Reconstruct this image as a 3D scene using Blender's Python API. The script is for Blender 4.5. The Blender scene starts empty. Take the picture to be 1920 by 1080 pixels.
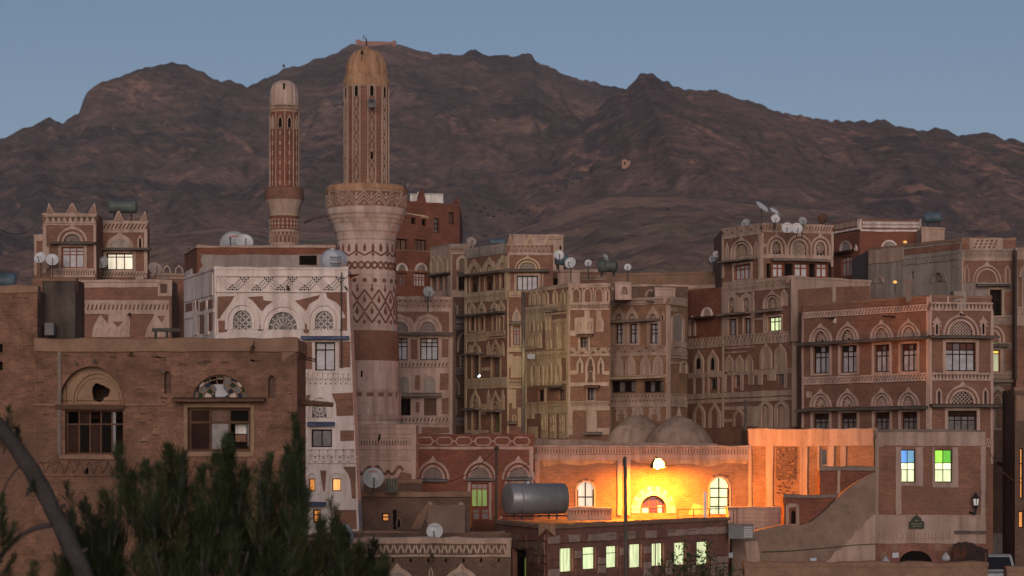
import bpy, math, random
import numpy as np
from mathutils import Vector, Matrix, noise
from mathutils.geometry import delaunay_2d_cdt

rad = math.radians
RND = random.Random(11)
SC = bpy.context.scene
COL = SC.collection

# ------------------------------------------------------------------ camera, sky, sun, exposure
FPX, CX, H0, CZ = 4500.0, 960.0, 860.0, 6.5      # focal length in photo pixels, centre column, horizon row, eye height
cam_data = bpy.data.cameras.new('camera')
cam_data.sensor_width = 36.0
cam_data.lens = 36.0 * FPX / 1920.0
cam_data.shift_y = (H0 - 540.0) / 1920.0
cam_data.clip_start = 0.5
cam_data.clip_end = 20000.0
cam_data.dof.use_dof = True
cam_data.dof.focus_distance = 112.0
cam_data.dof.aperture_fstop = 1.4
camera = bpy.data.objects.new('camera', cam_data)
camera.location = (0, 0, CZ)
camera.rotation_euler = (rad(90), 0, 0)
COL.objects.link(camera)
SC.camera = camera

SUN_EL, SUN_AZ = rad(11.0), rad(181.0)           # low sun straight behind the camera (azimuth from +Y, clockwise = towards +X)
world = bpy.data.worlds.new('World')
SC.world = world
world.use_nodes = True
wn = world.node_tree
wn.nodes.clear()
w_out = wn.nodes.new('ShaderNodeOutputWorld')
w_bg = wn.nodes.new('ShaderNodeBackground')
w_sky = wn.nodes.new('ShaderNodeTexSky')
w_sky.sky_type = 'NISHITA'
w_sky.sun_disc = False
w_sky.sun_elevation = SUN_EL
w_sky.sun_rotation = SUN_AZ
w_sky.altitude = 2200.0
w_sky.air_density = 1.0
w_sky.dust_density = 0.6
w_sky.ozone_density = 3.0
w_bg.inputs['Strength'].default_value = 0.086
w_tint = wn.nodes.new('ShaderNodeMix')            # dusk haze greys the blue a little, evenly over the whole sky
w_tint.data_type = 'RGBA'; w_tint.blend_type = 'MULTIPLY'
w_tint.inputs['Factor'].default_value = 1.0
w_tint.inputs[7].default_value = (1.12, 0.855, 0.755, 1)
wn.links.new(w_sky.outputs['Color'], w_tint.inputs[6])
wn.links.new(w_tint.outputs[2], w_bg.inputs['Color'])
wn.links.new(w_bg.outputs['Background'], w_out.inputs['Surface'])

sun_data = bpy.data.lights.new('sun', 'SUN')
sun_data.energy = 1.6
sun_data.angle = rad(30.0)
sun_data.color = (1.0, 0.83, 0.72)
sun = bpy.data.objects.new('sun', sun_data)
# direction the light travels: away from the sun's place (behind the camera, right)
_sd = Vector((math.sin(SUN_AZ) * math.cos(SUN_EL), math.cos(SUN_AZ) * math.cos(SUN_EL), math.sin(SUN_EL)))
sun.rotation_euler = (-_sd).to_track_quat('-Z', 'Y').to_euler()
COL.objects.link(sun)

SC.view_settings.view_transform = 'Standard'
SC.view_settings.look = 'None'
SC.view_settings.exposure = 0.0
SC.view_settings.gamma = 1.0
SC.view_settings.use_curve_mapping = False
SC.render.engine = 'CYCLES'
SC.cycles.use_denoising = True
SC.cycles.max_bounces = 6
SC.cycles.sample_clamp_indirect = 6.0
SC.cycles.filter_width = 1.5

# ------------------------------------------------------------------ materials
MATS = {}
def nd(nt, t, **kw):
    n = nt.nodes.new(t)
    for k, v in kw.items():
        setattr(n, k, v)
    return n

def mat(name, base, rough=0.9, var=0.22, scale=0.9, stain=None, stain_amt=0.45, stain_scale=0.35, brick=None,
        bump=0.25, metal=0.0, spec=0.25, streak=False, course=0.085):
    m = bpy.data.materials.new(name)
    m.use_nodes = True
    nt = m.node_tree
    bs = nt.nodes['Principled BSDF']
    bs.inputs['Roughness'].default_value = rough
    bs.inputs['Metallic'].default_value = metal
    bs.inputs['Specular IOR Level'].default_value = spec
    geo = nd(nt, 'ShaderNodeNewGeometry')
    L = nt.links.new
    def mapped(sc3):
        mp = nd(nt, 'ShaderNodeMapping')
        mp.inputs['Scale'].default_value = sc3
        L(geo.outputs['Position'], mp.inputs['Vector'])
        return mp.outputs['Vector']
    def nz(vec, sc, det=5.0, ro=0.6):
        n = nd(nt, 'ShaderNodeTexNoise')
        n.inputs['Scale'].default_value = sc
        n.inputs['Detail'].default_value = det
        n.inputs['Roughness'].default_value = ro
        L(vec, n.inputs['Vector'])
        return n.outputs['Fac']
    def ramp(fac, a, b, ca, cb):
        r = nd(nt, 'ShaderNodeValToRGB')
        r.color_ramp.elements[0].position = a
        r.color_ramp.elements[1].position = b
        r.color_ramp.elements[0].color = (*ca, 1)
        r.color_ramp.elements[1].color = (*cb, 1)
        L(fac, r.inputs['Fac'])
        return r.outputs['Color']
    def mix(bt, fac, a, b):
        x = nd(nt, 'ShaderNodeMix', data_type='RGBA', blend_type=bt)
        if isinstance(fac, float):
            x.inputs['Factor'].default_value = fac
        else:
            L(fac, x.inputs['Factor'])
        for sock, v in ((x.inputs[6], a), (x.inputs[7], b)):
            if isinstance(v, tuple):
                sock.default_value = (*v, 1)
            else:
                L(v, sock)
        return x.outputs[2]
    height = None
    if brick:
        uv = nd(nt, 'ShaderNodeUVMap')
        bt = nd(nt, 'ShaderNodeTexBrick')
        bt.inputs['Scale'].default_value = 1.0
        bt.inputs['Brick Width'].default_value = course * 2.9
        bt.inputs['Row Height'].default_value = course
        bt.inputs['Mortar Size'].default_value = course * 0.13
        bt.inputs['Mortar Smooth'].default_value = 0.3
        bt.inputs['Bias'].default_value = -0.1
        bt.inputs['Color1'].default_value = (*base, 1)
        bt.inputs['Color2'].default_value = (*[c * 0.7 for c in base], 1)
        bt.inputs['Mortar'].default_value = (*brick, 1)
        wv = nd(nt, 'ShaderNodeMapping')
        L(uv.outputs['UV'], wv.inputs['Vector'])
        L(wv.outputs['Vector'], bt.inputs['Vector'])
        col = bt.outputs['Color']
        height = bt.outputs['Fac']
    else:
        col = base
    f1 = nz(mapped((1, 1, 1)), scale, 6.0, 0.65)
    lo, hi = 1.0 - var * 1.5, 1.0 + var
    col = mix('MULTIPLY', 1.0, col, ramp(f1, 0.28, 0.72, (lo, lo, lo), (hi, hi, hi)))
    f3 = nz(mapped((1, 1, 1)), scale * 9, 3.0, 0.6)
    col = mix('MULTIPLY', 1.0, col, ramp(f3, 0.3, 0.7, (1 - var * .6,) * 3, (1 + var * .5,) * 3))
    if stain:
        f2 = nz(mapped((1, 1, 0.22) if streak else (1, 1, 1)), stain_scale, 7.0, 0.62)
        msk = nd(nt, 'ShaderNodeMapRange')
        msk.inputs['From Min'].default_value = 0.46
        msk.inputs['From Max'].default_value = 0.68
        msk.inputs['To Max'].default_value = stain_amt
        L(f2, msk.inputs['Value'])
        col = mix('MIX', msk.outputs['Result'], col, stain)
    if streak:                                        # old rain runs down the plaster
        f4 = nz(mapped((2.4, 2.4, 0.16)), 1.0, 5.0, 0.6)
        col = mix('MULTIPLY', 1.0, col, ramp(f4, 0.33, 0.6, (0.70, 0.66, 0.63), (1.05, 1.05, 1.05)))
        f5 = nz(mapped((1, 1, 1)), 2.6, 7.0, 0.7)      # chips and patches
        col = mix('MULTIPLY', 1.0, col, ramp(f5, 0.30, 0.42, (0.72, 0.66, 0.62), (1.0, 1.0, 1.0)))
    L(col, bs.inputs['Base Color'])
    if bump:
        bp = nd(nt, 'ShaderNodeBump')
        bp.inputs['Strength'].default_value = bump
        bp.inputs['Distance'].default_value = 0.03
        if height is not None:
            a = nd(nt, 'ShaderNodeMath', operation='MULTIPLY_ADD')
            L(height, a.inputs[0]); a.inputs[1].default_value = -0.6
            L(f3, a.inputs[2])
            L(a.outputs[0], bp.inputs['Height'])
        else:
            L(f3, bp.inputs['Height'])
        L(bp.outputs['Normal'], bs.inputs['Normal'])
    MATS[name] = m
    return m

def glow(name, col, strength, base=None, var=0.0):
    m = bpy.data.materials.new(name)
    m.use_nodes = True
    nt = m.node_tree
    bs = nt.nodes['Principled BSDF']
    bs.inputs['Base Color'].default_value = (*(base or [c * .6 for c in col]), 1)
    bs.inputs['Emission Color'].default_value = (*col, 1)
    bs.inputs['Emission Strength'].default_value = strength
    bs.inputs['Roughness'].default_value = 0.35
    if var:
        geo = nd(nt, 'ShaderNodeNewGeometry')
        n = nd(nt, 'ShaderNodeTexNoise')
        n.inputs['Scale'].default_value = 2.2
        n.inputs['Detail'].default_value = 3
        mp = nd(nt, 'ShaderNodeMapping')
        mp.inputs['Scale'].default_value = (3.0, 3.0, 0.5)
        nt.links.new(geo.outputs['Position'], mp.inputs['Vector'])
        nt.links.new(mp.outputs['Vector'], n.inputs['Vector'])
        r = nd(nt, 'ShaderNodeMapRange')
        r.inputs['From Min'].default_value = 0.3
        r.inputs['From Max'].default_value = 0.7
        r.inputs['To Min'].default_value = strength * (1 - var)
        r.inputs['To Max'].default_value = strength * (1 + var)
        nt.links.new(n.outputs['Fac'], r.inputs['Value'])
        nt.links.new(r.outputs['Result'], bs.inputs['Emission Strength'])
    MATS[name] = m
    return m

mat('brick', (0.245, 0.112, 0.074), brick=(0.27, 0.15, 0.108), stain=(0.16, 0.095, 0.07), var=0.2)
mat('brick_red', (0.235, 0.075, 0.045), brick=(0.22, 0.11, 0.075), stain=(0.13, 0.06, 0.045), var=0.22)
mat('brick_dark', (0.15, 0.085, 0.06), brick=(0.18, 0.115, 0.085), stain=(0.08, 0.055, 0.045), var=0.25)
mat('brick_tan', (0.255, 0.128, 0.082), brick=(0.25, 0.142, 0.098), stain=(0.125, 0.07, 0.05), stain_amt=0.7, var=0.34, bump=0.7, course=0.085, scale=1.7)
mat('plaster_tan', (0.30, 0.185, 0.12), stain=(0.19, 0.115, 0.075), stain_amt=0.6, var=0.2, scale=2.0)
mat('brick_ochre', (0.30, 0.155, 0.085), brick=(0.33, 0.205, 0.13), stain=(0.19, 0.11, 0.08), var=0.2)
mat('plaster', (0.46, 0.325, 0.258), stain=(0.33, 0.235, 0.19), streak=True, stain_amt=0.5, var=0.1)
mat('plaster_pink', (0.51, 0.355, 0.30), stain=(0.32, 0.21, 0.175), streak=True, stain_amt=0.6, var=0.1)
mat('plaster_white', (0.70, 0.59, 0.545), stain=(0.46, 0.35, 0.30), streak=True, stain_amt=0.4, var=0.08)
mat('plaster_dull', (0.40, 0.285, 0.24), stain=(0.25, 0.17, 0.14), streak=True, stain_amt=0.65, var=0.14)
mat('brick_pattern', (0.185, 0.082, 0.055), var=0.25)
mat('needles_light', (0.050, 0.058, 0.022), rough=0.75, var=0.45, scale=1.8, bump=0)
mat('plaster_minaret', (0.58, 0.435, 0.38), stain=(0.40, 0.26, 0.22), streak=True, stain_amt=0.6, var=0.12, stain_scale=0.6)
mat('plaster_cream', (0.48, 0.352, 0.232), stain=(0.34, 0.26, 0.18), streak=True, stain_amt=0.5, var=0.1)
mat('plaster_grey', (0.33, 0.275, 0.245), stain=(0.22, 0.18, 0.16), streak=True, stain_amt=0.6, var=0.15)
mat('whitewash', (0.74, 0.70, 0.67), stain=(0.5, 0.42, 0.38), streak=True, stain_amt=0.3, var=0.06)
mat('mud', (0.27, 0.16, 0.105), stain=(0.17, 0.105, 0.075), stain_amt=0.6, var=0.2, scale=1.6, bump=0.5)
mat('mud_grey', (0.22, 0.165, 0.135), stain=(0.13, 0.10, 0.085), stain_amt=0.6, var=0.2, scale=1.6, bump=0.5)
mat('ochre_plaster', (0.52, 0.285, 0.13), stain=(0.55, 0.40, 0.28), stain_amt=0.6, var=0.18, scale=1.8, streak=True)
mat('stone_pale', (0.40, 0.28, 0.225), var=0.22, scale=1.4, bump=0.4, stain=(0.25, 0.17, 0.13))
mat('stone_red', (0.25, 0.115, 0.085), var=0.25, scale=1.6, bump=0.4, stain=(0.15, 0.08, 0.06))
mat('wood_dark', (0.040, 0.019, 0.014), spec=0.08, rough=0.8, var=0.3, bump=0.1)
mat('wood_red', (0.27, 0.062, 0.028), rough=0.65, var=0.2, bump=0.1)
mat('wood_grey', (0.12, 0.095, 0.08), rough=0.85, var=0.3, bump=0.2, stain=(0.07, 0.055, 0.045))
mat('wood_brown', (0.115, 0.058, 0.035), rough=0.8, var=0.3, bump=0.2)
mat('paint_blue', (0.045, 0.07, 0.16), rough=0.6, var=0.3, stain=(0.16, 0.17, 0.2), stain_scale=2.0)
mat('dark_glass', (0.018, 0.018, 0.02), rough=0.3, var=0.2, bump=0, spec=0.25)
mat('green_glass', (0.02, 0.04, 0.022), rough=0.6, var=0.3, bump=0, spec=0.08)
mat('blue_glass', (0.025, 0.03, 0.06), rough=0.6, var=0.3, bump=0, spec=0.08)
mat('red_glass', (0.09, 0.018, 0.012), rough=0.2, var=0.3, bump=0, spec=0.5)
mat('curtain', (0.42, 0.41, 0.43), rough=0.35, var=0.25, scale=2.5, bump=0, stain=(0.20, 0.19, 0.21), stain_scale=1.6)
mat('curtain_grey', (0.19, 0.17, 0.165), rough=0.3, var=0.3, scale=2.5, bump=0, stain=(0.06, 0.05, 0.05), stain_scale=1.4)
mat('curtain_green', (0.16, 0.20, 0.08), rough=0.3, var=0.3, scale=2.5, bump=0)
mat('shutter', (0.16, 0.09, 0.065), rough=0.7, var=0.25, scale=3.0, bump=0.1)
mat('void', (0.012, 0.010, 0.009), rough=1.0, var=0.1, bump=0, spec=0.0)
mat('soot', (0.075, 0.062, 0.055), var=0.4, stain=(0.17, 0.125, 0.10), stain_amt=0.5, streak=True, stain_scale=0.8, bump=0.4)
mat('dish_white', (0.55, 0.55, 0.56), rough=0.45, var=0.08, bump=0, spec=0.4, stain=(0.38, 0.36, 0.35), stain_scale=2.0, stain_amt=0.4)
mat('dish_grey', (0.34, 0.35, 0.36), rough=0.45, var=0.1, bump=0, spec=0.4, stain=(0.24, 0.23, 0.22), stain_scale=2.0)
mat('dish_tan', (0.33, 0.25, 0.22), rough=0.6, var=0.1, bump=0)
mat('logo_red', (0.42, 0.04, 0.035), rough=0.5, var=0.05, bump=0)
mat('logo_blue', (0.05, 0.07, 0.22), rough=0.5, var=0.05, bump=0)
mat('steel', (0.27, 0.27, 0.28), rough=0.42, metal=0.35, var=0.12, bump=0.05, stain=(0.22, 0.18, 0.15), stain_amt=0.35)
mat('iron', (0.06, 0.055, 0.05), rough=0.7, var=0.25, bump=0.1, stain=(0.12, 0.06, 0.035))
mat('tank_green', (0.115, 0.135, 0.125), rough=0.5, var=0.15, bump=0.05, stain=(0.06, 0.065, 0.06), streak=True)
mat('tank_blue', (0.10, 0.15, 0.19), rough=0.5, var=0.15, bump=0.05, stain=(0.06, 0.08, 0.10), streak=True)
mat('tank_white', (0.47, 0.49, 0.54), rough=0.4, var=0.08, bump=0.03, stain=(0.32, 0.32, 0.34))
mat('black_paint', (0.02, 0.02, 0.022), rough=0.6, var=0.1, bump=0)
mat('dome_ochre', (0.49, 0.28, 0.165), stain=(0.23, 0.145, 0.10), streak=True, stain_amt=0.75, stain_scale=1.1, var=0.2)
mat('dome_plaster', (0.36, 0.25, 0.195), stain=(0.21, 0.145, 0.115), streak=True, stain_amt=0.7, var=0.2, scale=1.4, bump=0.3)
mat('ramp_plaster', (0.26, 0.17, 0.128), stain=(0.155, 0.10, 0.078), stain_amt=0.7, var=0.2, scale=1.3, bump=0.4)
mat('bark', (0.060, 0.050, 0.047), var=0.35, scale=3.0, bump=0.6, stain=(0.05, 0.04, 0.035))
mat('needles', (0.028, 0.041, 0.015), rough=0.75, var=0.5, scale=1.8, bump=0, stain=(0.055, 0.062, 0.02), stain_scale=0.9)
mat('leaf', (0.035, 0.060, 0.016), rough=0.7, var=0.45, scale=2.5, bump=0)
mat('bush', (0.035, 0.042, 0.030), rough=0.9, var=0.3, bump=0)
mat('dust_ground', (0.17, 0.12, 0.09), var=0.25, scale=0.4, bump=0.3, stain=(0.11, 0.08, 0.065))
mat('car_paint', (0.30, 0.31, 0.32), rough=0.35, var=0.06, bump=0, spec=0.5)
mat('rubber', (0.02, 0.02, 0.02), rough=0.9, var=0.1, bump=0)
mat('paper', (0.52, 0.55, 0.62), rough=0.8, var=0.05, bump=0)
mat('sack', (0.42, 0.42, 0.44), rough=0.8, var=0.15, bump=0.2)
mat('tarp', (0.07, 0.042, 0.032), rough=0.85, var=0.3, bump=0.4)
mat('sign_green', (0.03, 0.04, 0.03), rough=0.6, var=0.1, bump=0)
mat('sign_gold', (0.30, 0.22, 0.08), rough=0.6, var=0.1, bump=0)
mat('grey_box', (0.17, 0.165, 0.16), rough=0.7, var=0.15, bump=0.05, stain=(0.10, 0.09, 0.085))
mat('plank_old', (0.11, 0.105, 0.085), rough=0.85, var=0.3, bump=0.2)
glow('lit_pale', (0.90, 1.0, 0.56), 1.2, var=0.3)
glow('lit_green_white', (0.82, 0.95, 0.52), 0.88, var=0.3)
glow('lit_white', (1.0, 0.90, 0.68), 0.52, var=0.25)
glow('lit_dim', (0.50, 0.56, 0.32), 0.42, var=0.4)
glow('lit_orange', (1.0, 0.50, 0.14), 0.80, var=0.25)
glow('lit_amber', (1.0, 0.36, 0.06), 0.42, var=0.4)
glow('lit_blue', (0.10, 0.36, 1.0), 0.72, var=0.25)
glow('lit_cyan', (0.12, 0.38, 0.62), 0.62, var=0.2)
glow('lit_lime', (0.36, 0.95, 0.05), 0.78, var=0.15)
glow('lit_green', (0.10, 0.58, 0.01), 0.62, var=0.2)
glow('lit_yellow', (1.0, 0.80, 0.10), 0.70, var=0.2)
glow('lit_leaf', (0.16, 0.26, 0.04), 0.55, var=0.3)
glow('bulb_sodium', (1.0, 0.30, 0.02), 8500.0)
glow('bulb_white', (0.85, 0.9, 1.0), 5.0)
glow('bulb_green', (1.0, 0.83, 0.38), 300.0)
glow('lantern_glass', (1.0, 0.9, 0.85), 0.22)

# ------------------------------------------------------------------ mesh building
class MB:
    def __init__(s):
        s.V, s.F, s.M = [], [], []
    def add(s, verts, faces, mi=0):
        o = len(s.V)
        s.V.extend(verts)
        s.F.extend([tuple(i + o for i in f) for f in faces])
        s.M.extend([mi] * len(faces))
    def box8(s, p, mi=0):          # p: 8 points, bottom ring 0-3 then top ring 4-7
        s.add(p, [(0, 3, 2, 1), (4, 5, 6, 7), (0, 1, 5, 4), (1, 2, 6, 5), (2, 3, 7, 6), (3, 0, 4, 7)], mi)
    def box(s, x0, y0, z0, x1, y1, z1, mi=0):
        s.box8([(x0, y0, z0), (x1, y0, z0), (x1, y1, z0), (x0, y1, z0), (x0, y0, z1), (x1, y0, z1), (x1, y1, z1), (x0, y1, z1)], mi)
    def tube(s, a, b, r0, r1=None, n=8, mi=0, cap=True):
        a, b = Vector(a), Vector(b)
        r1 = r0 if r1 is None else r1
        d = (b - a)
        if d.length < 1e-6:
            return
        d.normalize()
        t = d.orthogonal().normalized(); q = d.cross(t)
        vs = []
        for c, r in ((a, r0), (b, r1)):
            for i in range(n):
                an = 2 * math.pi * i / n
                vs.append(tuple(c + (t * math.cos(an) + q * math.sin(an)) * r))
        fs = [(i, (i + 1) % n, n + (i + 1) % n, n + i) for i in range(n)]
        if cap:
            fs += [tuple(range(n - 1, -1, -1)), tuple(range(n, 2 * n))]
        s.add(vs, fs, mi)
    def path(s, pts, radii, n=7, mi=0):
        P_ = [Vector(p) for p in pts]
        m = len(P_)
        t0 = (P_[1] - P_[0]).orthogonal().normalized()
        vs = []
        for i in range(m):
            d = (P_[min(m - 1, i + 1)] - P_[max(0, i - 1)]).normalized()
            t0 = (t0 - d * t0.dot(d)).normalized(); q = d.cross(t0)
            for k in range(n):
                an = 2 * math.pi * k / n
                vs.append(tuple(P_[i] + (t0 * math.cos(an) + q * math.sin(an)) * radii[i]))
        fs = [(i * n + k, i * n + (k + 1) % n, (i + 1) * n + (k + 1) % n, (i + 1) * n + k) for i in range(m - 1) for k in range(n)]
        fs += [tuple(range(n - 1, -1, -1)), tuple(range((m - 1) * n, m * n))]
        s.add(vs, fs, mi)
    def lathe(s, c, prof, n=40, mi=0, a0=0.0, a1=2 * math.pi, flute=None):
        full = abs(a1 - a0 - 2 * math.pi) < 1e-6
        m = n if full else n + 1
        vs = []
        for (r, z) in prof:
            for i in range(m):
                a = a0 + (a1 - a0) * i / n
                rr = r * (flute(a, z) if flute else 1.0)
                vs.append((c[0] + rr * math.sin(a), c[1] - rr * math.cos(a), c[2] + z))
        fs = []
        for k in range(len(prof) - 1):
            for i in range(n):
                j = (i + 1) % m
                fs.append((k * m + i, k * m + j, (k + 1) * m + j, (k + 1) * m + i))
        s.add(vs, fs, mi)
    def build(s, name, mats, parent=None, smooth=False, label=None, kind=None, loc=None):
        me = bpy.data.meshes.new(name)
        org = Vector((0, 0, 0))
        p = parent
        while p is not None:
            org += Vector(p.location)
            p = p.parent
        if loc is not None:
            org = Vector(loc)
        V = np.array(s.V, dtype=np.float64).reshape(-1, 3) - np.array(org)
        me.from_pydata(V.tolist(), [], s.F)
        if isinstance(mats, str):
            mats = [mats]
        for m in mats:
            me.materials.append(MATS[m])
        n = len(me.polygons)
        if n:
            me.polygons.foreach_set('material_index', s.M)
            if smooth:
                me.polygons.foreach_set('use_smooth', [True] * n)
            # metric UVs: along the wall and up, or plan view on flat tops
            uvl = me.uv_layers.new(name='UVMap')
            W = np.array(s.V, dtype=np.float64).reshape(-1, 3)
            nl = len(me.loops)
            vi = np.empty(nl, dtype=np.int32); me.loops.foreach_get('vertex_index', vi)
            pn = np.empty(n * 3, dtype=np.float32); me.polygons.foreach_get('normal', pn); pn = pn.reshape(-1, 3)
            lt = np.empty(n, dtype=np.int32); me.polygons.foreach_get('loop_total', lt)
            N = np.repeat(pn, lt, axis=0)
            P = W[vi]
            h = np.hypot(N[:, 0], N[:, 1])
            hs = np.where(h < 1e-6, 1, h)
            u = -(P[:, 0] * -N[:, 1] + P[:, 1] * N[:, 0]) / hs
            flat = np.abs(N[:, 2]) > 0.75
            uv = np.stack([np.where(flat, P[:, 0], u), np.where(flat, P[:, 1], P[:, 2])], 1)
            uvl.data.foreach_set('uv', uv.astype(np.float32).ravel())
        me.update()
        o = bpy.data.objects.new(name, me)
        COL.objects.link(o)
        if parent is not None:
            o.parent = parent
        if loc is not None:
            o.location = loc
        if label: o['label'] = label
        if kind: o['kind'] = kind
        return o

def thing(name, loc, label, cat, group=None):
    e = bpy.data.objects.new(name, None)
    e.empty_display_size = 0.3
    e.location = loc
    COL.objects.link(e)
    e['label'] = label; e['category'] = cat
    if group: e['group'] = group
    return e

def tag(o, label, cat=None, group=None, kind=None):
    o['label'] = label
    if cat: o['category'] = cat
    if group: o['group'] = group
    if kind: o['kind'] = kind
    return o

def P(px, py, Y):                 # the place at distance Y whose bearing is (px, py)
    return Vector(((px - CX) * Y / FPX, Y, CZ - (py - H0) * Y / FPX))

class Face:                       # a vertical wall plane between two corners
    def __init__(s, a, b, house=None):
        (pa, Ya), (pb, Yb) = a, b
        s.A = Vector(((pa - CX) * Ya / FPX, Ya)); s.B = Vector(((pb - CX) * Yb / FPX, Yb))
        s.d = (s.B - s.A); s.len = s.d.length; s.d.normalize()
        s.n = Vector((s.d.y, -s.d.x))
        s.h = house
        s.holes = []
        s.outline = None
        s.k = 0
        s.pa, s.pb = pa, pb
    def depth(s, px):
        rx = (px - CX) / FPX
        den = rx * s.d.y - s.d.x
        t = (s.A.y * s.d.x - s.A.x * s.d.y) / (-den)
        return t
    def uv(s, px, py):
        Y = s.depth(px)
        x = (px - CX) * Y / FPX
        u = (Vector((x, Y)) - s.A).dot(s.d)
        return u, CZ - (py - H0) * Y / FPX
    def u(s, px): return s.uv(px, H0)[0]
    def sc(s, px): return s.depth(px) / FPX
    def pt(s, u, v, w=0.0):
        q = s.A + s.d * u + s.n * w
        return (q.x, q.y, v)
    def step(s):
        s.k = (s.k + 1) % 7
        return s.k * 0.0025
    @property
    def root(s): return s.h.root

class Cyl:                        # a round wall: u is arc length at radius r0 from the side facing the camera
    def __init__(s, cx, Y, r0, rf=None, house=None):
        s.C = Vector(((cx - CX) * Y / FPX, Y)); s.r0 = r0; s.rf = rf or (lambda z: r0); s.h = house; s.Y = Y; s.cx = cx; s.k = 0
    def z(s, py): return CZ - (py - H0) * s.Y / FPX
    def pt(s, u, v, w=0.0):
        a = u / s.r0; r = s.rf(v) + w
        return (s.C.x + r * math.sin(a), s.C.y - r * math.cos(a), v)
    def step(s):
        s.k = (s.k + 1) % 7
        return s.k * 0.0025

def slab(mb, f, pts, w0, w1, mi=0, back=False):     # extruded outline on a wall
    n = len(pts)
    vs = [f.pt(u, v, w1) for u, v in pts] + [f.pt(u, v, w0) for u, v in pts]
    fs = [tuple(range(n))] + [(i + n, (i + 1) % n + n, (i + 1) % n, i) for i in range(n)]
    if back: fs.append(tuple(range(2 * n - 1, n - 1, -1)))
    mb.add(vs, fs, mi)

def hoop(mb, f, outer, inner, w0, w1, mi=0, closed=False):
    n = len(outer)
    vs = []
    for (a, b) in zip(outer, inner):
        vs += [f.pt(a[0], a[1], w1), f.pt(b[0], b[1], w1), f.pt(a[0], a[1], w0), f.pt(b[0], b[1], w0)]
    fs = []
    for i in range(n if closed else n - 1):
        j = (i + 1) % n
        a, b = 4 * i, 4 * j
        fs += [(a, b, b + 1, a + 1), (a + 2, b + 2, b, a), (a + 1, b + 1, b + 3, a + 3)]
    if not closed:
        fs += [(0, 1, 3, 2), (4 * n - 4, 4 * n - 2, 4 * n - 1, 4 * n - 3)]
    mb.add(vs, fs, mi)

def bar(mb, f, a, b, wd, w0, w1, mi=0):
    du, dv = b[0] - a[0], b[1] - a[1]
    L = math.hypot(du, dv) or 1e-6
    nu, nv = -dv / L * wd / 2, du / L * wd / 2
    slab(mb, f, [(a[0] + nu, a[1] + nv), (b[0] + nu, b[1] + nv), (b[0] - nu, b[1] - nv), (a[0] - nu, a[1] - nv)][::-1], w0, w1, mi)

def jit_rect(u0, v0, u1, v1, j=0.018, step=0.55):
    pts = []
    cs = [(u0, v0), (u1, v0), (u1, v1), (u0, v1)]
    for i in range(4):
        a, b = cs[i], cs[(i + 1) % 4]
        n = max(1, min(9, int(math.hypot(b[0] - a[0], b[1] - a[1]) / step)))
        for k in range(n):
            t = k / n
            pts.append((a[0] + (b[0] - a[0]) * t + RND.uniform(-j, j), a[1] + (b[1] - a[1]) * t + RND.uniform(-j, j)))
    return pts

def arch(u, v, hw, hh, n=14, tip=0.0, leg=0.0, pointed=0.0):
    """outline from right springing over the crown to left springing"""
    pts = []
    if leg: pts.append((u + hw, v))
    for i in range(n + 1):
        a = math.pi * i / n
        x = math.cos(a)
        y = math.sin(a)
        if pointed:
            y = y * (1 - pointed) + pointed * (1 - abs(x) ** 1.35)
        yy = hh * y + (tip * math.exp(-(x / 0.13) ** 2) if tip else 0)
        pts.append((u + hw * x, v + leg + yy))
    if leg: pts.append((u - hw, v))
    return pts

class House:
    def __init__(s, name, label, cat='house', group=None, base=(960, 120)):
        s.root = thing(name, (P(base[0], H0, base[1]).x, base[1], 0.0), label, cat, group)
        s.blocks = []
    def block(s, corners, ytop, mat='brick', zbot=0.0, ref=0, back=7.0, backr=None, coping='mud', cop=0.10, roof='mud', th=0.22, name='wall', lip=0.05):
        z1 = P(corners[ref][0], ytop, corners[ref][1]).z
        fs = [Face(corners[i], corners[i + 1], s) for i in range(len(corners) - 1)]
        b = dict(fs=fs, z0=zbot, z1=z1, mat=mat, back=back, backr=back if backr is None else backr, coping=coping, cop=cop, roof=roof, th=th, name=name, lip=lip)
        for f in fs: f.z0, f.z1 = zbot, z1
        s.blocks.append(b)
        return fs
    def finish(s):
        for b in s.blocks:
            mb = MB()
            z0, z1, th = b['z0'], b['z1'], b['th']
            for f in b['fs']:
                wall_mesh(mb, f, z0, z1, th)
            A = Vector(b['fs'][0].A); B = Vector(b['fs'][-1].B)
            Ab = A + Vector((0, b['back'])); Bb = B + Vector((0, b['backr']))
            if b['backr'] == b['back']: Ab.y = Bb.y = max(Ab.y, Bb.y)
            ym = Bb.y
            fl = b['fs'][-1]
            if fl.outline:                      # battered right edge: carry the side wall along it
                um = fl.len * .5
                ed = sorted([p for p in fl.outline if p[0] > um], key=lambda p: p[1])
                for p, q in zip(ed, ed[1:]):
                    a0, a1 = fl.pt(*p), fl.pt(*q)
                    mb.add([a0, (a0[0], ym, a0[2]), (a1[0], ym, a1[2]), a1], [(0, 1, 2, 3)])
            if fl.outline:
                e = min(p[0] for p in ed); q = fl.A + fl.d * e; Bb = Vector((q.x, ym))
            for (p, q) in ((B, Bb), (Bb, Ab), (Ab, A))[1 if fl.outline else 0:]:
                mb.add([(p.x, p.y, z0), (q.x, q.y, z0), (q.x, q.y, z1), (p.x, p.y, z1)], [(0, 1, 2, 3)])
            mb.build(b['name'], b['mat'], s.root)
            pts = [f.A for f in b['fs']] + [B, Bb, Ab]
            rb = MB()
            zr = z1 - 0.25
            rb.add([(p.x, p.y, zr) for p in pts], [tuple(range(len(pts)))])
            rb.build('roof', b['roof'], s.root)
            if b['coping']:
                for i, f in enumerate(b['fs']):
                    coping(f, z1, b['coping'], b['cop'], lip=b['lip'], u1=(max(p[0] for p in f.outline if p[1] > z1 - .3) + .03) if f.outline else None)

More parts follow.
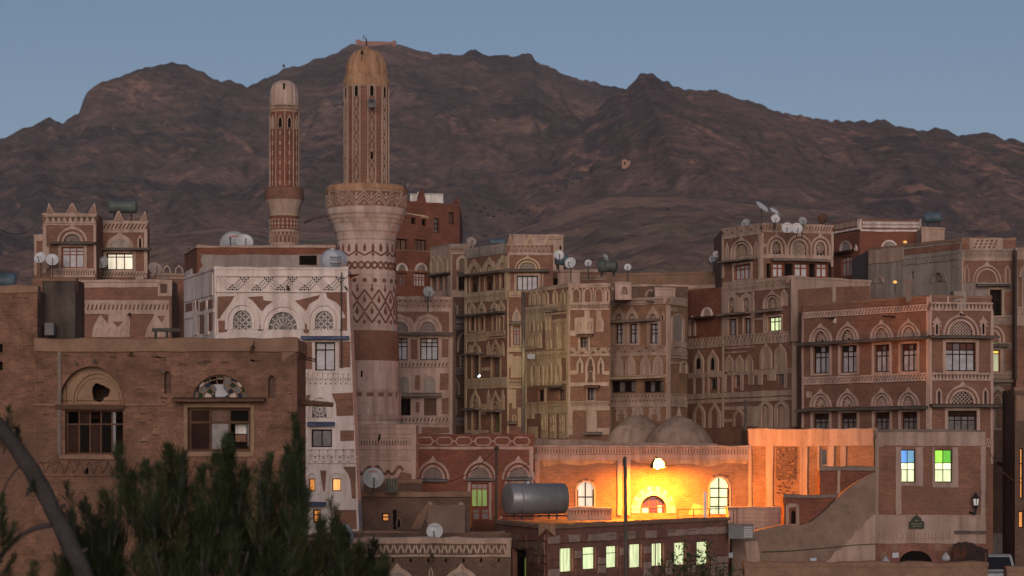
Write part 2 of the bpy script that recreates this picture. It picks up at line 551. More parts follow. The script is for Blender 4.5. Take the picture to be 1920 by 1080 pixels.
def wall_mesh(mb, f, z0, z1, th=0.22, mi=0):
    out = f.outline or [(0, z0), (f.len, z0), (f.len, z1), (0, z1)]
    loops = [out] + [h[0] for h in f.holes]
    V, E = [], []
    for lp in loops:
        o = len(V); n = len(lp)
        V += [Vector(p) for p in lp]
        E += [(o + i, o + (i + 1) % n) for i in range(n)]
    vs, es, fs, *_ = delaunay_2d_cdt(V, E, [], 0, 1e-5)
    def inside(p, poly):
        c = False
        j = len(poly) - 1
        for i in range(len(poly)):
            a, b = poly[i], poly[j]
            if (a[1] > p[1]) != (b[1] > p[1]) and p[0] < (b[0] - a[0]) * (p[1] - a[1]) / (b[1] - a[1]) + a[0]:
                c = not c
            j = i
        return c
    keep = []
    for t in fs:
        c = (sum(vs[i].x for i in t) / len(t), sum(vs[i].y for i in t) / len(t))
        if inside(c, out) and not any(inside(c, h[0]) for h in f.holes):
            keep.append(tuple(t))
    mb.add([f.pt(v.x, v.y, 0) for v in vs], keep, mi)
    for lp, dep in f.holes:
        n = len(lp)
        o = [f.pt(u, v, 0) for u, v in lp] + [f.pt(u, v, -dep) for u, v in lp]
        mb.add(o, [(i, (i + 1) % n, n + (i + 1) % n, n + i) for i in range(n)], mi)
    f.out = out

def coping(f, z, m, h=0.10, u0=None, u1=None, dep=0.35, lip=0.05, jit=0.035, name='coping'):
    u0 = -0.03 if u0 is None else u0
    u1 = f.len + 0.03 if u1 is None else u1
    n = max(2, int((u1 - u0) / 0.5))
    mb = MB()
    top = [z + h + RND.uniform(-jit, jit) for _ in range(n + 1)]
    bot = [z - 0.06 + RND.uniform(-jit, jit) * .4 for _ in range(n + 1)]
    vs, fs = [], []
    for i in range(n + 1):
        u = u0 + (u1 - u0) * i / n
        l = lip + RND.uniform(-.012, .012)
        vs += [f.pt(u, bot[i], l), f.pt(u, top[i] - .03, l), f.pt(u, top[i], l - .04), f.pt(u, top[i], -dep), f.pt(u, bot[i] - .3, -dep), f.pt(u, bot[i], 0.0)]
    for i in range(n):
        a, b = 6 * i, 6 * i + 6
        for k in range(6):
            fs.append((a + k, b + k, b + (k + 1) % 6, a + (k + 1) % 6))
    fs += [(5, 4, 3, 2, 1, 0), tuple(6 * n + k for k in range(6))]
    mb.add(vs, fs)
    return mb.build(name, m, f.root)

# ------------------------------------------------------------------ facade pieces (photo bearings in, wall geometry out)
def uvr(f, x0, y0, x1, y1):
    xc = (x0 + x1) / 2
    u0, u1 = f.u(x0), f.u(x1)
    return u0, f.uv(xc, y1)[1], u1, f.uv(xc, y0)[1]

def rects(f, lst, m='plaster', w=0.045, name='plaster_panel', j=0.018):
    for r in lst:
        mb = MB()
        u0, v0, u1, v1 = uvr(f, *r)
        slab(mb, f, jit_rect(u0, v0, u1, v1, j), 0, w + f.step())
        mb.build(name, m, f.root)

def polys(f, lst, m='plaster', w=0.045, name='plaster_panel'):
    for p in lst:
        mb = MB()
        slab(mb, f, [f.uv(x, y) for x, y in p][::-1], 0, w + f.step())
        mb.build(name, m, f.root)

def brick(f, lst, m='brick', w=0.02):
    rects(f, lst, m, w, 'brick_panel', 0.022)

def win(f, x0, y0, x1, y1, nx=2, tr=(0.3,), frame='wood_dark', pane='curtain', rows=None, sur=None, surpx=4, dep=0.14, fw=0.055, void=(), name='window', label=None, bars=False):
    """real opening with a frame, mullions, transoms and one pane object per light"""
    u0, v0, u1, v1 = uvr(f, x0, y0, x1, y1)
    f.holes.append(([(u0, v0), (u1, v0), (u1, v1), (u0, v1)], 0.24))
    if sur:
        s = surpx * f.sc(x0)
        su = s * min(1.0, (u1 - u0) / max(1e-3, (x1 - x0) * f.sc(x0)))
        for a in ((u0 - su, v0 - s * .8, u0 - .002, v1 + s * .8), (u1 + .002, v0 - s * .8, u1 + su, v1 + s * .8),
                  (u0 - .001, v1 + .002, u1 + .001, v1 + s), (u0 - .001, v0 - s * .8, u1 + .001, v0 - .002)):
            mb = MB()
            slab(mb, f, jit_rect(*a, j=0.006), 0, 0.05 + f.step())
            mb.build('surround', sur, f.root)
    mb = MB()
    W0, W1 = -dep - .05, -dep
    slab(mb, f, [(u0, v0), (u1, v0), (u1, v0 + fw), (u0, v0 + fw)], W0, W1)
    slab(mb, f, [(u0, v1 - fw), (u1, v1 - fw), (u1, v1), (u0, v1)], W0, W1)
    for a in (u0, u1 - fw):
        slab(mb, f, [(a, v0 + fw), (a + fw, v0 + fw), (a + fw, v1 - fw), (a, v1 - fw)], W0, W1)
    ih = (v1 - v0) - 2 * fw
    iw = (u1 - u0) - 2 * fw
    vs = [v1 - fw] + [v1 - fw - t * ih for t in tr] + [v0 + fw]
    us = [u0 + fw + iw * i / nx for i in range(nx + 1)]
    m2 = fw * 0.42
    for u in us[1:-1]:
        slab(mb, f, [(u - m2, v0 + fw), (u + m2, v0 + fw), (u + m2, v1 - fw), (u - m2, v1 - fw)], W0, W1 + .004)
    for v in vs[1:-1]:
        slab(mb, f, [(u0 + fw, v - m2), (u1 - fw, v - m2), (u1 - fw, v + m2), (u0 + fw, v + m2)], W0, W1 + .008)
    if bars:
        nb = max(3, int((u1 - u0) / 0.11))
        for i in range(1, nb):
            u = u0 + (u1 - u0) * i / nb
            slab(mb, f, [(u - .007, v0), (u + .007, v0), (u + .007, v1), (u - .007, v1)], -0.05, -0.035)
    wn_ = mb.build(name, frame, f.root)
    if label: wn_['label'] = label
    for r in range(len(vs) - 1):
        for c in range(nx):
            if (r, c) in void: continue
            pm = pane
            if rows:
                pm = rows[r]
                if isinstance(pm, (list, tuple)): pm = pm[c % len(pm)]
            pb = MB()
            ww = W0 + .012 + RND.uniform(-.004, .004)
            pb.add([f.pt(us[c], vs[r + 1], ww), f.pt(us[c + 1], vs[r + 1], ww), f.pt(us[c + 1], vs[r], ww), f.pt(us[c], vs[r], ww)], [(0, 1, 2, 3)])
            pb.build('pane', pm, wn_)
    if void:
        room(f, u0 - .3, v0 - .3, u1 + .3, v1 + .3)
    return wn_

def room(f, u0, v0, u1, v1, dep=2.6):
    mb = MB()
    w0, w1 = -0.235, -dep
    p = [f.pt(u0, v0, w0), f.pt(u1, v0, w0), f.pt(u1, v1, w0), f.pt(u0, v1, w0), f.pt(u0, v0, w1), f.pt(u1, v0, w1), f.pt(u1, v1, w1), f.pt(u0, v1, w1)]
    mb.add(p, [(4, 5, 6, 7), (0, 1, 5, 4), (2, 3, 7, 6), (1, 2, 6, 5), (3, 0, 4, 7)])
    mb.build('room', 'brick_dark', f.root)

def lattice_segs(kind, u, v, hw, hh, leg, pitch):
    """line pieces inside a round-headed light"""
    H = hh + leg
    def ins(x, y):
        if abs(x) > hw or y < 0: return False
        if y <= leg: return True
        return (x / hw) ** 2 + ((y - leg) / hh) ** 2 <= 1
    segs = []
    def clip(p, d, L):
        run = None; N = 48
        for i in range(N + 1):
            q = (p[0] + d[0] * L * i / N, p[1] + d[1] * L * i / N)
            if ins(*q):
                run = run or q; last = q
            elif run:
                segs.append((run, last)); run = None
        if run: segs.append((run, last))
    if kind == 'fan':
        for k in range(1, 8):
            a = math.pi * k / 8
            clip((0.25 * hw * math.cos(a), 0.25 * hh * math.sin(a)), (math.cos(a), math.sin(a)), 2 * max(hw, H))
        for q in (0.36, 0.7):
            pr = None
            for i in range(13):
                a = math.pi * i / 12
                c = (q * hw * math.cos(a), q * H * math.sin(a))
                if pr: segs.append((pr, c))
                pr = c
    elif kind == 'rose':
        for (cx, cy, r) in ((0, leg + hh * .1, min(hw, H / 2) * .42), (0, leg + hh * .1, min(hw, H / 2) * .9)):
            pr = None
            for i in range(15):
                a = 2 * math.pi * i / 14
                c = (cx + r * math.cos(a), cy + r * math.sin(a))
                if pr and ins(*c) and ins(*pr): segs.append((pr, c))
                pr = c
        for k in range(12):
            a = 2 * math.pi * k / 12
            clip((0.15 * hw * math.cos(a), leg + hh * .1 + .15 * hw * math.sin(a)), (math.cos(a), math.sin(a)), 2 * max(hw, H))
    else:
        m = int((hw + H) / pitch) + 2
        for k in range(-m, m + 1):
            clip((k * pitch - H, 0), (0.7071, 0.7071), 2.2 * H * 1.1 + hw)
            clip((k * pitch + H, 0), (-0.7071, 0.7071), 2.2 * H * 1.1 + hw)
    return [((u + a[0], v + a[1]), (u + b[0], v + b[1])) for a, b in segs if math.hypot(a[0] - b[0], a[1] - b[1]) > .03]

def fan(f, cx, yb, w, h, ro=8, tip=4, kind='diag', glass='dark_glass', ring='plaster', leg=0.0, lat=None, pointed=0.0, pitch=None, lw=None, double=True, sill=True):
    """round-headed tracery light in a raised plaster surround"""
    u, v = f.uv(cx, yb)
    s = f.sc(cx); su = (f.u(cx + 1) - f.u(cx - 1)) / 2
    hw, hh, lg = w / 2 * su, (h - leg) * s, leg * s
    r = ro * s; ru = ro * su
    def A(k, tp=0.0, lgx=lg):
        return arch(u, v, hw + ru * k, hh + r * k, 16, tp, max(lgx, 0.001), pointed)
    hole = A(0.0)
    f.holes.append((hole, 0.2))
    mb = MB()
    st = f.step()
    if double and ro >= 7:
        hoop(mb, f, A(1.0, tip * s), A(0.66), 0, 0.085 + st)
        hoop(mb, f, A(0.34), A(0.0), -0.04, 0.065 + st)
    else:
        hoop(mb, f, A(1.0, tip * s), A(0.0), -0.03, 0.07 + st)
    fr = mb.build('fanlight', ring, f.root)
    gb = MB()
    gb.add([f.pt(a, b, -0.13) for a, b in hole], [tuple(range(len(hole)))])
    gb.build('glass', glass, fr)
    lb = MB()
    pitch = pitch or max(hw, hh) * 0.36
    lw = lw or max(0.022, 0.012 + hw * 0.045)
    for a, b in lattice_segs(kind, u, v, hw, hh, lg, pitch):
        bar(lb, f, a, b, lw, -0.12, -0.06)
    if lb.V:
        lb.build('lattice', lat or ring, fr)
    return fr

def blind(f, cx, yb, w, h, ro=4, tip=3, ring='plaster', fill=None, leg=None, pointed=0.35, slot=None, w1=0.075, name='blind_arch'):
    """blind arch: raised ring, filled or open to the wall behind; slot = (width, y0, y1) dark slit"""
    u, v = f.uv(cx, yb)
    s = f.sc(cx); su = (f.u(cx + 1) - f.u(cx - 1)) / 2
    leg = h * 0.55 if leg is None else leg
    hw, hh, lg = w / 2 * su, (h - leg) * s, leg * s
    def A(k, tp=0.0):
        return arch(u, v, max(hw + k * su, .004), max(hh + k * s, .004), 12, tp, max(lg, .001), pointed)
    mb = MB()
    st = f.step()
    hoop(mb, f, A(0, tip * s), A(-ro), 0, w1 + st, 0)
    if fill:
        slab(mb, f, A(-ro), 0, 0.03 + st, 1)
    o = mb.build(name, [ring, fill or ring], f.root)
    if slot:
        sw, a, b = slot
        u0, v0, u1, v1 = uvr(f, cx - sw / 2, a, cx + sw / 2, b)
        sb = MB()
        slab(sb, f, arch((u0 + u1) / 2, v0, (u1 - u0) / 2, (v1 - v0) * .25, 8, 0, (v1 - v0) * .75, .4), 0, 0.034 + st)
        sb.build('slit', 'void', o)
    return o

def slit(f, cx, y0, y1, w, dep=0.2, pane='void', sur=None, surpx=3):
    u0, v0, u1, v1 = uvr(f, cx - w / 2, y0, cx + w / 2, y1)
    hole = arch((u0 + u1) / 2, v0, (u1 - u0) / 2, (v1 - v0) * .22, 8, 0, (v1 - v0) * .78, .35)
    f.holes.append((hole, dep))
    mb = MB()
    mb.add([f.pt(a, b, -dep + .005) for a, b in hole], [tuple(range(len(hole)))])
    o = mb.build('slit_window', pane, f.root)
    if sur:
        s = surpx * f.sc(cx)
        hb = MB()
        o2 = arch((u0 + u1) / 2, v0 - s * .6, (u1 - u0) / 2 + s, (v1 - v0) * .22 + s, 8, s * .8, (v1 - v0) * .78 + s * .6, .35)
        i2 = arch((u0 + u1) / 2, v0 - s * .6 + .001, (u1 - u0) / 2 + .004, (v1 - v0) * .22 + .004, 8, 0, (v1 - v0) * .78 + s * .6, .35)
        hoop(hb, f, o2, i2, 0, .055 + f.step())
        hb.build('surround', sur, o)
    return o

def pinnacle(f, cx, y0, y1, w, m='plaster', slot=True):
    u0, v0, u1, v1 = uvr(f, cx - w / 2, y0, cx + w / 2, y1)
    um = (u0 + u1) / 2; H = v1 - v0
    mb = MB()
    slab(mb, f, [(u0, v0), (u1, v0), (u1, v0 + H * .55), (u1 + (u1 - u0) * .15, v0 + H * .6), (um + (u1 - u0) * .18, v0 + H * .8), (um, v1), (um - (u1 - u0) * .18, v0 + H * .8), (u0 - (u1 - u0) * .15, v0 + H * .6), (u0, v0 + H * .55)], 0, .06 + f.step())
    o = mb.build('pinnacle', m, f.root)
    if slot:
        sb = MB()
        slab(sb, f, [(um - (u1 - u0) * .2, v0 + H * .06), (um + (u1 - u0) * .2, v0 + H * .06), (um + (u1 - u0) * .2, v0 + H * .5), (um, v0 + H * .6), (um - (u1 - u0) * .2, v0 + H * .5)], 0, .085)
        sb.build('slit', 'void', o)

def awning(f, x0, x1, y0, y1, out=0.45, m='wood_grey', name='awning', th=None):
    """thin sloping ledge over windows; y0,y1 its upper and lower edge at the middle"""
    u0, v0, u1, v1 = uvr(f, x0, y0, x1, y1)
    t = max(0.05, (v1 - v0) * .8) if th is None else th
    mb = MB()
    n = max(2, int((u1 - u0) / .6))
    vs, fs = [], []
    for i in range(n + 1):
        u = u0 + (u1 - u0) * i / n
        j = RND.uniform(-.015, .015); q = RND.uniform(-.03, .03)
        vs += [f.pt(u, v1 + .05, 0), f.pt(u, v1 - .02 + j, out + q), f.pt(u, v1 - .02 - t + j, out + q), f.pt(u, v1 + .05 - t * 1.3, 0)]
    for i in range(n):
        a, b = 4 * i, 4 * i + 4
        for k in range(4):
            fs.append((a + k, a + (k + 1) % 4, b + (k + 1) % 4, b + k))
    fs += [(0, 3, 2, 1), (4 * n, 4 * n + 1, 4 * n + 2, 4 * n + 3)]
    mb.add(vs, fs)
    return mb.build(name, m, f.root)

def band(f, x0, x1, y0, y1, style='zigzag', m='plaster', bg=None, n=None, bw=None, rail=0.2, h1=0.06, name='frieze', jit=0.006):
    """moulded frieze; y0,y1 upper and lower edge at the middle of the run"""
    u0, v0, u1, v1 = uvr(f, x0, y0, x1, y1)
    H = v1 - v0; L = u1 - u0
    mb = MB()
    st = f.step()
    if bg:
        slab(mb, f, [(u0, v0), (u1, v0), (u1, v1), (u0, v1)], 0, 0.014, 1)
    r = H * rail
    a, b = v0 + r, v1 - r
    if rail:
        slab(mb, f, jit_rect(u0, v0, u1, a, .01), 0, h1 + .012 + st)
        slab(mb, f, jit_rect(u0, b, u1, v1, .01), 0, h1 + .012 + st)
    h = b - a
    n = n or max(3, int(L / (h * 1.1)))
    p = L / n
    bw = bw or min(h * .22, p * .25)
    J = lambda: RND.uniform(-jit, jit)
    B_ = lambda q, s, wd=bw: bar(mb, f, (q[0] + J(), q[1] + J()), (s[0] + J(), s[1] + J()), wd, 0, h1 + st)
    if style == 'zigzag':
        for i in range(n):
            x = u0 + i * p
            B_((x, a), (x + p / 2, b)); B_((x + p / 2, b), (x + p, a))
    elif style == 'double':
        for i in range(n):
            x = u0 + i * p
            for o in (0, h * .42):
                B_((x, a + o * .9), (x + p / 2, min(b, a + h * .55 + o))); B_((x + p / 2, min(b, a + h * .55 + o)), (x + p, a + o * .9))
    elif style == 'diamond':
        for i in range(n):
            x = u0 + i * p
            B_((x, a), (x + p / 2, b)); B_((x + p / 2, b), (x + p, a)); B_((x, b), (x + p / 2, a)); B_((x + p / 2, a), (x + p, b))
    elif style == 'hatch':
        for i in range(n):
            x = u0 + i * p
            B_((x + p * .1, a), (x + p * .9, b), p * .42)
    elif style == 'herring':
        for i in range(n):
            x = u0 + i * p
            if (i // 3) % 2: B_((x, a), (min(x + h, u1), b))
            else: B_((x, b), (min(x + h, u1), a))
    elif style == 'tri':
        for i in range(n):
            x = u0 + i * p
            slab(mb, f, [(x + p * .04, a), (x + p * .96, a), (x + p * .5, b)], 0, h1 + st)
            B_((x, b - bw * .3), (x + p, b - bw * .3), bw * .5)
    elif style == 'holes':
        slab(mb, f, [(u0, a), (u1, a), (u1, b), (u0, b)], 0, .045 + st)
        for i in range(n):
            x = u0 + (i + .5) * p
            bar(mb, f, (x - p * .16, a + h * .1), (x + p * .16, b - h * .1), p * .36, 0, .056 + st, 1)
    elif style == 'dots':
        slab(mb, f, [(u0, a), (u1, a), (u1, b), (u0, b)], 0, .045 + st)
        for rr in (0, 1):
            for i in range(n):
                x = u0 + (i + .5 + .5 * rr) * p
                if x > u1 - p * .3: continue
                y = a + h * (.28 + .44 * rr)
                q = min(p, h) * .22
                slab(mb, f, [(x - q, y), (x, y - q), (x + q, y), (x, y + q)], 0, .056 + st, 1)
    elif style == 'hex':
        for i in range(n):
            x = u0 + i * p
            c = p * .13
            pts = [(x + c * .6, (a + b) / 2), (x + c * 1.6, b), (x + p - c * 1.6, b), (x + p - c * .6, (a + b) / 2), (x + p - c * 1.6, a), (x + c * 1.6, a)]
            for k in range(6):
                B_(pts[k], pts[(k + 1) % 6], h * .16)
            if i: B_((x - c * .6, (a + b) / 2), (x + c * .6, (a + b) / 2), h * .16)
    elif style == 'dentil':
        for i in range(n):
            x = u0 + (i + .5) * p
            slab(mb, f, [(x - p * .3, a), (x + p * .3, a), (x + p * .3, b), (x - p * .3, b)], 0, h1 + st)
    elif style == 'scallop':
        for i in range(n):
            x = u0 + (i + .5) * p
            slab(mb, f, arch(x, a, p * .42, h * .6, 8, 0, h * .4), 0, h1 + st)
    return mb.build(name, [m, bg or 'brick'], f.root)

def merlon(f, cx, y0, y1, w, m='plaster', th=0.35, inset=True, name='merlon', lean=0.0):
    """stepped pointed crenel on the parapet"""
    u0, v0, u1, v1 = uvr(f, cx - w / 2, y0, cx + w / 2, y1)
    um = (u0 + u1) / 2; H = v1 - v0; W = (u1 - u0) / 2
    mb = MB()
    out = [(um - W, v0 - .05), (um + W, v0 - .05), (um + W * .55 + lean * .5, v0 + H * .5), (um + W * .12 + lean, v1), (um - W * .12 + lean, v1), (um - W * .55 + lean * .5, v0 + H * .5)]
    slab(mb, f, out, -th, 0.02, 0, True)
    o = mb.build(name, m, f.root)
    if inset:
        ib = MB()
        for k in (.72, .45, .2):
            a = [(um - W * k + lean * .2, v0 + .02 + H * .02), (um + lean * .6, v0 + H * k * 1.05), (um + W * k + lean * .2, v0 + .02 + H * .02)]
            bar(ib, f, a[0], a[1], W * .10, 0, .05); bar(ib, f, a[1], a[2], W * .10, 0, .051)
        ib.build('rib', 'brick', o)
    return o

def spout(f, x, y, L=0.6, r=0.05, m='wood_brown', name='rain_spout', drop=0.15):
    u, v = f.uv(x, y)
    mb = MB()
    mb.tube(f.pt(u, v, -.05), f.pt(u, v - drop, L), r, r * .8, 7)
    return mb.build(name, m, f.root)
# ------------------------------------------------------------------ mountains, ground
def rock_material(name, dark, brown, tan, olive, tan_amt=0.6, strata=0.0):
    m = bpy.data.materials.new(name); m.use_nodes = True
    nt = m.node_tree; L = nt.links.new
    bs = nt.nodes['Principled BSDF']
    bs.inputs['Roughness'].default_value = 0.95
    bs.inputs['Specular IOR Level'].default_value = 0.1
    geo = nd(nt, 'ShaderNodeNewGeometry')
    def nz(sc3, scale, det=8.0, ro=0.62, dist=0.0):
        mp = nd(nt, 'ShaderNodeMapping'); mp.inputs['Scale'].default_value = sc3
        L(geo.outputs['Position'], mp.inputs['Vector'])
        n = nd(nt, 'ShaderNodeTexNoise'); n.inputs['Scale'].default_value = scale; n.inputs['Detail'].default_value = det
        n.inputs['Roughness'].default_value = ro; n.inputs['Distortion'].default_value = dist
        L(mp.outputs['Vector'], n.inputs['Vector'])
        return n.outputs['Fac']
    def rng(fac, a, b, lo=0.0, hi=1.0):
        r = nd(nt, 'ShaderNodeMapRange'); r.inputs['From Min'].default_value = a; r.inputs['From Max'].default_value = b
        r.inputs['To Min'].default_value = lo; r.inputs['To Max'].default_value = hi
        L(fac, r.inputs['Value']); return r.outputs['Result']
    def mix(fac, a, b, bt='MIX'):
        x = nd(nt, 'ShaderNodeMix', data_type='RGBA', blend_type=bt)
        if isinstance(fac, float): x.inputs['Factor'].default_value = fac
        else: L(fac, x.inputs['Factor'])
        for sk, v in ((x.inputs[6], a), (x.inputs[7], b)):
            if isinstance(v, tuple): sk.default_value = (*v, 1)
            else: L(v, sk)
        return x.outputs[2]
    def mul(a, b):
        x = nd(nt, 'ShaderNodeMath', operation='MULTIPLY'); L(a, x.inputs[0]); L(b, x.inputs[1]); return x.outputs[0]
    sep = nd(nt, 'ShaderNodeSeparateXYZ'); L(geo.outputs['Normal'], sep.inputs['Vector'])
    steep = rng(sep.outputs['Z'], 0.86, 0.62)
    big = nz((1, 0.6, 1), 0.006, 6)
    col = mix(rng(big, 0.40, 0.60), dark, brown)
    col = mix(rng(nz((1, .5, 2.2), 0.011, 7, .65), 0.50, 0.66), col, olive)
    col = mix(mul(steep, rng(nz((1, 1, 2), 0.012, 8, .7), 0.30, 0.62)), col, dark)
    # bare tan scars lying along the fall of the slope
    sc = mul(rng(nz((1.0, .35, 2.0), 0.0165, 10, .7, 0.8), 0.555, 0.588), rng(nz((1, 1, 1), 0.0042, 3), 0.42, 0.58))
    col = mix(mul(sc, rng(nz((1, 1, 1), .05, 4), .25, .7)), col, mix(tan_amt, brown, tan))
    # diagonal debris streaks running down to the left
    m1 = nd(nt, 'ShaderNodeMapping'); m1.inputs['Rotation'].default_value = (0, rad(-38), 0); L(geo.outputs['Position'], m1.inputs['Vector'])
    def streak(sc3, s_, det):
        m2 = nd(nt, 'ShaderNodeMapping'); m2.inputs['Scale'].default_value = sc3; L(m1.outputs['Vector'], m2.inputs['Vector'])
        n = nd(nt, 'ShaderNodeTexNoise'); n.inputs['Scale'].default_value = s_; n.inputs['Detail'].default_value = det + 4; n.inputs['Roughness'].default_value = .7
        L(m2.outputs['Vector'], n.inputs['Vector']); return n.outputs['Fac']
    st1 = streak((.22, .12, 1.0), .05, 6)
    stm = nd(nt, 'ShaderNodeMath', operation='MULTIPLY'); L(rng(st1, .53, .57), stm.inputs[0]); stm.inputs[1].default_value = .55
    col = mix(stm.outputs[0], col, dark)
    st2 = streak((.3, .12, 1.2), .036, 6)
    col = mix(mul(rng(st2, .575, .60), rng(nz((1, 1, 1), .007, 4), .45, .6)), col, mix(tan_amt, brown, tan))
    # ledges of harder rock
    sp = nd(nt, 'ShaderNodeSeparateXYZ'); L(geo.outputs['Position'], sp.inputs['Vector'])
    wv = nd(nt, 'ShaderNodeMath', operation='MULTIPLY_ADD'); L(nz((1, 1, 1), .004, 4), wv.inputs[0]); wv.inputs[1].default_value = 60.0; L(sp.outputs['Z'], wv.inputs[2])
    cmb = nd(nt, 'ShaderNodeCombineXYZ'); L(wv.outputs[0], cmb.inputs['Z'])
    sn = nd(nt, 'ShaderNodeTexNoise'); sn.inputs['Scale'].default_value = 0.10; sn.inputs['Detail'].default_value = 3
    L(cmb.outputs['Vector'], sn.inputs['Vector'])
    led = mul(rng(sn.outputs['Fac'], .49, .58), rng(nz((1, 1, .3), .01, 5), .42 - strata * .5, .6 - strata * .3))
    ledc = nd(nt, 'ShaderNodeMath', operation='MULTIPLY'); L(led, ledc.inputs[0]); ledc.inputs[1].default_value = min(1.0, 0.35 + strata * 1.3)
    col = mix(ledc.outputs[0], col, mix(.55, brown, tan))
    # scrub: small dark specks, denser in hollows
    vo = nd(nt, 'ShaderNodeTexVoronoi'); vo.inputs['Scale'].default_value = 0.085
    L(geo.outputs['Position'], vo.inputs['Vector'])
    spk = mul(rng(vo.outputs['Distance'], .34, .26), rng(nz((1, 1, 1), .008, 4), .44, .56))
    sp2 = nd(nt, 'ShaderNodeMath', operation='MULTIPLY'); L(spk, sp2.inputs[0]); sp2.inputs[1].default_value = .6
    col = mix(sp2.outputs[0], col, tuple(c * .6 for c in dark))
    g = nz((1, 1, 1.6), 0.085, 9, .74)
    r = nd(nt, 'ShaderNodeValToRGB'); r.color_ramp.elements[0].position = .28; r.color_ramp.elements[1].position = .72
    r.color_ramp.elements[0].color = (.42, .42, .45, 1); r.color_ramp.elements[1].color = (1.52, 1.48, 1.44, 1)
    L(g, r.inputs['Fac'])
    col = mix(1.0, col, r.outputs['Color'], 'MULTIPLY')
    L(col, bs.inputs['Base Color'])
    bp = nd(nt, 'ShaderNodeBump'); bp.inputs['Strength'].default_value = 1.0; bp.inputs['Distance'].default_value = 7.0
    L(g, bp.inputs['Height']); L(bp.outputs['Normal'], bs.inputs['Normal'])
    MATS[name] = m

rock_material('rock_far', (0.115, 0.094, 0.100), (0.325, 0.212, 0.178), (0.66, 0.36, 0.25), (0.20, 0.155, 0.115))
rock_material('rock_mid', (0.132, 0.102, 0.104), (0.36, 0.222, 0.182), (0.74, 0.38, 0.26), (0.22, 0.165, 0.12), 0.85)
rock_material('rock_low', (0.28, 0.20, 0.172), (0.41, 0.262, 0.212), (0.72, 0.43, 0.32), (0.33, 0.275, 0.185), 0.8, 0.5)

def interp(pts, x):
    return float(np.interp(x, [p[0] for p in pts], [p[1] for p in pts]))

TERR = {}
def mountain(name, label, ridge, Yr, Yb, zb, x0, x1, nx, nt, amp, prof, seed, m, ridge_rough=2.0, gx=150.0, gy=420.0, over=0.25, cliff=None):
    Rz = np.zeros((nt, nx)); RX = np.zeros(nx); RY = np.zeros(nt)
    xs = np.linspace(x0, x1, nx)
    nb = max(4, int(nt * over / (1 + over)))
    ts = np.concatenate([np.linspace(0, 1, nt - nb) ** 0.85, 1 + over * np.linspace(0, 1, nb + 1)[1:]])
    for i, px in enumerate(xs):
        py = interp(ridge, px)
        X = (px - CX) * Yr / FPX
        RX[i] = X
        zr = CZ + (H0 - py) * Yr / FPX
        zr += (noise.fractal(Vector((X / 26.0, seed, 0)), .7, 2.1, 6) * 1.6 + abs(noise.noise(Vector((X / 11.0, seed + 5, 0)))) * .9) * ridge_rough
        cl = max(0.0, min(1.0, cliff(px))) if cliff else 0.0
        for k, t in enumerate(ts):
            Y = Yb + (Yr - Yb) * t
            RY[k] = Y
            if t <= 1:
                q = t ** prof
                if cl > 0:
                    tc = 0.80 + .05 * noise.noise(Vector((X / 90.0, seed, 3)))
                    qc = np.interp(t, [0, tc - .03, tc + .05, 1], [0, .60, .90, 1.0])
                    q = q * (1 - cl) + qc * cl
                env = min(1.0, 3.2 * t) * min(1.0, 4.0 * (1 - t)) if t < 1 else 0
                wx = X + 60 * noise.noise(Vector((X / 300.0, Y / 300.0, seed + 9)))
                g = noise.ridged_multi_fractal(Vector((wx / gx, Y / gy, seed)), .9, 2.1, 6, 1.0, 2.0) - 1.05
                h = noise.fractal(Vector((X / 60.0, Y / 80.0, seed + 2)), .8, 2.1, 5)
                Rz[k, i] = zb + (zr - zb) * q + env * (amp * .55 * g + amp * .22 * h)
            else:
                Rz[k, i] = zr - (zr - zb) * (t - 1) * 1.3 - 6 * abs(noise.noise(Vector((X / 40.0, Y / 40.0, seed)))) * (t - 1)
    V = [(RX[i], RY[k], Rz[k, i]) for k in range(nt) for i in range(nx)]
    F = [(k * nx + i, k * nx + i + 1, (k + 1) * nx + i + 1, (k + 1) * nx + i) for k in range(nt - 1) for i in range(nx - 1)]
    mb = MB(); mb.V = V; mb.F = F; mb.M = [0] * len(F)
    o = mb.build(name, m, None, smooth=True, loc=(0, Yb, 0))
    tag(o, label, kind='structure')
    TERR[o.name] = (RX, RY, Rz)
    return o

def on_slope(name, px, py):
    """first place on that terrain met along a bearing"""
    RX, RY, Rz = TERR[name]
    for k in range(len(RY) - 1):
        Y = RY[k]
        X = (px - CX) * Y / FPX
        if X < RX[0] or X > RX[-1]: continue
        z = np.interp(X, RX, Rz[k])
        if z >= CZ + (H0 - py) * Y / FPX:
            return Vector((X, Y, z))
    return P(px, py, RY[-1])

ridge_back = [(-700, 420), (-350, 345), (-120, 292), (0, 272), (28, 263), (34, 247), (45, 241), (72, 237), (80, 224), (92, 221), (104, 230), (120, 231), (150, 222), (182, 197), (196, 186), (212, 186), (217, 160), (224, 147), (244, 136), (262, 131), (300, 120), (325, 117), (345, 122), (368, 132), (400, 149), (415, 154), (430, 149), (448, 154), (466, 161), (478, 155), (500, 147), (530, 131), (545, 131), (560, 128), (572, 120), (590, 111), (606, 109), (616, 104), (640, 92), (664, 84), (745, 83), (772, 88), (795, 101), (815, 106), (838, 100), (880, 99), (918, 106), (940, 103), (965, 106), (980, 100), (996, 101), (1005, 115), (1030, 124), (1060, 141), (1100, 153), (1150, 165), (1200, 175), (1300, 190), (1500, 235), (1900, 320), (2600, 420)]
mountain('mountain', 'tall dark brown rocky mountain ridge behind the old town under the dusk sky', ridge_back, 2700.0, 1350.0, 60.0, -620, 2100, 620, 170, 40.0, 1.12, 3.0, 'rock_far', 2.6,
         cliff=lambda px: min(1, max(0, (px - 190) / 40)) * min(.45, max(0, (640 - px) / 120)))
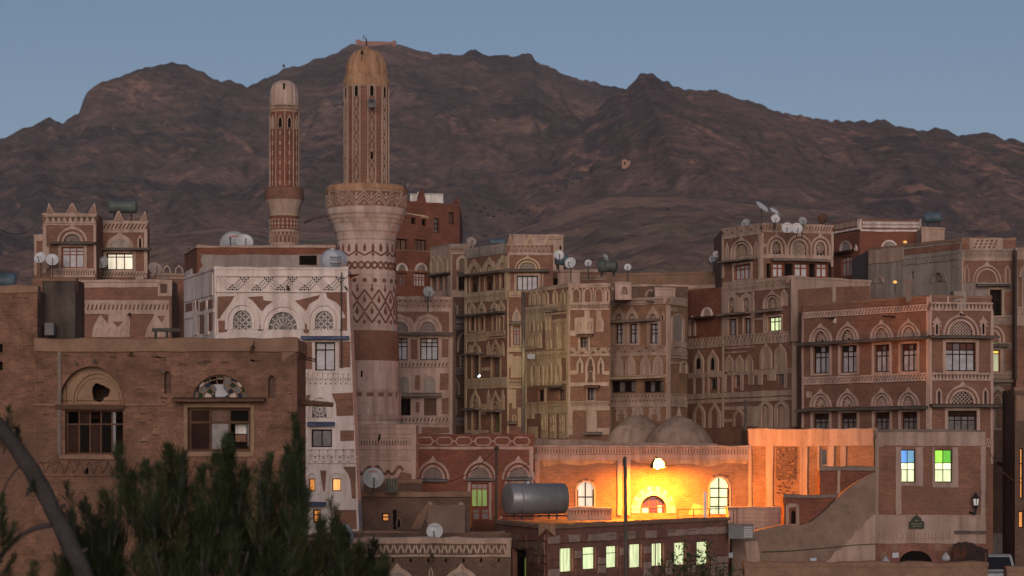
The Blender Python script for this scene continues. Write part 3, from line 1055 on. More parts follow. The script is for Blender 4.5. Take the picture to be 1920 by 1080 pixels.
ridge_mid = [(300, 600), (640, 520), (800, 470), (870, 430), (930, 385), (1000, 318), (1060, 258), (1110, 212), (1150, 176), (1172, 168), (1190, 153), (1203, 141), (1222, 138), (1236, 148), (1246, 153), (1254, 152), (1262, 163), (1300, 169), (1330, 170), (1345, 173), (1390, 186), (1425, 197), (1440, 206), (1500, 216), (1550, 226), (1585, 230), (1610, 228), (1635, 230), (1647, 222), (1660, 226), (1668, 236), (1700, 241), (1748, 249), (1760, 245), (1775, 244), (1790, 252), (1815, 249), (1845, 251), (1870, 259), (1888, 262), (1905, 264), (1925, 276), (2100, 320), (2500, 380)]
mountain('mountain', 'nearer brown mountain shoulder with bare tan scars rising on the right', ridge_mid, 2150.0, 1150.0, 45.0, 560, 2300, 470, 170, 24.0, 1.05, 21.0, 'rock_mid', 2.4, gx=120, gy=330)
ridge_low = [(-900, 560), (-300, 520), (100, 470), (300, 440), (420, 428), (560, 432), (700, 440), (830, 446), (900, 452), (960, 436), (1020, 412), (1080, 385), (1130, 368), (1180, 360), (1240, 362), (1330, 368), (1420, 376), (1500, 384), (1560, 394), (1640, 405), (1740, 428), (1800, 440), (1920, 456), (2300, 470), (2800, 500)]
mountain('hill', 'low terraced foothill with reddish rock ledges just behind the houses', ridge_low, 1050.0, 420.0, 8.0, -900, 2800, 420, 110, 13.0, 1.0, 40.0, 'rock_low', 0.8, gx=70, gy=150)

# ground: one sheet out to beyond the mountains
mb = MB()
mb.add([(-2500, -300, 0), (2500, -300, 0), (2500, 4200, 0), (-2500, 4200, 0)], [(0, 1, 2, 3)])
tag(mb.build('ground', 'dust_ground'), 'dusty brown ground below the old town houses', kind='structure')

# fort wall on the summit
Yf = 2696.0
ft = thing('fort', P(706, 84, Yf), 'small reddish fort wall along the flat mountain summit', 'fort')
mat('fort_stone', (0.33, 0.16, 0.135), var=0.15, scale=.2)
mb = MB()
z0 = P(700, 95, Yf).z
xa, xb, xc = P(674, 0, Yf).x, P(742, 0, Yf).x, P(690, 0, Yf).x
mb.box8([(xa, Yf - 6, z0), (xb, Yf - 6, z0), (xb, Yf + 10, z0), (xa, Yf + 10, z0), (xa, Yf - 6, P(0, 78.5, Yf).z), (xb, Yf - 6, P(0, 80, Yf).z), (xb, Yf + 10, P(0, 80, Yf).z), (xa, Yf + 10, P(0, 78.5, Yf).z)])
mb.build('wall', 'fort_stone', ft)
mb = MB()
xa, xb = P(668, 0, Yf).x, P(677, 0, Yf).x
mb.box(xa, Yf - 7, z0, xb, Yf + 4, P(0, 76.5, Yf).z)
mb.build('tower', 'fort_stone', ft)
mb = MB()
xa, xb = P(737, 0, Yf).x, P(743, 0, Yf).x
mb.box(xa, Yf - 7, z0, xb, Yf + 4, P(0, 78, Yf).z)
mb.build('tower', 'fort_stone', ft)

# mast on the ridge beside the slender minaret
mp_ = P(532, 128, 2690.0)
ms = thing('mast', mp_, 'thin antenna mast standing on the ridge above the slender minaret', 'mast')
mb = MB(); mb.tube((mp_.x, mp_.y, mp_.z - 4), (mp_.x, mp_.y, mp_.z + 3.2), .45, .25, 6); mb.build('pole', 'iron', ms)
mb = MB(); mb.tube((mp_.x, mp_.y, mp_.z + 1.6), (mp_.x, mp_.y, mp_.z + 4.2), 1.3, 1.3, 8); mb.build('antenna', 'iron', ms)

# lone stone hut on the slope
p = on_slope('mountain.001' if 'mountain.001' in TERR else 'mountain', 1174, 316)
p.z += 2.0
ht = thing('hut', p, 'tiny pale stone hut alone on the mountain slope', 'hut')
hw = 8.0 * p.y / FPX
mb = MB()
z0, z1 = p.z - 3, p.z + 9.5 * p.y / FPX
mb.box(p.x - hw, p.y - 2, z0, p.x + hw * .25, p.y + hw * 2, z1)
mb.box(p.x + hw * .25, p.y - 1.6, z0, p.x + hw, p.y + hw * 2, z1 - .9)
mat('hut_stone', (0.42, 0.235, 0.17), var=0.15, scale=.3)
mb.build('wall', 'hut_stone', ht)
mb = MB()
mb.box(p.x - hw * .55, p.y - 2.15, p.z, p.x - hw * .15, p.y - 1.98, p.z + 2.2)
mb.build('door', 'void', ht)

# dark bushes scattered on the lower slope
bm_ = MB()
for k in range(120):
    a = RND.uniform(0, 6.28); e = RND.uniform(-.2, 1.5); r = RND.uniform(.45, 1.0)
    c = Vector((math.cos(a) * math.cos(e) * r, math.sin(a) * math.cos(e) * r, math.sin(e) * r * .8 + .2))
    d = Vector((RND.uniform(-1, 1), RND.uniform(-1, 1), RND.uniform(-1, 1))).normalized()
    t = d.orthogonal().normalized() * RND.uniform(.16, .34)
    q = d.cross(t).normalized() * RND.uniform(.14, .3)
    bm_.add([tuple(c + t), tuple(c + q), tuple(c - t), tuple(c - q)], [(0, 1, 2, 3)])
protob = None
spots = [(862, 400, 3), (874, 409, 3.4), (884, 396, 2.6), (893, 386, 3), (901, 398, 4.2), (908, 391, 3), (915, 404, 3.2), (926, 407, 3.6), (936, 395, 2.4), (947, 404, 2.2), (958, 400, 2.4), (974, 397, 3.4), (982, 402, 2.4), (990, 395, 2.2), (1007, 398, 2.2), (1252, 394, 2.6), (1108, 320, 2.2), (1122, 314, 2), (1188, 326, 2.2), (1230, 336, 1.8), (1262, 330, 2), (1300, 336, 1.8), (914, 440, 2.0), (938, 436, 1.6), (1062, 352, 2.4), (1074, 346, 2.6), (1090, 341, 2), (1046, 360, 2.2)]
for (px, py, r) in spots:
    best = None
    for nm in ('hill', 'mountain.001', 'mountain'):
        if nm in TERR:
            q = on_slope(nm, px, py)
            if best is None or q.y < best.y: best = q
    s = r * best.y / FPX
    if protob is None:
        protob = bm_.build('shrub', 'bush', None, loc=(0, 0, 0))
        o = protob
    else:
        o = protob.copy(); COL.objects.link(o)
    o.location = best; o.scale = (s * RND.uniform(.9, 1.3), s, s * RND.uniform(.8, 1.1)); o.rotation_euler.z = RND.uniform(0, 6)
    tag(o, 'dark bush dotted on the brown slope behind the rooftops', 'bush', 'dark bushes on the lower mountain slope')

# thin dusk haze filling the valley air
hm_ = bpy.data.materials.new('haze_air'); hm_.use_nodes = True
hn = hm_.node_tree
hn.nodes.remove(hn.nodes['Principled BSDF'])
hv = hn.nodes.new('ShaderNodeVolumePrincipled')
hv.inputs['Density'].default_value = 0.00007
hv.inputs['Color'].default_value = (0.92, 0.88, 0.90, 1)
hn.links.new(hv.outputs['Volume'], hn.nodes['Material Output'].inputs['Volume'])
MATS['haze_air'] = hm_
mb = MB(); mb.box(-2600, -350, -1, 2600, 4300, 540)
tag(mb.build('haze', 'haze_air', None, loc=(0, 1900, -1)), 'thin dusk haze filling the air between the town and the mountain', kind='stuff')
# ================================================================== LEFT SIDE HOUSES
# ---- far left tower house with pointed crenels (two blocks and a low annex)
h = House('tower_house', 'brown brick tower house with pointed white crenels and a lit three-light window, far left', 'house', None, (170, 128))
f, = h.block([(80, 125), (181, 125)], 401, 'brick', zbot=6, back=6, backr=1.9, coping='plaster', cop=.05)
band(f, 84, 180, 403, 419, 'tri', 'plaster', 'brick_dark', 9, rail=.14)
rects(f, [(81, 419.5, 181, 422.5), (80.5, 422.5, 87, 512), (176, 422.5, 180.7, 512), (88, 463, 93, 503)])
fan(f, 136, 453, 31, 14, ro=13, tip=4, ring='plaster', kind='fan')
awning(f, 94, 181, 455, 459, .5)
win(f, 115.5, 463, 157, 502, 3, (.16, .34), 'wood_red', 'curtain', sur='plaster', surpx=6)
band(f, 96, 178, 503.5, 520, 'holes', 'plaster', 'brick_dark', 18, rail=.2)
for cx, y0, w, ln in ((96, 381, 17, -.12), (135.5, 381, 27, 0), (172, 381, 19, .15)):
    merlon(f, cx, y0, 402, w, 'plaster', lean=ln)
f2, = h.block([(181, 127), (277, 127)], 416, 'brick', zbot=6, back=5, backr=.6, coping='plaster', cop=.05)
band(f2, 183, 276, 418, 431, 'hatch', 'plaster', 'brick_dark', 13, rail=.14)
rects(f2, [(182, 431.5, 276, 436), (270.5, 436, 276.5, 512), (182.5, 436, 186, 512)])
blind(f2, 225, 465, 52, 25, ro=8, tip=5, ring='plaster', fill='plaster_grey', leg=2, pointed=.1)
slit(f2, 187.5, 446, 464, 4, sur='plaster', surpx=3)
slit(f2, 263, 446, 464, 4, sur='plaster', surpx=3)
awning(f2, 183, 284, 466, 470.5, .5)
win(f2, 200, 475, 249.5, 506, 3, (.17,), 'wood_dark', 'lit_white', sur='plaster', surpx=5)
band(f2, 183, 276, 509, 520, 'hatch', 'plaster', 'brick_dark', 16, rail=.2)
rects(f2, [(255, 518, 270, 532)], 'plaster')
merlon(f2, 222.5, 395, 417, 24, 'plaster'); merlon(f2, 268, 396, 417, 17, 'plaster', lean=.12)
f3, = h.block([(64, 126), (92, 126)], 441, 'brick', zbot=6, back=4, coping='plaster', cop=.04)
rects(f3, [(64.5, 442, 91, 452), (64.5, 452, 69, 516)])
h.finish()

# ---- long lower house below the tower
h = House('house', 'weathered brick house front with white plaster reliefs below the crenelled tower', 'house', None, (230, 119))
f, = h.block([(134, 119), (322, 119)], 527, 'brick', back=7, backr=2.0, coping='plaster', cop=.08)
rects(f, [(140, 530, 296, 539)], 'plaster_pink')
band(f, 146, 318, 563, 589, 'holes', 'plaster', 'brick_dark', 22, rail=.26)
rects(f, [(296, 529, 322, 556)], 'plaster'); brick(f, [(301, 533, 314, 550)], 'brick_dark', .055)
for poly in ([(172, 632), (176, 612), (184, 596), (190, 590), (240, 588), (245, 600), (243, 632)], [(272, 632), (277, 612), (287, 596), (290, 588), (318, 588), (318, 632)]):
    polys(f, [poly], 'plaster')
for t in ([(189, 590), (203, 608), (204, 590)], [(211, 603), (231, 603), (221, 614)], [(294, 592), (310, 592), (304, 606)]):
    polys(f, [t], 'brick', .058, 'brick_panel')
for cx in (184, 207, 231): blind(f, cx, 629, 15, 16, ro=3, tip=0, ring='plaster', fill='plaster_grey', leg=3, w1=.1)
blind(f, 291, 632, 22, 26, ro=4, tip=0, ring='plaster', fill='brick_dark', leg=5, w1=.1)
spout(f, 244, 587, .7, .06)
# small horseshoe arches standing on the roof edge at the right
for cx in (312, 335):
    pass
h.finish()
# railing of little pointed arches on the roof behind
h = House('roof_parapet', 'low roof parapet with two open pointed arches beside the white house', 'parapet', None, (325, 123))
f, = h.block([(284, 123), (352, 123)], 515, 'brick', back=4, coping='plaster', cop=.06)
for cx in (313, 336):
    u, v = f.uv(cx, 515); s = f.sc(cx)
    mb = MB()
    hoop(mb, f, arch(u, v, 8 * s, 10 * s, 12, 2 * s, 7 * s, .3), arch(u, v, 5 * s, 7 * s, 12, 0, 7 * s, .3), -.16, .05)
    mb.build('open_arch', 'plaster', h.root)
rects(f, [(290, 519, 350, 523)], 'plaster')
h.finish()

# ---- white house: front, bluish left side, brick and concrete block on the roof
h = House('white_house', 'tall whitewashed house with three tracery arches and small lit windows beside the brown house', 'house', None, (530, 100))
fl, f = h.block([(345, 105.6), (403, 100), (676, 100)], 503, 'plaster_white', ref=1, back=6, backr=2.2, coping='plaster_white', cop=.05)
def U(x, y): return f.uv(x, y)
f.outline = [(0, 0), (f.uv(674, 985)[0] + .06, 0), (f.uv(673, 985)[0], f.uv(673, 985)[1]), (f.uv(652, 503)[0], f.z1), (0, f.z1)]
polys(f, [[(408, 556), (440, 555), (433, 567), (420, 584), (411, 598), (407.5, 598)], [(409, 601), (425, 601), (426, 622), (410, 624)],
          [(464, 557), (493, 555), (494, 563), (512, 565), (500, 573), (491.5, 584), (483, 575), (475, 565)],
          [(553, 564), (600, 553), (597, 560), (580, 570), (573.5, 583), (564, 574)],
          [(611, 549), (650, 549), (651, 620), (638, 620), (638, 598), (648, 595), (638, 575), (631, 567), (614, 559)],
          [(483, 609), (493, 609), (493, 620), (483, 620)], [(569.5, 607), (579, 607), (579, 625), (569.5, 624)],
          [(571, 642), (585, 642), (585, 692), (571, 692)], [(636, 641), (657, 641), (657, 688), (636, 690)],
          [(622, 738), (662, 736), (663, 779), (631, 780), (630, 758)], [(574, 741), (583, 741), (578, 752), (574, 754)],
          [(638, 807), (664, 807), (664, 826), (638, 827)], [(600, 882), (612, 882), (609, 921), (606, 921)],
          [(643, 875), (667, 875), (667, 935), (660, 934), (657, 900), (652, 888)], [(629, 956), (668, 956), (669, 992), (629, 992)]], 'brick', .016, 'brick_panel')
band(f, 404, 652, 516, 548, 'herring', 'plaster_white', None, 33, bw=.07, rail=.08, h1=.10)
for cx, w, hh, lg, kd in ((454.7, 35, 36, 17, 'diag'), (530.5, 53, 33, 3, 'fan'), (608, 34, 35, 16, 'diag')):
    fan(f, cx, 618, w, hh, ro=15, tip=10, kind=kd, leg=lg, ring='plaster_white', glass='dark_glass', pitch=.27, lw=.045)
awning(f, 565, 655, 632, 637, .45, 'paint_blue')
win(f, 591, 641.5, 628.5, 695, 2, (.24,), 'wood_dark', 'curtain', sur='plaster_white', surpx=5)
band(f, 572, 658, 700, 720, 'double', 'plaster_white', None, 9, bw=.055, rail=.0, h1=.05)
fan(f, 599, 783, 27, 30, ro=10, tip=0, kind='rose', leg=14, ring='plaster_white', lw=.04)
awning(f, 577, 628, 793, 798, .35, 'paint_blue')
win(f, 584, 805, 622.5, 838.5, 2, (), 'wood_dark', 'curtain_grey', dep=.2)
band(f, 576, 668, 841, 869, 'double', 'plaster_white', None, 6, bw=.08, rail=.06, h1=.055)
for cx, w, pm in ((585, 12, 'lit_amber'), (631, 17, 'lit_orange')):
    blind(f, cx, 926, w + 20, 44, ro=5, tip=0, ring='plaster_white', leg=24, pointed=.2, w1=.08)
    win(f, cx - w / 2, 897, cx + w / 2, 921, 1, (), 'wood_brown', pm, dep=.14, fw=.04)
awning(f, 572, 612, 943, 948, .35, 'paint_blue')
win(f, 587, 955, 601, 980, 1, (.4,), 'wood_dark', 'lit_amber', dep=.16)
spout(f, 541, 543, .5, .07, drop=-.1)
rects(f, [(402.5, 501.5, 406, 628)], 'plaster_white', .07, 'corner_strip', .006)
# left side in blue shade
for r in ((347, 520, 400, 560), (347, 585, 402, 592)): rects(fl, [r], 'plaster_white', .05)
brick(fl, [(349, 568, 361, 584), (364, 566, 372, 625), (376, 566, 386, 625), (391, 562, 399, 620)], 'brick')
for cx in (368, 389): pinnacle(fl, cx, 563, 628, 7, 'plaster_white', False)
h.finish()
h2 = House('roof_room', 'concrete and brick room on the roof of the white house', 'rooftop room', None, (480, 104))
fl, f = h2.block([(347, 107), (371, 103.2), (628, 103.2)], 462, 'plaster_grey', ref=1, zbot=9, back=4.5, coping='plaster', cop=.06, lip=.09)
brick(f, [(371.5, 463.5, 627, 477)], 'brick_red', .03); brick(fl, [(347.5, 464, 371, 520)], 'brick_red', .03)
polys(f, [[(371, 477), (378, 478), (376, 490), (380, 497), (374, 505), (371, 512)]], 'brick_red', .026, 'brick_panel')
win(f, 561, 479, 594, 497, 1, (), 'wood_dark', 'void', dep=.2)
rects(fl, [(349, 507, 362, 560)], 'plaster_white')
h2.finish()
# little merlons on that roof edge
o = thing('brick_stack', P(612, 462, 102.8), 'small stack of loose bricks on the roof edge beside the large minaret', 'bricks')
for i in range(5):
    mb = MB(); q = P(603 + i * 6, 461.5, 103.3)
    mb.box(q.x - .05, q.y - .1, q.z - .03, q.x + .06, q.y + .12, q.z + .07 + .03 * (i % 2))
    mb.build('brick', 'brick_red', o)

# ---- brown brick house in the left foreground, derelict
h = House('brown_house', 'derelict brown brick house with broken arched windows in the left foreground', 'house', None, (300, 72))
f, fs = h.block([(66, 72), (557, 72), (573, 75.2)], 655, 'brick_tan', back=9, backr=.08, coping=None, th=.4)
# mud parapet with a ragged crest
coping(f, f.z1, 'mud', .34, u0=-.02, dep=.45, lip=.07, jit=.03, name='parapet')
coping(fs, fs.z1, 'mud', .34, dep=.45, lip=.05, jit=.03, name='parapet')
rects(f, [(70, 655, 556, 659)], 'mud', .08, 'ledge', .012)
# left arch: deep recess, moulded rings, pierced plaster tympanum
s = f.sc(172)
u, v = f.uv(172, 757)
f.holes.append((arch(u, v, 60 * s, 66 * s, 18, 0, 4 * s), .34))
uc, vc = f.uv(180, 757)
mb = MB()
tymp = arch(u, v, 60.5 * s, 66.5 * s, 18, 0, 4 * s)
hc = f.uv(184, 735)
hole = []
for i in range(22):
    a = 2 * math.pi * i / 22
    r = (16.5 + 2.5 * math.sin(3 * a + 1) + RND.uniform(-1.6, 1.6)) * s
    hole.append((hc[0] + r * math.cos(a) * .98, hc[1] + r * math.sin(a)))
class _Sub: pass
fq = Face((66, 72), (557, 72), h); fq.outline = tymp; fq.holes = [(hole, .08)]
mbq = MB()
_pt = fq.pt
fq.pt = lambda a, b, w=0.0: _pt(a, b, w - .32)
wall_mesh(mbq, fq, 0, 0)
ty = mbq.build('tympanum', 'plaster_tan', h.root)
mb = MB()
hoop(mb, f, arch(uc, v, 48 * s, 57 * s, 16, 0, 4 * s), arch(uc, v, 45 * s, 53 * s, 16, 0, 4 * s), -.33, -.24)
hoop(mb, f, arch(uc, v, 42 * s, 49 * s, 16, 0, 4 * s), arch(uc, v, 39.5 * s, 45 * s, 16, 0, 4 * s), -.33, -.26)
mb.build('moulding', 'plaster_tan', ty)
room(f, *[hc[0] - 1, hc[1] - .8, hc[0] + 1, hc[1] + .8], dep=2.2)
mb = MB()
hoop(mb, f, arch(u, v, 64 * s, 71 * s, 18, 0, 4 * s), arch(u, v, 60 * s, 66 * s, 18, 0, 4 * s), 0, .035)
mb.build('arch_ring', 'brick_tan', h.root)
# small stone anchors round the arches
for (a, b, c, d) in ((140, 677, 146, 684), (302, 692, 309, 700), (176, 674, 180, 680)):
    mb = MB(); bar(mb, f, f.uv(a, b), f.uv(c, d), .05, 0, .12); mb.build('anchor', 'wood_grey', h.root)
rects(f, [(104, 759, 234, 767)], 'wood_brown', .14, 'lintel', .006)
rects(f, [(66, 757, 106, 761), (234, 756.5, 312, 760.5)], 'mud', .07, 'ledge', .012)
rects(f, [(108.5, 640, 115, 852)], 'mud_grey', .05, 'vertical_run', .008)  # narrow upright grey strip, set slightly proud of the wall
win(f, 122, 769, 231, 852, 5, (.30,), 'wood_brown', 'wood_dark', rows=[['void', 'wood_dark', 'void', 'void', 'void'], ['wood_dark', 'void', 'wood_dark', 'void', 'void']], dep=.26, fw=.05, void=((0, 0), (0, 4), (1, 4), (0, 2)))
rects(f, [(112, 853, 236, 861)], 'mud', .1, 'sill', .012)
for cx, y0, y1 in ((314.5, 695, 738), (509.5, 703, 747)):
    slit(f, cx, y0, y1, 13, dep=.24, pane='brick_dark')
# right arch: stained glass with a hole
s = f.sc(412)
u, v = f.uv(412, 748)
ho = arch(u, v, 51 * s, 44 * s, 18, 0, 3 * s, .12)
f.holes.append((ho, .26))
mb = MB()
hoop(mb, f, arch(u, v, 63 * s, 58 * s, 18, 0, 3 * s, .1), arch(u, v, 60 * s, 55 * s, 18, 0, 3 * s, .1), 0, .03)
hoop(mb, f, arch(u, v, 54 * s, 47 * s, 18, 0, 3 * s, .12), arch(u, v, 50 * s, 43 * s, 18, 0, 3 * s, .12), -.12, .03)
sf = mb.build('stained_fanlight', 'brick_tan', h.root)
pal = ['green_glass', 'dark_glass', 'green_glass', 'red_glass', 'blue_glass', 'dark_glass']
room(f, u - 1.1, v - .1, u + 1.1, v + 1.1, dep=1.8)
k = 0
rr = [0.0, .34, .62, .86, 1.0]
for ring in range(4):
    nn = (3, 7, 9, 11)[ring]
    for i in range(nn):
        a0, a1 = math.pi * i / nn, math.pi * (i + 1) / nn
        def Q(a, q): return (u + 50 * s * q * math.cos(a), v + .02 + 44 * s * q * math.sin(a) * .97)
        q0, q1 = rr[ring], rr[ring + 1]
        broken = (ring == 2 and i in (4, 5)) or (ring == 1 and i in (3,)) or (ring == 3 and i == 6)
        pts = [Q(a0, q1), Q((a0 + a1) / 2, q1 + .05 if ring < 3 else q1), Q(a1, q1), Q(a1, q0), Q(a0, q0)]
        if not broken:
            gb = MB(); gb.add([f.pt(x, y, -.2) for x, y in pts], [(0, 1, 2, 3, 4)]); gb.build('pane', pal[k % 6], sf)
        k += 1
        gl = MB()
        for j in range(4): bar(gl, f, pts[j], pts[j + 1], .022, -.2, -.165)
        if not (broken and i % 2): gl.build('glazing_bar', 'plaster_tan', sf)
# torn cloth stuffed into the broken pane
cb = MB()
u0, v0 = f.uv(412, 744)
N = 9
cl = []
for j in range(N):
    for i in range(N):
        a = i / (N - 1) - .5; b = j / (N - 1)
        wd = (.32 - .12 * abs(b - .4)) * (1 + .25 * math.sin(b * 7))
        cl.append(f.pt(u0 + a * wd + .04 * math.sin(b * 5), v0 + b * .38, -.13 + .035 * math.sin(i * 2.1 + j) + .02 * math.sin(j * 2.7)))
cb.add(cl, [(j * N + i, j * N + i + 1, (j + 1) * N + i + 1, (j + 1) * N + i) for j in range(N - 1) for i in range(N - 1)])
tag(cb.build('cloth', 'sack', None, smooth=True, loc=f.pt(u0, v0, -.1)), 'pale rag stuffed into the broken stained-glass arch of the brown house', 'rag')
awning(f, 325, 499, 748, 757, .5, 'wood_brown', th=.07)
win(f, 352, 764, 470, 847, 3, (.31,), 'wood_brown', 'wood_dark', rows=[['wood_dark', 'shutter', 'void'], ['wood_dark', 'curtain_grey', 'wood_dark']], dep=.2, fw=.085, sur='plaster_tan', surpx=7, void=((1, 2),))
# hanging curtain strips and a pale wall seen through the open light
for (a, b, c, d, w, m) in ((408, 768, 417, 838, -.26, 'curtain'), (437, 795, 458, 813, -.6, 'whitewash'), (462, 770, 467, 836, -.26, 'curtain'), (206, 772, 214, 846, -.30, 'curtain'), (437, 815, 458, 828, -.62, 'brick_tan')):
    q0, p0, q1, p1 = uvr(f, a, b, c, d)
    cb = MB()
    n = 8
    vs = []
    for i in range(n + 1):
        uu = q0 + (q1 - q0) * i / n
        vs += [f.pt(uu, p0, w + .02 * math.sin(i * 2.2)), f.pt(uu, p1, w + .02 * math.sin(i * 2.2))]
    cb.add(vs, [(2 * i, 2 * i + 2, 2 * i + 3, 2 * i + 1) for i in range(n)])
    cb.build('curtain', m, h.root)
rects(f, [(346, 850, 476, 856)], 'plaster_tan', .09, 'sill', .012)
band(f, 66, 556, 866, 886, 'zigzag', 'brick_tan', None, 27, bw=.05, rail=.0, h1=.05)
rects(f, [(66, 889, 556, 892.5)], 'brick_tan', .06, 'ledge', .01)
for r in ((159, 878, 166, 889), (243, 658, 250, 670)):
    q0, p0, q1, p1 = uvr(f, *r)
    f.holes.append(([(q0, p0), (q1, p0), (q1, p1), (q0, p1)], .3))
    vb = MB(); vb.add([f.pt(q0, p0, -.29), f.pt(q1, p0, -.29), f.pt(q1, p1, -.29), f.pt(q0, p1, -.29)], [(0, 1, 2, 3)]); vb.build('vent', 'void', h.root)
win(f, 118, 985, 150, 1085, 1, (.5,), 'wood_dark', 'void', dep=.2)
# missing bricks and chipped hollows
for i in range(70):
    x, y = RND.uniform(72, 550), RND.uniform(666, 900)
    if any(a < x < b and c < y < d for a, b, c, d in ((100, 244, 670, 870), (320, 505, 684, 862), (300, 328, 690, 742))): continue
    q = f.uv(x, y); w = RND.uniform(.05, .16); hh = RND.uniform(.02, .045)
    pts = [(q[0] - w, q[1]), (q[0] - w * .3, q[1] - hh), (q[0] + w, q[1] - hh * .5), (q[0] + w * .8, q[1] + hh * .7), (q[0] - w * .5, q[1] + hh)]
    f.holes.append((pts, .07))
    vb = MB(); vb.add([f.pt(a, b, -.068) for a, b in pts], [(0, 1, 2, 3, 4)]); vb.build('brick_hollow', 'brick_dark', h.root)
mb = MB(); mb.tube(f.pt(*f.uv(476, 648), -.1), f.pt(*f.uv(474, 655), .5), .06, .05, 7); mb.tube(f.pt(*f.uv(478, 640), .05), f.pt(*f.uv(470, 662), .12), .035, .03, 6)
mb.build('rain_spout', 'wood_brown', h.root)
mb = MB(); mb.tube(fs.pt(fs.len * .4, f.uv(557, 753)[1], 0), Vector(fs.pt(fs.len * .4, f.uv(557, 757)[1], 1.0)), .10, .07, 8)
mb.build('rain_spout', 'wood_brown', h.root)
for dy in (0, 4):
    mb = MB(); a = fs.pt(.3, f.uv(557, 666 + dy)[1], 0); b = (a[0] + .55, a[1] - .1, a[2] - .12); mb.tube(a, b, .022, .02, 6); mb.build('beam_end', 'wood_dark', h.root)
# upper left block of the same house
g, = h.block([(-60, 72.4), (70, 72.4)], 545, 'brick_tan', back=8, coping='mud', cop=.16, th=.3)
for a in (645, 678):
    q0, p0, q1, p1 = uvr(g, -6, a, 5, a + 16)
    g.holes.append(([(q0, p0), (q1, p0), (q1, p1), (q0, p1)], .25))
    vb = MB(); vb.add([g.pt(q0, p0, -.24), g.pt(q1, p0, -.24), g.pt(q1, p1, -.24), g.pt(q0, p1, -.24)], [(0, 1, 2, 3)]); vb.build('vent', 'void', h.root)
h.finish()
# weathered dark stub of wall rising behind the parapet
c = House('wall_stub', 'blackened stub of mud wall standing on the roof of the brown house', 'wall', None, (108, 74))
f, = c.block([(62, 73.6), (141, 73.6)], 524, 'soot', zbot=P(0, 640, 73.6).z, back=1.6, coping='mud', cop=.07)
polys(f, [[(62, 528), (80, 524), (82, 560), (76, 590), (80, 632), (62, 632)]], 'brick_tan', .06, 'brick_panel')
c.finish()
# pale box sitting by the wall stub
mb = MB(); a, b = P(86, 606, 73.2), P(103, 629, 73.2)
mb.box(a.x, 73.0, b.z, b.x, 73.35, a.z)
tag(mb.build('crate', 'grey_box', None, loc=(a.x, 73.1, b.z)), 'small grey crate leaning at the blackened wall stub', 'crate')
# low black bench-like frame behind the parapet
o = thing('iron_frame', P(312, 630, 76), 'black iron frame lying on the brown house roof behind its parapet', 'iron frame')
mb = MB(); a = P(286, 619, 76); b = P(338, 619, 76); mb.box(a.x, 75.9, a.z - .05, b.x, 76.1, a.z + .06); mb.build('rail', 'iron', o)
for x in (292, 313):
    mb = MB(); q = P(x, 619, 76); mb.tube((q.x, 76, q.z), (q.x, 76, P(0, 640, 76).z), .05, .05, 6); mb.build('leg', 'iron', o)
# ================================================================== MINARETS AND THE BUILDINGS RIGHT OF THEM
# ---- large minaret
YM = 112.0
def mz(py): return CZ - (py - H0) * YM / FPX
mr = lambda px: px * YM / FPX
m = thing('minaret', (P(687, 0, YM).x, YM, 0), 'large minaret with an ochre ribbed dome and a wide zigzag gallery', 'minaret')
cM = (P(687, 0, YM).x, YM, 0)
class _H: pass
hm = _H(); hm.root = m
shaft_prof = [(66, 1600), (66, 800), (63, 760), (61, 700), (58.5, 640), (56, 560), (54.5, 500), (54, 462)]
mb = MB(); mb.lathe(cM, [(mr(r), mz(y)) for r, y in shaft_prof], 56); mb.build('lower_shaft', 'plaster_minaret', m, smooth=True)
flare = [(54, 462), (55, 452), (57, 443), (59.5, 437), (60, 436), (62.5, 430), (66, 421), (67, 419.5), (70.5, 414), (71, 413), (73.5, 406), (74.5, 405), (75.5, 398), (75.5, 394)]
mb = MB(); mb.lathe(cM, [(mr(r), mz(y)) for r, y in flare], 64); mb.build('flare', 'plaster_minaret', m, smooth=True)
for y, r in ((413, 71.6), (421, 66.6), (437, 60.2), (452, 55.6), (405.5, 74.8)):
    mb = MB(); mb.lathe(cM, [(mr(r), mz(y + 1)), (mr(r + .8), mz(y)), (mr(r), mz(y - 1))], 64)
    mb.build('moulding', 'plaster', m, smooth=True)
mb = MB(); mb.lathe(cM, [(mr(74.5), mz(394)), (mr(74.5), mz(362))], 64); mb.build('gallery_wall', 'brick', m, smooth=True)
mb = MB(); mb.lathe(cM, [(mr(75), mz(364)), (mr(76.3), mz(362)), (mr(76.5), mz(355)), (mr(75), mz(351)), (mr(70), mz(350.5)), (mr(69), mz(356)), (mr(40), mz(356))], 64); mb.build('gallery_rim', 'dome_ochre', m, smooth=True)
cg = Cyl(687, YM, mr(74.5), None, hm)
Lc = math.pi * mr(74.5)
def cyl_segs(c, name, mats, segs, wd, w0, w1, parent=None, sub=1):
    mb = MB()
    for a, b in segs:
        for k in range(sub):
            p = (a[0] + (b[0] - a[0]) * k / sub, a[1] + (b[1] - a[1]) * k / sub)
            q = (a[0] + (b[0] - a[0]) * (k + 1) / sub, a[1] + (b[1] - a[1]) * (k + 1) / sub)
            bar(mb, c, p, q, wd, w0, w1)
    return mb.build(name, mats, parent or c.h.root)
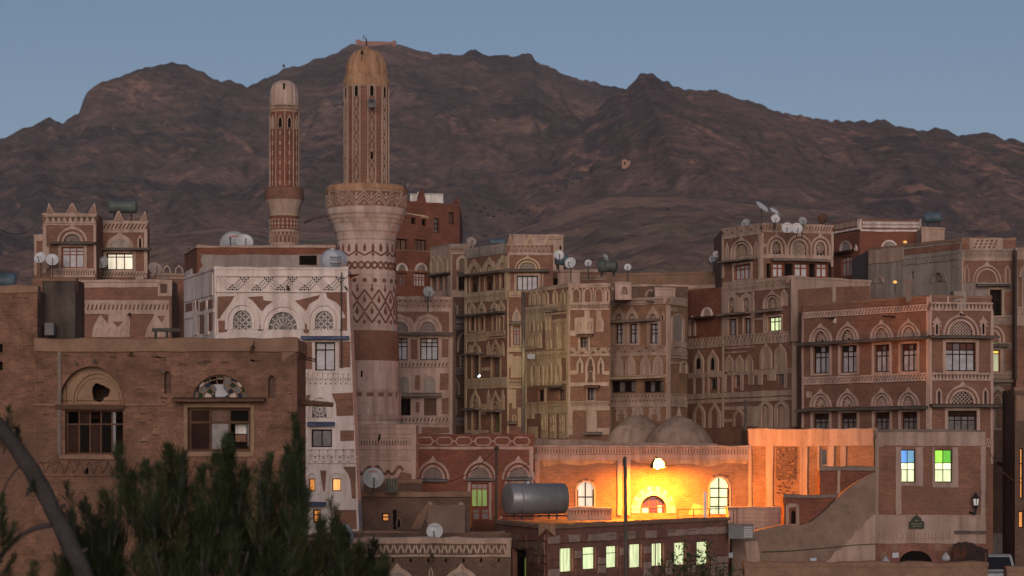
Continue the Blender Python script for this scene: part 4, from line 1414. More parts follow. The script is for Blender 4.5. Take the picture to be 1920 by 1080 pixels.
# gallery frieze: nested zigzags with little diamonds
va, vb_ = mz(392), mz(366)
N = 17; pch = 2 * Lc / N
segs = []
for i in range(N):
    x = -Lc + i * pch
    for o in (0, .28, .56):
        a = va + (vb_ - va) * (o - .12); b = va + (vb_ - va) * (o + .5)
        lo, hi = max(va, a), min(vb_, b)
        segs += [((x, lo), (x + pch / 2, hi)), ((x + pch / 2, hi), (x + pch, lo))]
cyl_segs(cg, 'frieze', 'plaster', segs, .05, 0, .05, sub=2)
for i in range(N):
    x = -Lc + i * pch
    if abs(x / cg.r0) > 1.75: continue
    for (du, yy) in ((0, .80), (0, .60), (pch / 2, .14), (pch / 2, .90)):
        if abs(yy - .90) < .01: continue
        q = .06; vv = va + (vb_ - va) * yy
        mb = MB(); slab(mb, cg, [(x + du - q, vv), (x + du, vv - q * 1.3), (x + du + q, vv), (x + du, vv + q * 1.3)], 0, .05); mb.build('diamond', 'plaster', m)
for y in (364.5, 393.5):
    mb = MB(); mb.lathe(cM, [(mr(74.4), mz(y + 1.2)), (mr(75.8), mz(y + .8)), (mr(75.8), mz(y - .8)), (mr(74.4), mz(y - 1.2))], 64)
    mb.build('band', 'plaster', m)
# upper shaft
mb = MB(); mb.lathe(cM, [(mr(41), mz(358)), (mr(40.5), mz(163))], 45); mb.build('upper_shaft', 'brick', m)
cu = Cyl(687, YM, mr(40.7), None, hm)
NP = 9; ang = 2 * math.pi / NP; off = .30
for k in range(NP):
    ac = off + k * ang
    a_n = (ac + math.pi) % (2 * math.pi) - math.pi
    if abs(a_n) > 2.0: continue
    uc = a_n * cu.r0; hw = .25 * ang * cu.r0
    for sgn in (-1, 1):
        mb = MB(); slab(mb, cu, [(uc + sgn * hw - .027, mz(354)), (uc + sgn * hw + .027, mz(354)), (uc + sgn * hw + .027, mz(164)), (uc + sgn * hw - .027, mz(164))], 0, .06); mb.build('rib', 'plaster', m)
    # backing of lozenge strip and openings near the top
    va, vb_ = mz(352), mz(188)
    n = 11; ph = (vb_ - va) / n; w = hw - .05
    mb = MB()
    for i in range(n):
        y0 = va + i * ph; ym = y0 + ph / 2; y1 = y0 + ph
        big = i % 3 != 1
        ww = w * (1 if big else .62)
        for a, b in (((uc, y0), (uc + ww, ym)), ((uc + ww, ym), (uc, y1)), ((uc, y1), (uc - ww, ym)), ((uc - ww, ym), (uc, y0))):
            bar(mb, cu, a, b, .03, 0, .05)
        if not big:
            slab(mb, cu, [(uc - ww * .5, ym), (uc, ym - ph * .25), (uc + ww * .5, ym), (uc, ym + ph * .25)], 0, .045)
    mb.build('lozenge_strip', 'plaster', m)
    op = MB(); slab(op, cu, arch(uc, mz(185), w * .62, mr(5), 8, 0, mr(14), .2), -.02, .035); oo = op.build('opening', 'void', m)
    hb = MB(); hoop(hb, cu, arch(uc, mz(187), w * .95, mr(8), 10, 0, mr(16), .2), arch(uc, mz(187), w * .62, mr(5), 10, 0, mr(16), .2), 0, .055); hb.build('surround', 'plaster', oo)
for a_n in (.82, ):
    pass
sl = MB(); slab(sl, cu, [(off * cu.r0 - .06, mz(298)), (off * cu.r0, mz(304)), (off * cu.r0 + .06, mz(298)), (off * cu.r0 + .03, mz(290)), (off * cu.r0 - .03, mz(290))], 0, .07); sl.build('slit', 'void', m)
# dome
rings = [(41, 166), (42.8, 164), (43, 160), (42, 157), (42.3, 149), (41.5, 146), (41, 143)]
mb = MB(); mb.lathe(cM, [(mr(r), mz(y)) for r, y in rings], 56); mb.build('cornice', 'dome_ochre', m, smooth=True)
mb = MB(); mb.lathe(cM, [(mr(41), mz(167)), (mr(42.2), mz(166)), (mr(42.6), mz(163.6)), (mr(42), mz(162.4))], 56); mb.build('band', 'plaster', m, smooth=True)
cyl_segs(Cyl(687, YM, mr(42), None, hm), 'zigzag', 'plaster_cream', [(((i - 22) * .24, mz(157 if i % 2 else 149)), ((i - 21) * .24, mz(149 if i % 2 else 157))) for i in range(44) if abs((i - 22) * .24) < 1.9 * mr(42)], .03, 0, .03)
dome = [(38.5, 144), (38.6, 136), (37.5, 126), (35, 116), (31, 107), (25, 99.5), (17, 94.5), (9, 91.5), (3.5, 88.5), (1.5, 86)]
mb = MB(); mb.lathe(cM, [(mr(r), mz(y)) for r, y in dome], 96, flute=lambda a, z: 1 + .05 * (abs(math.sin(a * 8)) - .6)); mb.build('dome', 'dome_ochre', m, smooth=True)
mb = MB(); hv = MB()
for (px, y) in ((680.5, 104), (680, 116)):
    q = P(px, y, YM)
    a = -0.18
    hv.add([(cM[0] + mr(34) * math.sin(a) - .06, cM[1] - mr(36.5) * math.cos(a), mz(y + 3)), (cM[0] + mr(34) * math.sin(a) + .06, cM[1] - mr(36.5) * math.cos(a), mz(y + 3)), (cM[0] + mr(34) * math.sin(a) + .03, cM[1] - mr(34) * math.cos(a), mz(y - 4)), (cM[0] + mr(34) * math.sin(a) - .03, cM[1] - mr(34) * math.cos(a), mz(y - 4))], [(0, 1, 2, 3)])
hv.build('slit', 'void', m)
mb = MB(); mb.tube((cM[0], cM[1], mz(88)), (cM[0], cM[1], mz(73)), .035, .03, 6)
for y, r in ((84, 2.4), (79, 1.8)): mb.lathe(cM, [(.01, mz(y + r))] + [(mr(r) * math.sin(math.pi * i / 6), mz(y + r * math.cos(math.pi * i / 6))) for i in range(1, 6)] + [(.01, mz(y - r))], 10)
hoop(mb, Face((600, YM), (700, YM)), *[[(Face((600, YM), (700, YM)).uv(683.5, 70)[0] + rr * math.cos(a * math.pi / 8 + .9), mz(70) + rr * math.sin(a * math.pi / 8 + .9)) for a in range(15)] for rr in (mr(3.3), mr(2.3))], -.03, .03)
mb.build('finial', 'iron', m, smooth=False)
# lower shaft relief
cl = Cyl(687, YM, mr(55), lambda z: np.interp(z, [mz(700), mz(640), mz(560), mz(500), mz(462)], [mr(61), mr(58.5), mr(56), mr(54.5), mr(54)]), hm)
LL = math.pi * cl.r0
def around(n): return [(-LL + 2 * LL * i / n) for i in range(n) if abs(-LL + 2 * LL * i / n) < 2.0 * cl.r0]
n1 = 22; p1_ = 2 * LL / n1
for i, x in enumerate(around(n1)):
    mb = MB(); slab(mb, cl, [(x - .055, mz(475)), (x + .055, mz(475)), (x + .075, mz(467)), (x, mz(460)), (x - .075, mz(467))], 0, .03); mb.build('brick_mark', 'brick_pattern', m)
segs = []
for i, x in enumerate(around(n1)):
    lo, hi = (483, 475) if i % 2 else (475, 483)
    segs.append(((x, mz(lo)), (x + p1_, mz(hi))))
cyl_segs(cl, 'zigzag', 'brick_pattern', segs, .07, 0, .025, sub=2)
for i, x in enumerate(around(n1)):
    if i % 2: 
        mb = MB(); q = .08; slab(mb, cl, [(x + p1_ , mz(481) - q), (x + p1_ + q, mz(481)), (x + p1_, mz(481) + q), (x + p1_ - q, mz(481))], 0, .03); mb.build('diamond', 'brick_pattern', m)
n2 = 14; p2_ = 2 * LL / n2
segs = []
for x in around(n2):
    for k in range(6):
        t0, t1 = k / 6, (k + 1) / 6
        for sg in (1, -1):
            segs.append(((x + p2_ * t0, mz(501) + sg * mr(6.5) * math.sin(2 * math.pi * t0 / 1 * .5 * 2)), (x + p2_ * t1, mz(501) + sg * mr(6.5) * math.sin(2 * math.pi * t1 * 1.0))))
cyl_segs(cl, 'wave', 'brick_pattern', segs, .095, 0, .03)
for x in around(18):
    mb = MB(); q = mr(4.2); slab(mb, cl, [(x + q * math.cos(t), mz(529) + q * math.sin(t)) for t in [j * math.pi / 4 for j in range(8)]], 0, .028); mb.build('brick_dot', 'brick_pattern', m)
n3 = 13; p3_ = 2 * LL / n3
for r in range(3):
    lo, hi = mz(608 - r * 21), mz(608 - r * 21 - 19)
    sh = p3_ * .5 * (r % 2)
    segs = []
    for x in around(n3):
        x += sh
        segs += [((x, lo), (x + p3_ / 2, hi)), ((x + p3_ / 2, hi), (x + p3_, lo))]
    cyl_segs(cl, 'zigzag', 'brick_pattern', segs, .075, 0, .03, sub=2)
    for x in around(n3):
        x += sh
        for (xx, vv, q) in ((x, hi + .02, .085), (x + p3_ / 2, lo + .04, .085)):
            mb = MB(); slab(mb, cl, [(xx - q, vv), (xx, vv - q * 1.4), (xx + q, vv), (xx, vv + q * 1.4)], 0, .034); mb.build('diamond', 'brick_pattern', m)
        mb = MB(); slab(mb, cl, [(x - .028, hi + .05), (x + .028, hi + .05), (x + .028, hi + .28), (x - .028, hi + .28)], 0, .03); mb.build('brick_mark', 'brick_pattern', m)
for y, r in ((486, 54.6), (518, 55.4), (538, 56), (613, 58), (621, 58.2), (458, 54.6)):
    mb = MB(); mb.lathe(cM, [(mr(r - .3), mz(y + 1.6)), (mr(r + .8), mz(y)), (mr(r - .3), mz(y - 1.6))], 56)
    mb.build('moulding', 'plaster_minaret', m, smooth=True)
mb = MB(); mb.lathe(cM, [(mr(59), mz(622)), (mr(60.2), mz(626)), (mr(61.6), mz(674)), (mr(60), mz(678))], 56); mb.build('brick_belt', 'brick', m, smooth=True)
mb = MB(); mb.lathe(cM, [(mr(62.4), mz(792)), (mr(62.5), mz(735)), (mr(61.5), mz(733))], 56); mb.build('brick_belt', 'brick', m, smooth=True)
cb_ = Cyl(687, YM, mr(62.5), None, hm)
for a in range(-6, 7):
    x = a * .33 * cb_.r0
    mb = MB(); slab(mb, cb_, [(x - .1, mz(779)), (x + .1, mz(779)), (x + .1, mz(737)), (x - .1, mz(737))], 0, .06); mb.build('rib', 'plaster_pink', m)
mb = MB(); mb.lathe(cM, [(mr(62), mz(738)), (mr(64), mz(737)), (mr(64), mz(733)), (mr(62), mz(731))], 56); mb.lathe(cM, [(mr(62), mz(792)), (mr(66), mz(790)), (mr(66), mz(779)), (mr(62), mz(777))], 56); mb.build('band', 'plaster_pink', m, smooth=True)
cs = Cyl(687, YM, mr(61), lambda z: np.interp(z, [mz(720), mz(640)], [mr(61.6), mr(58.5)]), hm)
mb = MB(); x = -.08 * cs.r0; slab(mb, cs, [(x - .04, mz(709)), (x + .04, mz(709)), (x + .04, mz(697)), (x - .04, mz(697))], 0, .03); mb.build('slit', 'void', m)
for (a, y, l) in ((-.3, 700, .5), (.25, 712, .6), (.5, 700, .4), (.05, 690, .4)):
    pass
# stair turret on the gallery, left
mb = MB(); q = P(650, 350, YM - .8); mb.lathe((q.x, YM - .3, mz(352)), [(mr(7), 0), (mr(6.5), mr(14)), (mr(5), mr(22)), (mr(2), mr(27)), (.01, mr(28))], 14); mb.build('stair_hood', 'plaster_pink', m, smooth=True)
# horn loudspeakers
def horn(loc, d, r, label, L=.45):
    t = thing('loudspeaker', loc, label, 'loudspeaker')
    d = Vector(d).normalized(); a = Vector(loc); tt = d.orthogonal().normalized(); qq = d.cross(tt)
    prof = [(.2, 0), (.28, .3), (.5, .65), (1.0, 1.0), (1.03, 1.0), (.95, .95), (.4, .6), (.1, .35)]
    mb = MB(); n = 18
    vs = [tuple(a + d * L * z + (tt * math.cos(2 * math.pi * i / n) + qq * math.sin(2 * math.pi * i / n)) * r * k) for k, z in prof for i in range(n)]
    mb.add(vs, [(j * n + i, j * n + (i + 1) % n, (j + 1) * n + (i + 1) % n, (j + 1) * n + i) for j in range(len(prof) - 1) for i in range(n)])
    mb.build('horn', 'grey_box', t, smooth=True)
    mb = MB(); mb.tube(a - d * .14, a + d * .02, r * .32, r * .32, 10); mb.build('driver', 'iron', t)
    mb = MB(); mb.tube(a - d * .1, a - d * .1 + Vector((0, .2, -.25)), .03, .03, 6); mb.build('bracket', 'iron', t)
    return t
q = P(697, 193, YM - mr(40) - .3); horn(q, (0.05, -1, -.12), mr(8.5), 'grey horn loudspeaker fixed under the front opening of the large minaret')
q = P(643, 194, YM - .2); horn(q, (-1, -.3, -.1), mr(6), 'horn loudspeaker on the left edge of the large minaret')
q = P(755, 349, YM - .6); horn(q, (.6, -.6, .1), mr(5), 'small horn loudspeaker standing on the minaret gallery rim', .3)
# lamp arms
def lamp_arm(a, b, label, m_='iron', white=False):
    t = thing('lamp_arm', a, label, 'lamp')
    mb = MB(); mb.tube(a, b, .035, .03, 6); mb.build('arm', m_, t)
    d = (Vector(b) - Vector(a)).normalized()
    mb = MB(); mb.tube(Vector(b) - d * .05, Vector(b) + d * .28 + Vector((0, 0, -.03)), .08, .06, 8); mb.build('lamp_head', m_, t)
lamp_arm(P(612, 404, YM), P(580, 413, YM), 'thin dark lamp arm sticking out left of the minaret gallery')
lamp_arm(P(757, 399, YM), P(792, 405, YM), 'pale lamp arm sticking out right of the minaret gallery', 'plaster_cream')

# ---- slender minaret behind
YS = 150.0
sz = lambda py: CZ - (py - H0) * YS / FPX
sr = lambda px: px * YS / FPX
m2 = thing('minaret', (P(533, 0, YS).x, YS, 0), 'slender brick minaret with a white dome standing behind the white house', 'minaret')
hm2 = _H(); hm2.root = m2
c2 = (P(533, 0, YS).x, YS, 0)
mb = MB(); mb.lathe(c2, [(sr(27), 0), (sr(27), sz(405))], 40); mb.build('lower_shaft', 'brick_red', m2, smooth=True)
mb = MB(); mb.lathe(c2, [(sr(26.8), sz(406)), (sr(27.5), sz(402)), (sr(31), sz(388)), (sr(35), sz(378)), (sr(36), sz(375))], 44); mb.build('flare', 'plaster', m2, smooth=True)
mb = MB(); mb.lathe(c2, [(sr(36), sz(376)), (sr(36.6), sz(374)), (sr(36.6), sz(357)), (sr(36), sz(354)), (sr(33), sz(353)), (sr(28), sz(355))], 44); mb.build('gallery_wall', 'brick', m2, smooth=True)
mb = MB(); mb.lathe(c2, [(sr(27.3), sz(356)), (sr(27.3), sz(204))], 40); mb.build('upper_shaft', 'brick_red', m2, smooth=True)
mb = MB(); mb.lathe(c2, [(sr(27.4), sz(212)), (sr(28), sz(211)), (sr(28), sz(209.5)), (sr(27.4), sz(209))], 40)
mb.lathe(c2, [(sr(27.4), sz(200.5)), (sr(28), sz(199.5)), (sr(27), sz(198))], 40)
mb.lathe(c2, [(sr(27), sz(406.5)), (sr(27.9), sz(406)), (sr(27.9), sz(404)), (sr(27), sz(403))], 40)
mb.build('band', 'plaster_cream', m2, smooth=True)
cc = Cyl(533, YS, sr(27.3), None, hm2)
segs = []
nn = 34; pp = 2 * math.pi * cc.r0 / nn
for i in range(nn):
    x = -math.pi * cc.r0 + i * pp
    segs += [((x, sz(208)), (x + pp / 2, sz(201))), ((x + pp / 2, sz(201)), (x + pp, sz(208)))]
cyl_segs(cc, 'frieze', 'plaster', segs, .05, 0, .035)
mb = MB(); mb.lathe(c2, [(sr(26.3), sz(200)), (sr(26.5), sz(190)), (sr(26.3), sz(178)), (sr(25), sz(169)), (sr(22), sz(161)), (sr(16.5), sz(155)), (sr(9), sz(151.5)), (sr(2), sz(150)), (.01, sz(149.8))], 96, flute=lambda a, z: 1 + .055 * (abs(math.sin(a * 8)) - .6)); mb.build('dome', 'plaster_minaret', m2, smooth=True)
mb = MB(); slab(mb, Cyl(533, YS, sr(26), None, hm2), [(.06 - .05, sz(171)), (.06 + .06, sz(171)), (.06 + .06, sz(160)), (.06 - .05, sz(160))], -.3, .06); mb.build('slit', 'void', m2)
for k in range(-4, 5):
    a = k * .62 - .18
    if abs(a) > 1.9: continue
    x = (a + .31) * cc.r0
    mb = MB(); slab(mb, cc, [(x - .026, sz(353)), (x + .026, sz(353)), (x + .026, sz(212)), (x - .026, sz(212))], 0, .05); mb.build('rib', 'plaster', m2)
    x = a * cc.r0
    for i in range(6):
        vv = sz(345 - i * 18.5); q = .06
        mb = MB(); slab(mb, cc, [(x - q, vv), (x, vv - q * 3.6), (x + q, vv), (x, vv + q * 3.6)], 0, .045); mb.build('diamond', 'plaster', m2)
        mb = MB(); slab(mb, cc, [(x - q * .7, vv + .31), (x, vv + .31 - q * .9), (x + q * .7, vv + .31), (x, vv + .31 + q * .9)], 0, .045); mb.build('diamond', 'plaster', m2)
    op = MB(); slab(op, cc, arch(x, sz(243), .09, .2, 8, 0, .5, .4), 0, .03); oo = op.build('opening', 'void' if k in (0, 1) else 'plaster', m2)
    hb = MB(); hoop(hb, cc, arch(x, sz(245), .15, .28, 8, .1, .52, .4), arch(x, sz(245), .1, .2, 8, 0, .52, .4), 0, .05); hb.build('surround', 'plaster', oo)
segs = []
nn = 22; pp = 2 * math.pi * cc.r0 / nn
for i in range(nn):
    x = -math.pi * cc.r0 + i * pp
    if abs(x) > 1.9 * cc.r0: continue
    for yy, q in ((414, .07), (421, .09), (428, .07)):
        mb = MB(); slab(mb, cc, [(x - q, sz(yy)), (x, sz(yy) - q * 1.3), (x + q, sz(yy)), (x, sz(yy) + q * 1.3)], -.05, .035); mb.build('diamond', 'plaster', m2)
    hb = MB(); hoop(hb, cc, arch(x + pp / 2, sz(456), pp * .47, .35, 8, .12, .25, .5), arch(x + pp / 2, sz(456), pp * .3, .24, 8, 0, .25, .5), -.05, .035); hb.build('blind_arch', 'plaster', m2)
mb = MB(); mb.lathe(c2, [(sr(26.9), sz(437)), (sr(27.8), sz(436)), (sr(27.8), sz(433)), (sr(26.9), sz(432))], 40); mb.lathe(c2, [(sr(26.9), sz(462)), (sr(27.8), sz(461)), (sr(27.8), sz(457)), (sr(26.9), sz(456))], 40); mb.build('band', 'plaster', m2, smooth=True)

# ---- red brick building behind
h = House('red_brick_building', 'plain dark red brick building with small windows and a white structure on its roof', 'house', None, (805, 150))
f, = h.block([(736, 149), (862, 152)], 377, 'brick_red', zbot=0, back=9, coping='brick_red', cop=.1, lip=.02)
for r, nx, tr, pm in (((771, 408, 780, 420), 1, (), 'void'), ((791, 411, 800, 423), 1, (), 'void'), ((814, 409, 824, 437), 1, (.35, .7), 'curtain_grey'), ((841, 398, 852, 420), 1, (), 'brick_dark'), ((744, 448, 764, 469), 2, (), 'shutter'), ((777, 449, 800, 471), 3, (), 'shutter'), ((744, 512, 764, 537), 3, (.3,), 'curtain_grey'), ((776, 512, 800, 537), 4, (.28, .5), 'dish_white')):
    win(f, *r, nx, tr, 'wood_red' if r[1] > 500 else 'wood_dark', pm, dep=.16)
rects(f, [(739, 470.5, 861, 473)], 'brick_ochre', .05, 'ledge'); rects(f, [(739, 508, 861, 511)], 'brick_ochre', .05, 'ledge')
blind(f, 753, 508, 21, 15, ro=3, tip=0, ring='plaster_white', fill='plaster_grey', leg=1, pointed=0)
blind(f, 789, 508, 23, 15, ro=3, tip=0, ring='plaster_white', fill='plaster_grey', leg=1, pointed=0)
rects(f, [(742, 545, 806, 556)], 'brick_red', .05, 'ledge')
merlon(f, 793, 356, 378, 12, 'brick_red', th=.4, inset=False); merlon(f, 859, 372, 379, 7, 'brick_red', th=.4, inset=False)
h.finish()
t = thing('roof_tank_house', P(797, 378, 154), 'bright white low structure on the roof of the red brick building', 'roof structure')
mb = MB(); a, b = P(769, 371, 154), P(831, 379, 154)
mb.box(a.x, 154, b.z - .5, b.x, 156, P(0, 364, 154).z); mb.build('wall', 'whitewash', t)
mb = MB(); mb.box(a.x - .05, 153.9, P(0, 364.6, 154).z, b.x + .05, 156.1, P(0, 363.4, 154).z); mb.build('roof', 'whitewash', t)
mb = MB(); mb.box(P(783, 0, 153.4).x, 153.2, b.z - .4, P(790, 0, 153.4).x, 153.5, P(0, 360, 153.4).z); mb.build('pier', 'whitewash', t)

# ---- pink plaster house right of the minaret
h = House('pink_house', 'pinkish plastered house with two fan windows right of the large minaret', 'house', None, (800, 125))
f, = h.block([(722, 125), (848, 125)], 558, 'plaster_pink', back=8, coping='plaster_pink', cop=.05)
band(f, 740, 847, 561, 577, 'double', 'plaster_pink', 'brick', 11, bw=.06, rail=.1)
rects(f, [(740, 578, 848, 584), (842.5, 584, 848, 806)], 'plaster_pink', .05)
polys(f, [[(742, 585), (842, 585), (842, 622), (829, 622), (829, 612), (820, 594), (802, 588), (784, 594), (777, 607), (770, 596), (742, 588)]], 'brick', .015, 'brick_panel')
fan(f, 749, 622, 34, 19, ro=11, tip=4, ring='plaster_pink', pitch=.16, lw=.028)
fan(f, 802, 622, 30, 19, ro=11, tip=5, ring='plaster_pink', pitch=.16, lw=.028)
awning(f, 740, 850, 625, 629.5, .5, 'wood_grey')
for x0, x1 in ((733, 764), (788, 821.5)):
    win(f, x0, 634, x1, 675.5, 3, (.17, .36), 'wood_dark', 'curtain', rows=[['curtain_grey', 'red_glass', 'curtain_grey'], 'curtain', 'curtain'], sur='plaster_pink', surpx=5)
brick(f, [(770.5, 636, 782.5, 673), (828, 635, 841, 670), (778, 704, 787, 731), (825, 700, 841, 731), (828, 747, 841, 776), (779, 754, 786.5, 773), (790, 801, 842, 812)])
band(f, 744, 841, 679, 689, 'holes', 'plaster_pink', 'brick_dark', 14, rail=.12)
blind(f, 757, 738, 28, 36, ro=4, tip=0, ring='plaster_pink', fill='plaster_grey', leg=20, pointed=.1)
blind(f, 806, 738, 29, 36, ro=4, tip=0, ring='plaster_pink', fill='plaster_grey', leg=20, pointed=.1)
awning(f, 742, 829, 738, 744.5, .5, 'mud_grey')
win(f, 748, 747, 770, 779, 2, (), 'wood_dark', 'void', dep=.2)
win(f, 795, 747, 818.5, 779, 1, (.14, .28, .42, .56, .7, .84), 'wood_brown', 'shutter', dep=.16)
band(f, 744, 842, 781, 794, 'holes', 'plaster_pink', 'brick_dark', 14, rail=.15)
h.finish()

# ---- dark brick house glimpsed in the gap
h = House('gap_house', 'narrow dark brick house front in the gap right of the pink house', 'house', None, (862, 137))
f, = h.block([(842, 137), (880, 137)], 557, 'brick_dark', back=5, coping=None)
for a, b in ((597, 618), (689, 702), (783, 798)): band(f, 844, 878, a, b, 'diamond', 'plaster_grey', 'brick_dark', 4, rail=.12)
win(f, 846, 575, 856, 594, 2, (.4,), 'wood_grey', 'void', sur='plaster_grey', surpx=3)
blind(f, 868, 660, 22, 38, ro=4, tip=0, ring='plaster', fill=None, leg=15, pointed=.3); awning(f, 860, 880, 659, 663, .4)
win(f, 865, 667, 875, 688, 2, (.4,), 'wood_dark', 'curtain_grey', sur='plaster', surpx=3)
blind(f, 854, 741, 16, 32, ro=3, tip=0, ring='plaster_grey', fill=None, leg=15, pointed=.3)
awning(f, 846, 866, 742, 746, .4)
win(f, 848, 751, 854, 776, 1, (.4,), 'wood_dark', 'lit_leaf', sur='plaster_grey', surpx=3)
awning(f, 846, 878, 592, 596, .4)
h.finish()
# ================================================================== MIDDLE HOUSES
# ---- narrow house behind
h = House('house', 'pale narrow house with three blind arches right of the red brick building', 'house', None, (845, 144))
fl, f = h.block([(808, 146.5), (845, 144), (888, 144)], 459, 'brick', ref=1, back=6, coping='plaster_grey', cop=.05)
rects(fl, [(808, 463, 845, 479), (808, 479, 845, 514)], 'plaster')
for cx in (814, 825, 836): blind(fl, cx, 511, 11, 29, ro=3, tip=2, ring='plaster_cream', fill='plaster_grey', leg=18, w1=.12)
awning(fl, 808, 845, 513, 517, .4)
rects(fl, [(808, 518, 810, 544), (818.5, 518, 822, 544), (831, 518, 833, 544), (840, 518, 845, 544), (808, 544, 845, 558)], 'plaster')
for x0, x1 in ((810.5, 818), (822.5, 830.5), (833.5, 839.5)): win(fl, x0, 519, x1, 543, 1, (.3,), 'wood_grey', 'curtain_grey', dep=.12, fw=.04)
band(f, 846, 887, 461, 474, 'diamond', 'plaster', 'brick', 5, rail=.12)
rects(f, [(845.5, 474, 848, 556), (848, 474, 887, 477), (848, 544, 887, 557)], 'plaster')
fan(f, 866.5, 507, 11, 22, ro=6, tip=2, ring='plaster', leg=15, double=False, glass='void')
awning(f, 857, 876, 512, 516, .4)
win(f, 859.5, 518, 873, 543, 2, (.4,), 'wood_dark', 'void', sur='plaster', surpx=3)
h.finish()

# ---- crenelled room far behind
h = House('roof_pavilion', 'pale lattice-topped roof pavilion behind the crenelled corner house', 'rooftop room', None, (1020, 150))
f, = h.block([(962, 150), (1056, 150)], 441, 'plaster', zbot=8, back=4, coping='plaster', cop=.05)
band(f, 1008, 1055, 443, 449, 'dots', 'plaster', 'brick', 12, rail=.1)
blind(f, 1030, 476, 28, 22, ro=5, tip=0, ring='plaster_cream', fill='plaster_grey', leg=5, pointed=.1)
slit(f, 1051, 461, 468, 3.5)
h.finish()

# ---- corner house with chevron crenels
h = House('corner_house', 'tall cream-banded corner house with chevron crenels and small pointed fan windows', 'house', None, (950, 131))
fl, f = h.block([(872, 134.6), (951, 131), (1037, 131)], 457.5, 'brick', ref=1, back=8, coping='plaster', cop=.05)
T = 'plaster_cream'
rects(fl, [(874, 461, 950, 466), (874, 476.5, 950, 480)], 'plaster_grey'); rects(fl, [(874, 466, 950, 477)], 'plaster_grey', .03)
band(fl, 876, 950, 466, 476, 'zigzag', 'plaster_grey', None, 26, rail=0, h1=.07)
rects(fl, [(872.3, 481, 875.5, 812), (947.5, 480, 951, 560)], T)
rects(f, [(951.3, 476, 955, 545)], T)
for cx, w, yb in ((890, 13, 512.5), (918.5, 13, 508.5), (943, 11, 505)):
    fan(fl, cx, yb, w, 13, ro=5, tip=4, ring=T, kind='diag', double=False, leg=2, pointed=.4, pitch=.14, lw=.03)
    blind(fl, cx, yb, w + 13, 22, ro=3.5, tip=5, ring=T, leg=4, pointed=.4)
awning(fl, 871, 951, 511, 516, .5, 'wood_grey')
for x0, x1, y0, y1 in ((882, 899, 519, 548), (910, 927, 517, 545), (939, 947, 513, 541)):
    win(fl, x0, y0, x1, y1, 2 if x1 - x0 > 10 else 1, (.4,), 'wood_brown', 'curtain_grey', sur=T, surpx=2, dep=.12, rows=['wood_brown', ['wood_dark', 'curtain_grey']])
rects(fl, [(874, 547, 950, 552)], T)
band(fl, 873, 950, 552, 562, 'dots', T, 'brick', 22, rail=.2); rects(fl, [(873, 562, 950, 565.5)], T)
for cx, w in ((886, 8), (904, 9), (928, 8), (941, 7)):
    blind(fl, cx, 590 - (cx - 886) * .06, w + 6, 20, ro=4, tip=4, ring=T, leg=8, pointed=.4)
    fan(fl, cx, 590 - (cx - 886) * .06, w - 1, 11, ro=2.5, tip=0, ring=T, double=False, leg=5, pointed=.4, pitch=.14, lw=.03)
awning(fl, 860, 949, 588, 592, .5, 'wood_grey')
spout(fl, 949, 587, 1.2, .05, 'wood_grey', drop=-.15)
for x0, x1 in ((882, 890.5), (900, 908), (924.5, 931), (938, 944)):
    win(fl, x0, 594, x1, 620, 1, (.35,), 'wood_dark', 'curtain_grey', sur=T, surpx=3, dep=.14, fw=.04)
band(fl, 873, 948, 622, 632, 'dots', T, 'brick', 22, rail=.18); rects(fl, [(873, 632, 912, 641), (912, 632, 948, 635)], T)
for cx, w, y0, yb, x0, x1 in ((892, 12, 645, 662, 886, 899), (930, 14, 641, 666, 923, 938)):
    blind(fl, cx, yb, w + 7, yb - y0, ro=4, tip=5, ring=T, leg=6, pointed=.4)
    fan(fl, cx, yb, w - 2, 12, ro=2.5, tip=0, ring=T, double=False, leg=4, pointed=.4, pitch=.15, lw=.03)
    awning(fl, x0 - 9, x1 + 7, yb + .5, yb + 4, .5, 'mud_grey')
    win(fl, x0, yb + 5, x1, 709, 3, (.3, .5), 'wood_brown', 'curtain_grey', sur=T, surpx=3, dep=.16)
    blind(fl, cx, yb + 103, w + 7, 30, ro=4, tip=6, ring=T, fill=None, leg=8, pointed=.45)
    fan(fl, cx, yb + 103, w - 2, 14, ro=2.5, tip=0, ring=T, double=False, leg=4, pointed=.4, pitch=.15, lw=.03)
    awning(fl, x0 - 9, x1 + 6, yb + 103.5, yb + 107, .5, 'mud_grey')
    win(fl, x0 + 1, yb + 108, x1, 811, 3, (.3, .5), 'wood_brown', 'curtain_grey' if cx < 900 else 'curtain_green', sur=T, surpx=4, dep=.16)
for cx in (916.5, 943.5):
    pinnacle(fl, cx, 640, 668, 5, T, False); pinnacle(fl, cx, 731, 768, 5.5, T, False)
pinnacle(fl, 882, 646, 664, 5, T, False)
rects(fl, [(904, 689, 920, 695), (873, 709, 950, 713)], T)
band(fl, 873, 950, 712, 723, 'dots', T, 'plaster_grey', 24, rail=.15); rects(fl, [(873, 723, 950, 728)], T)
rects(fl, [(873, 806, 916, 812), (904, 757, 912, 778)], T)
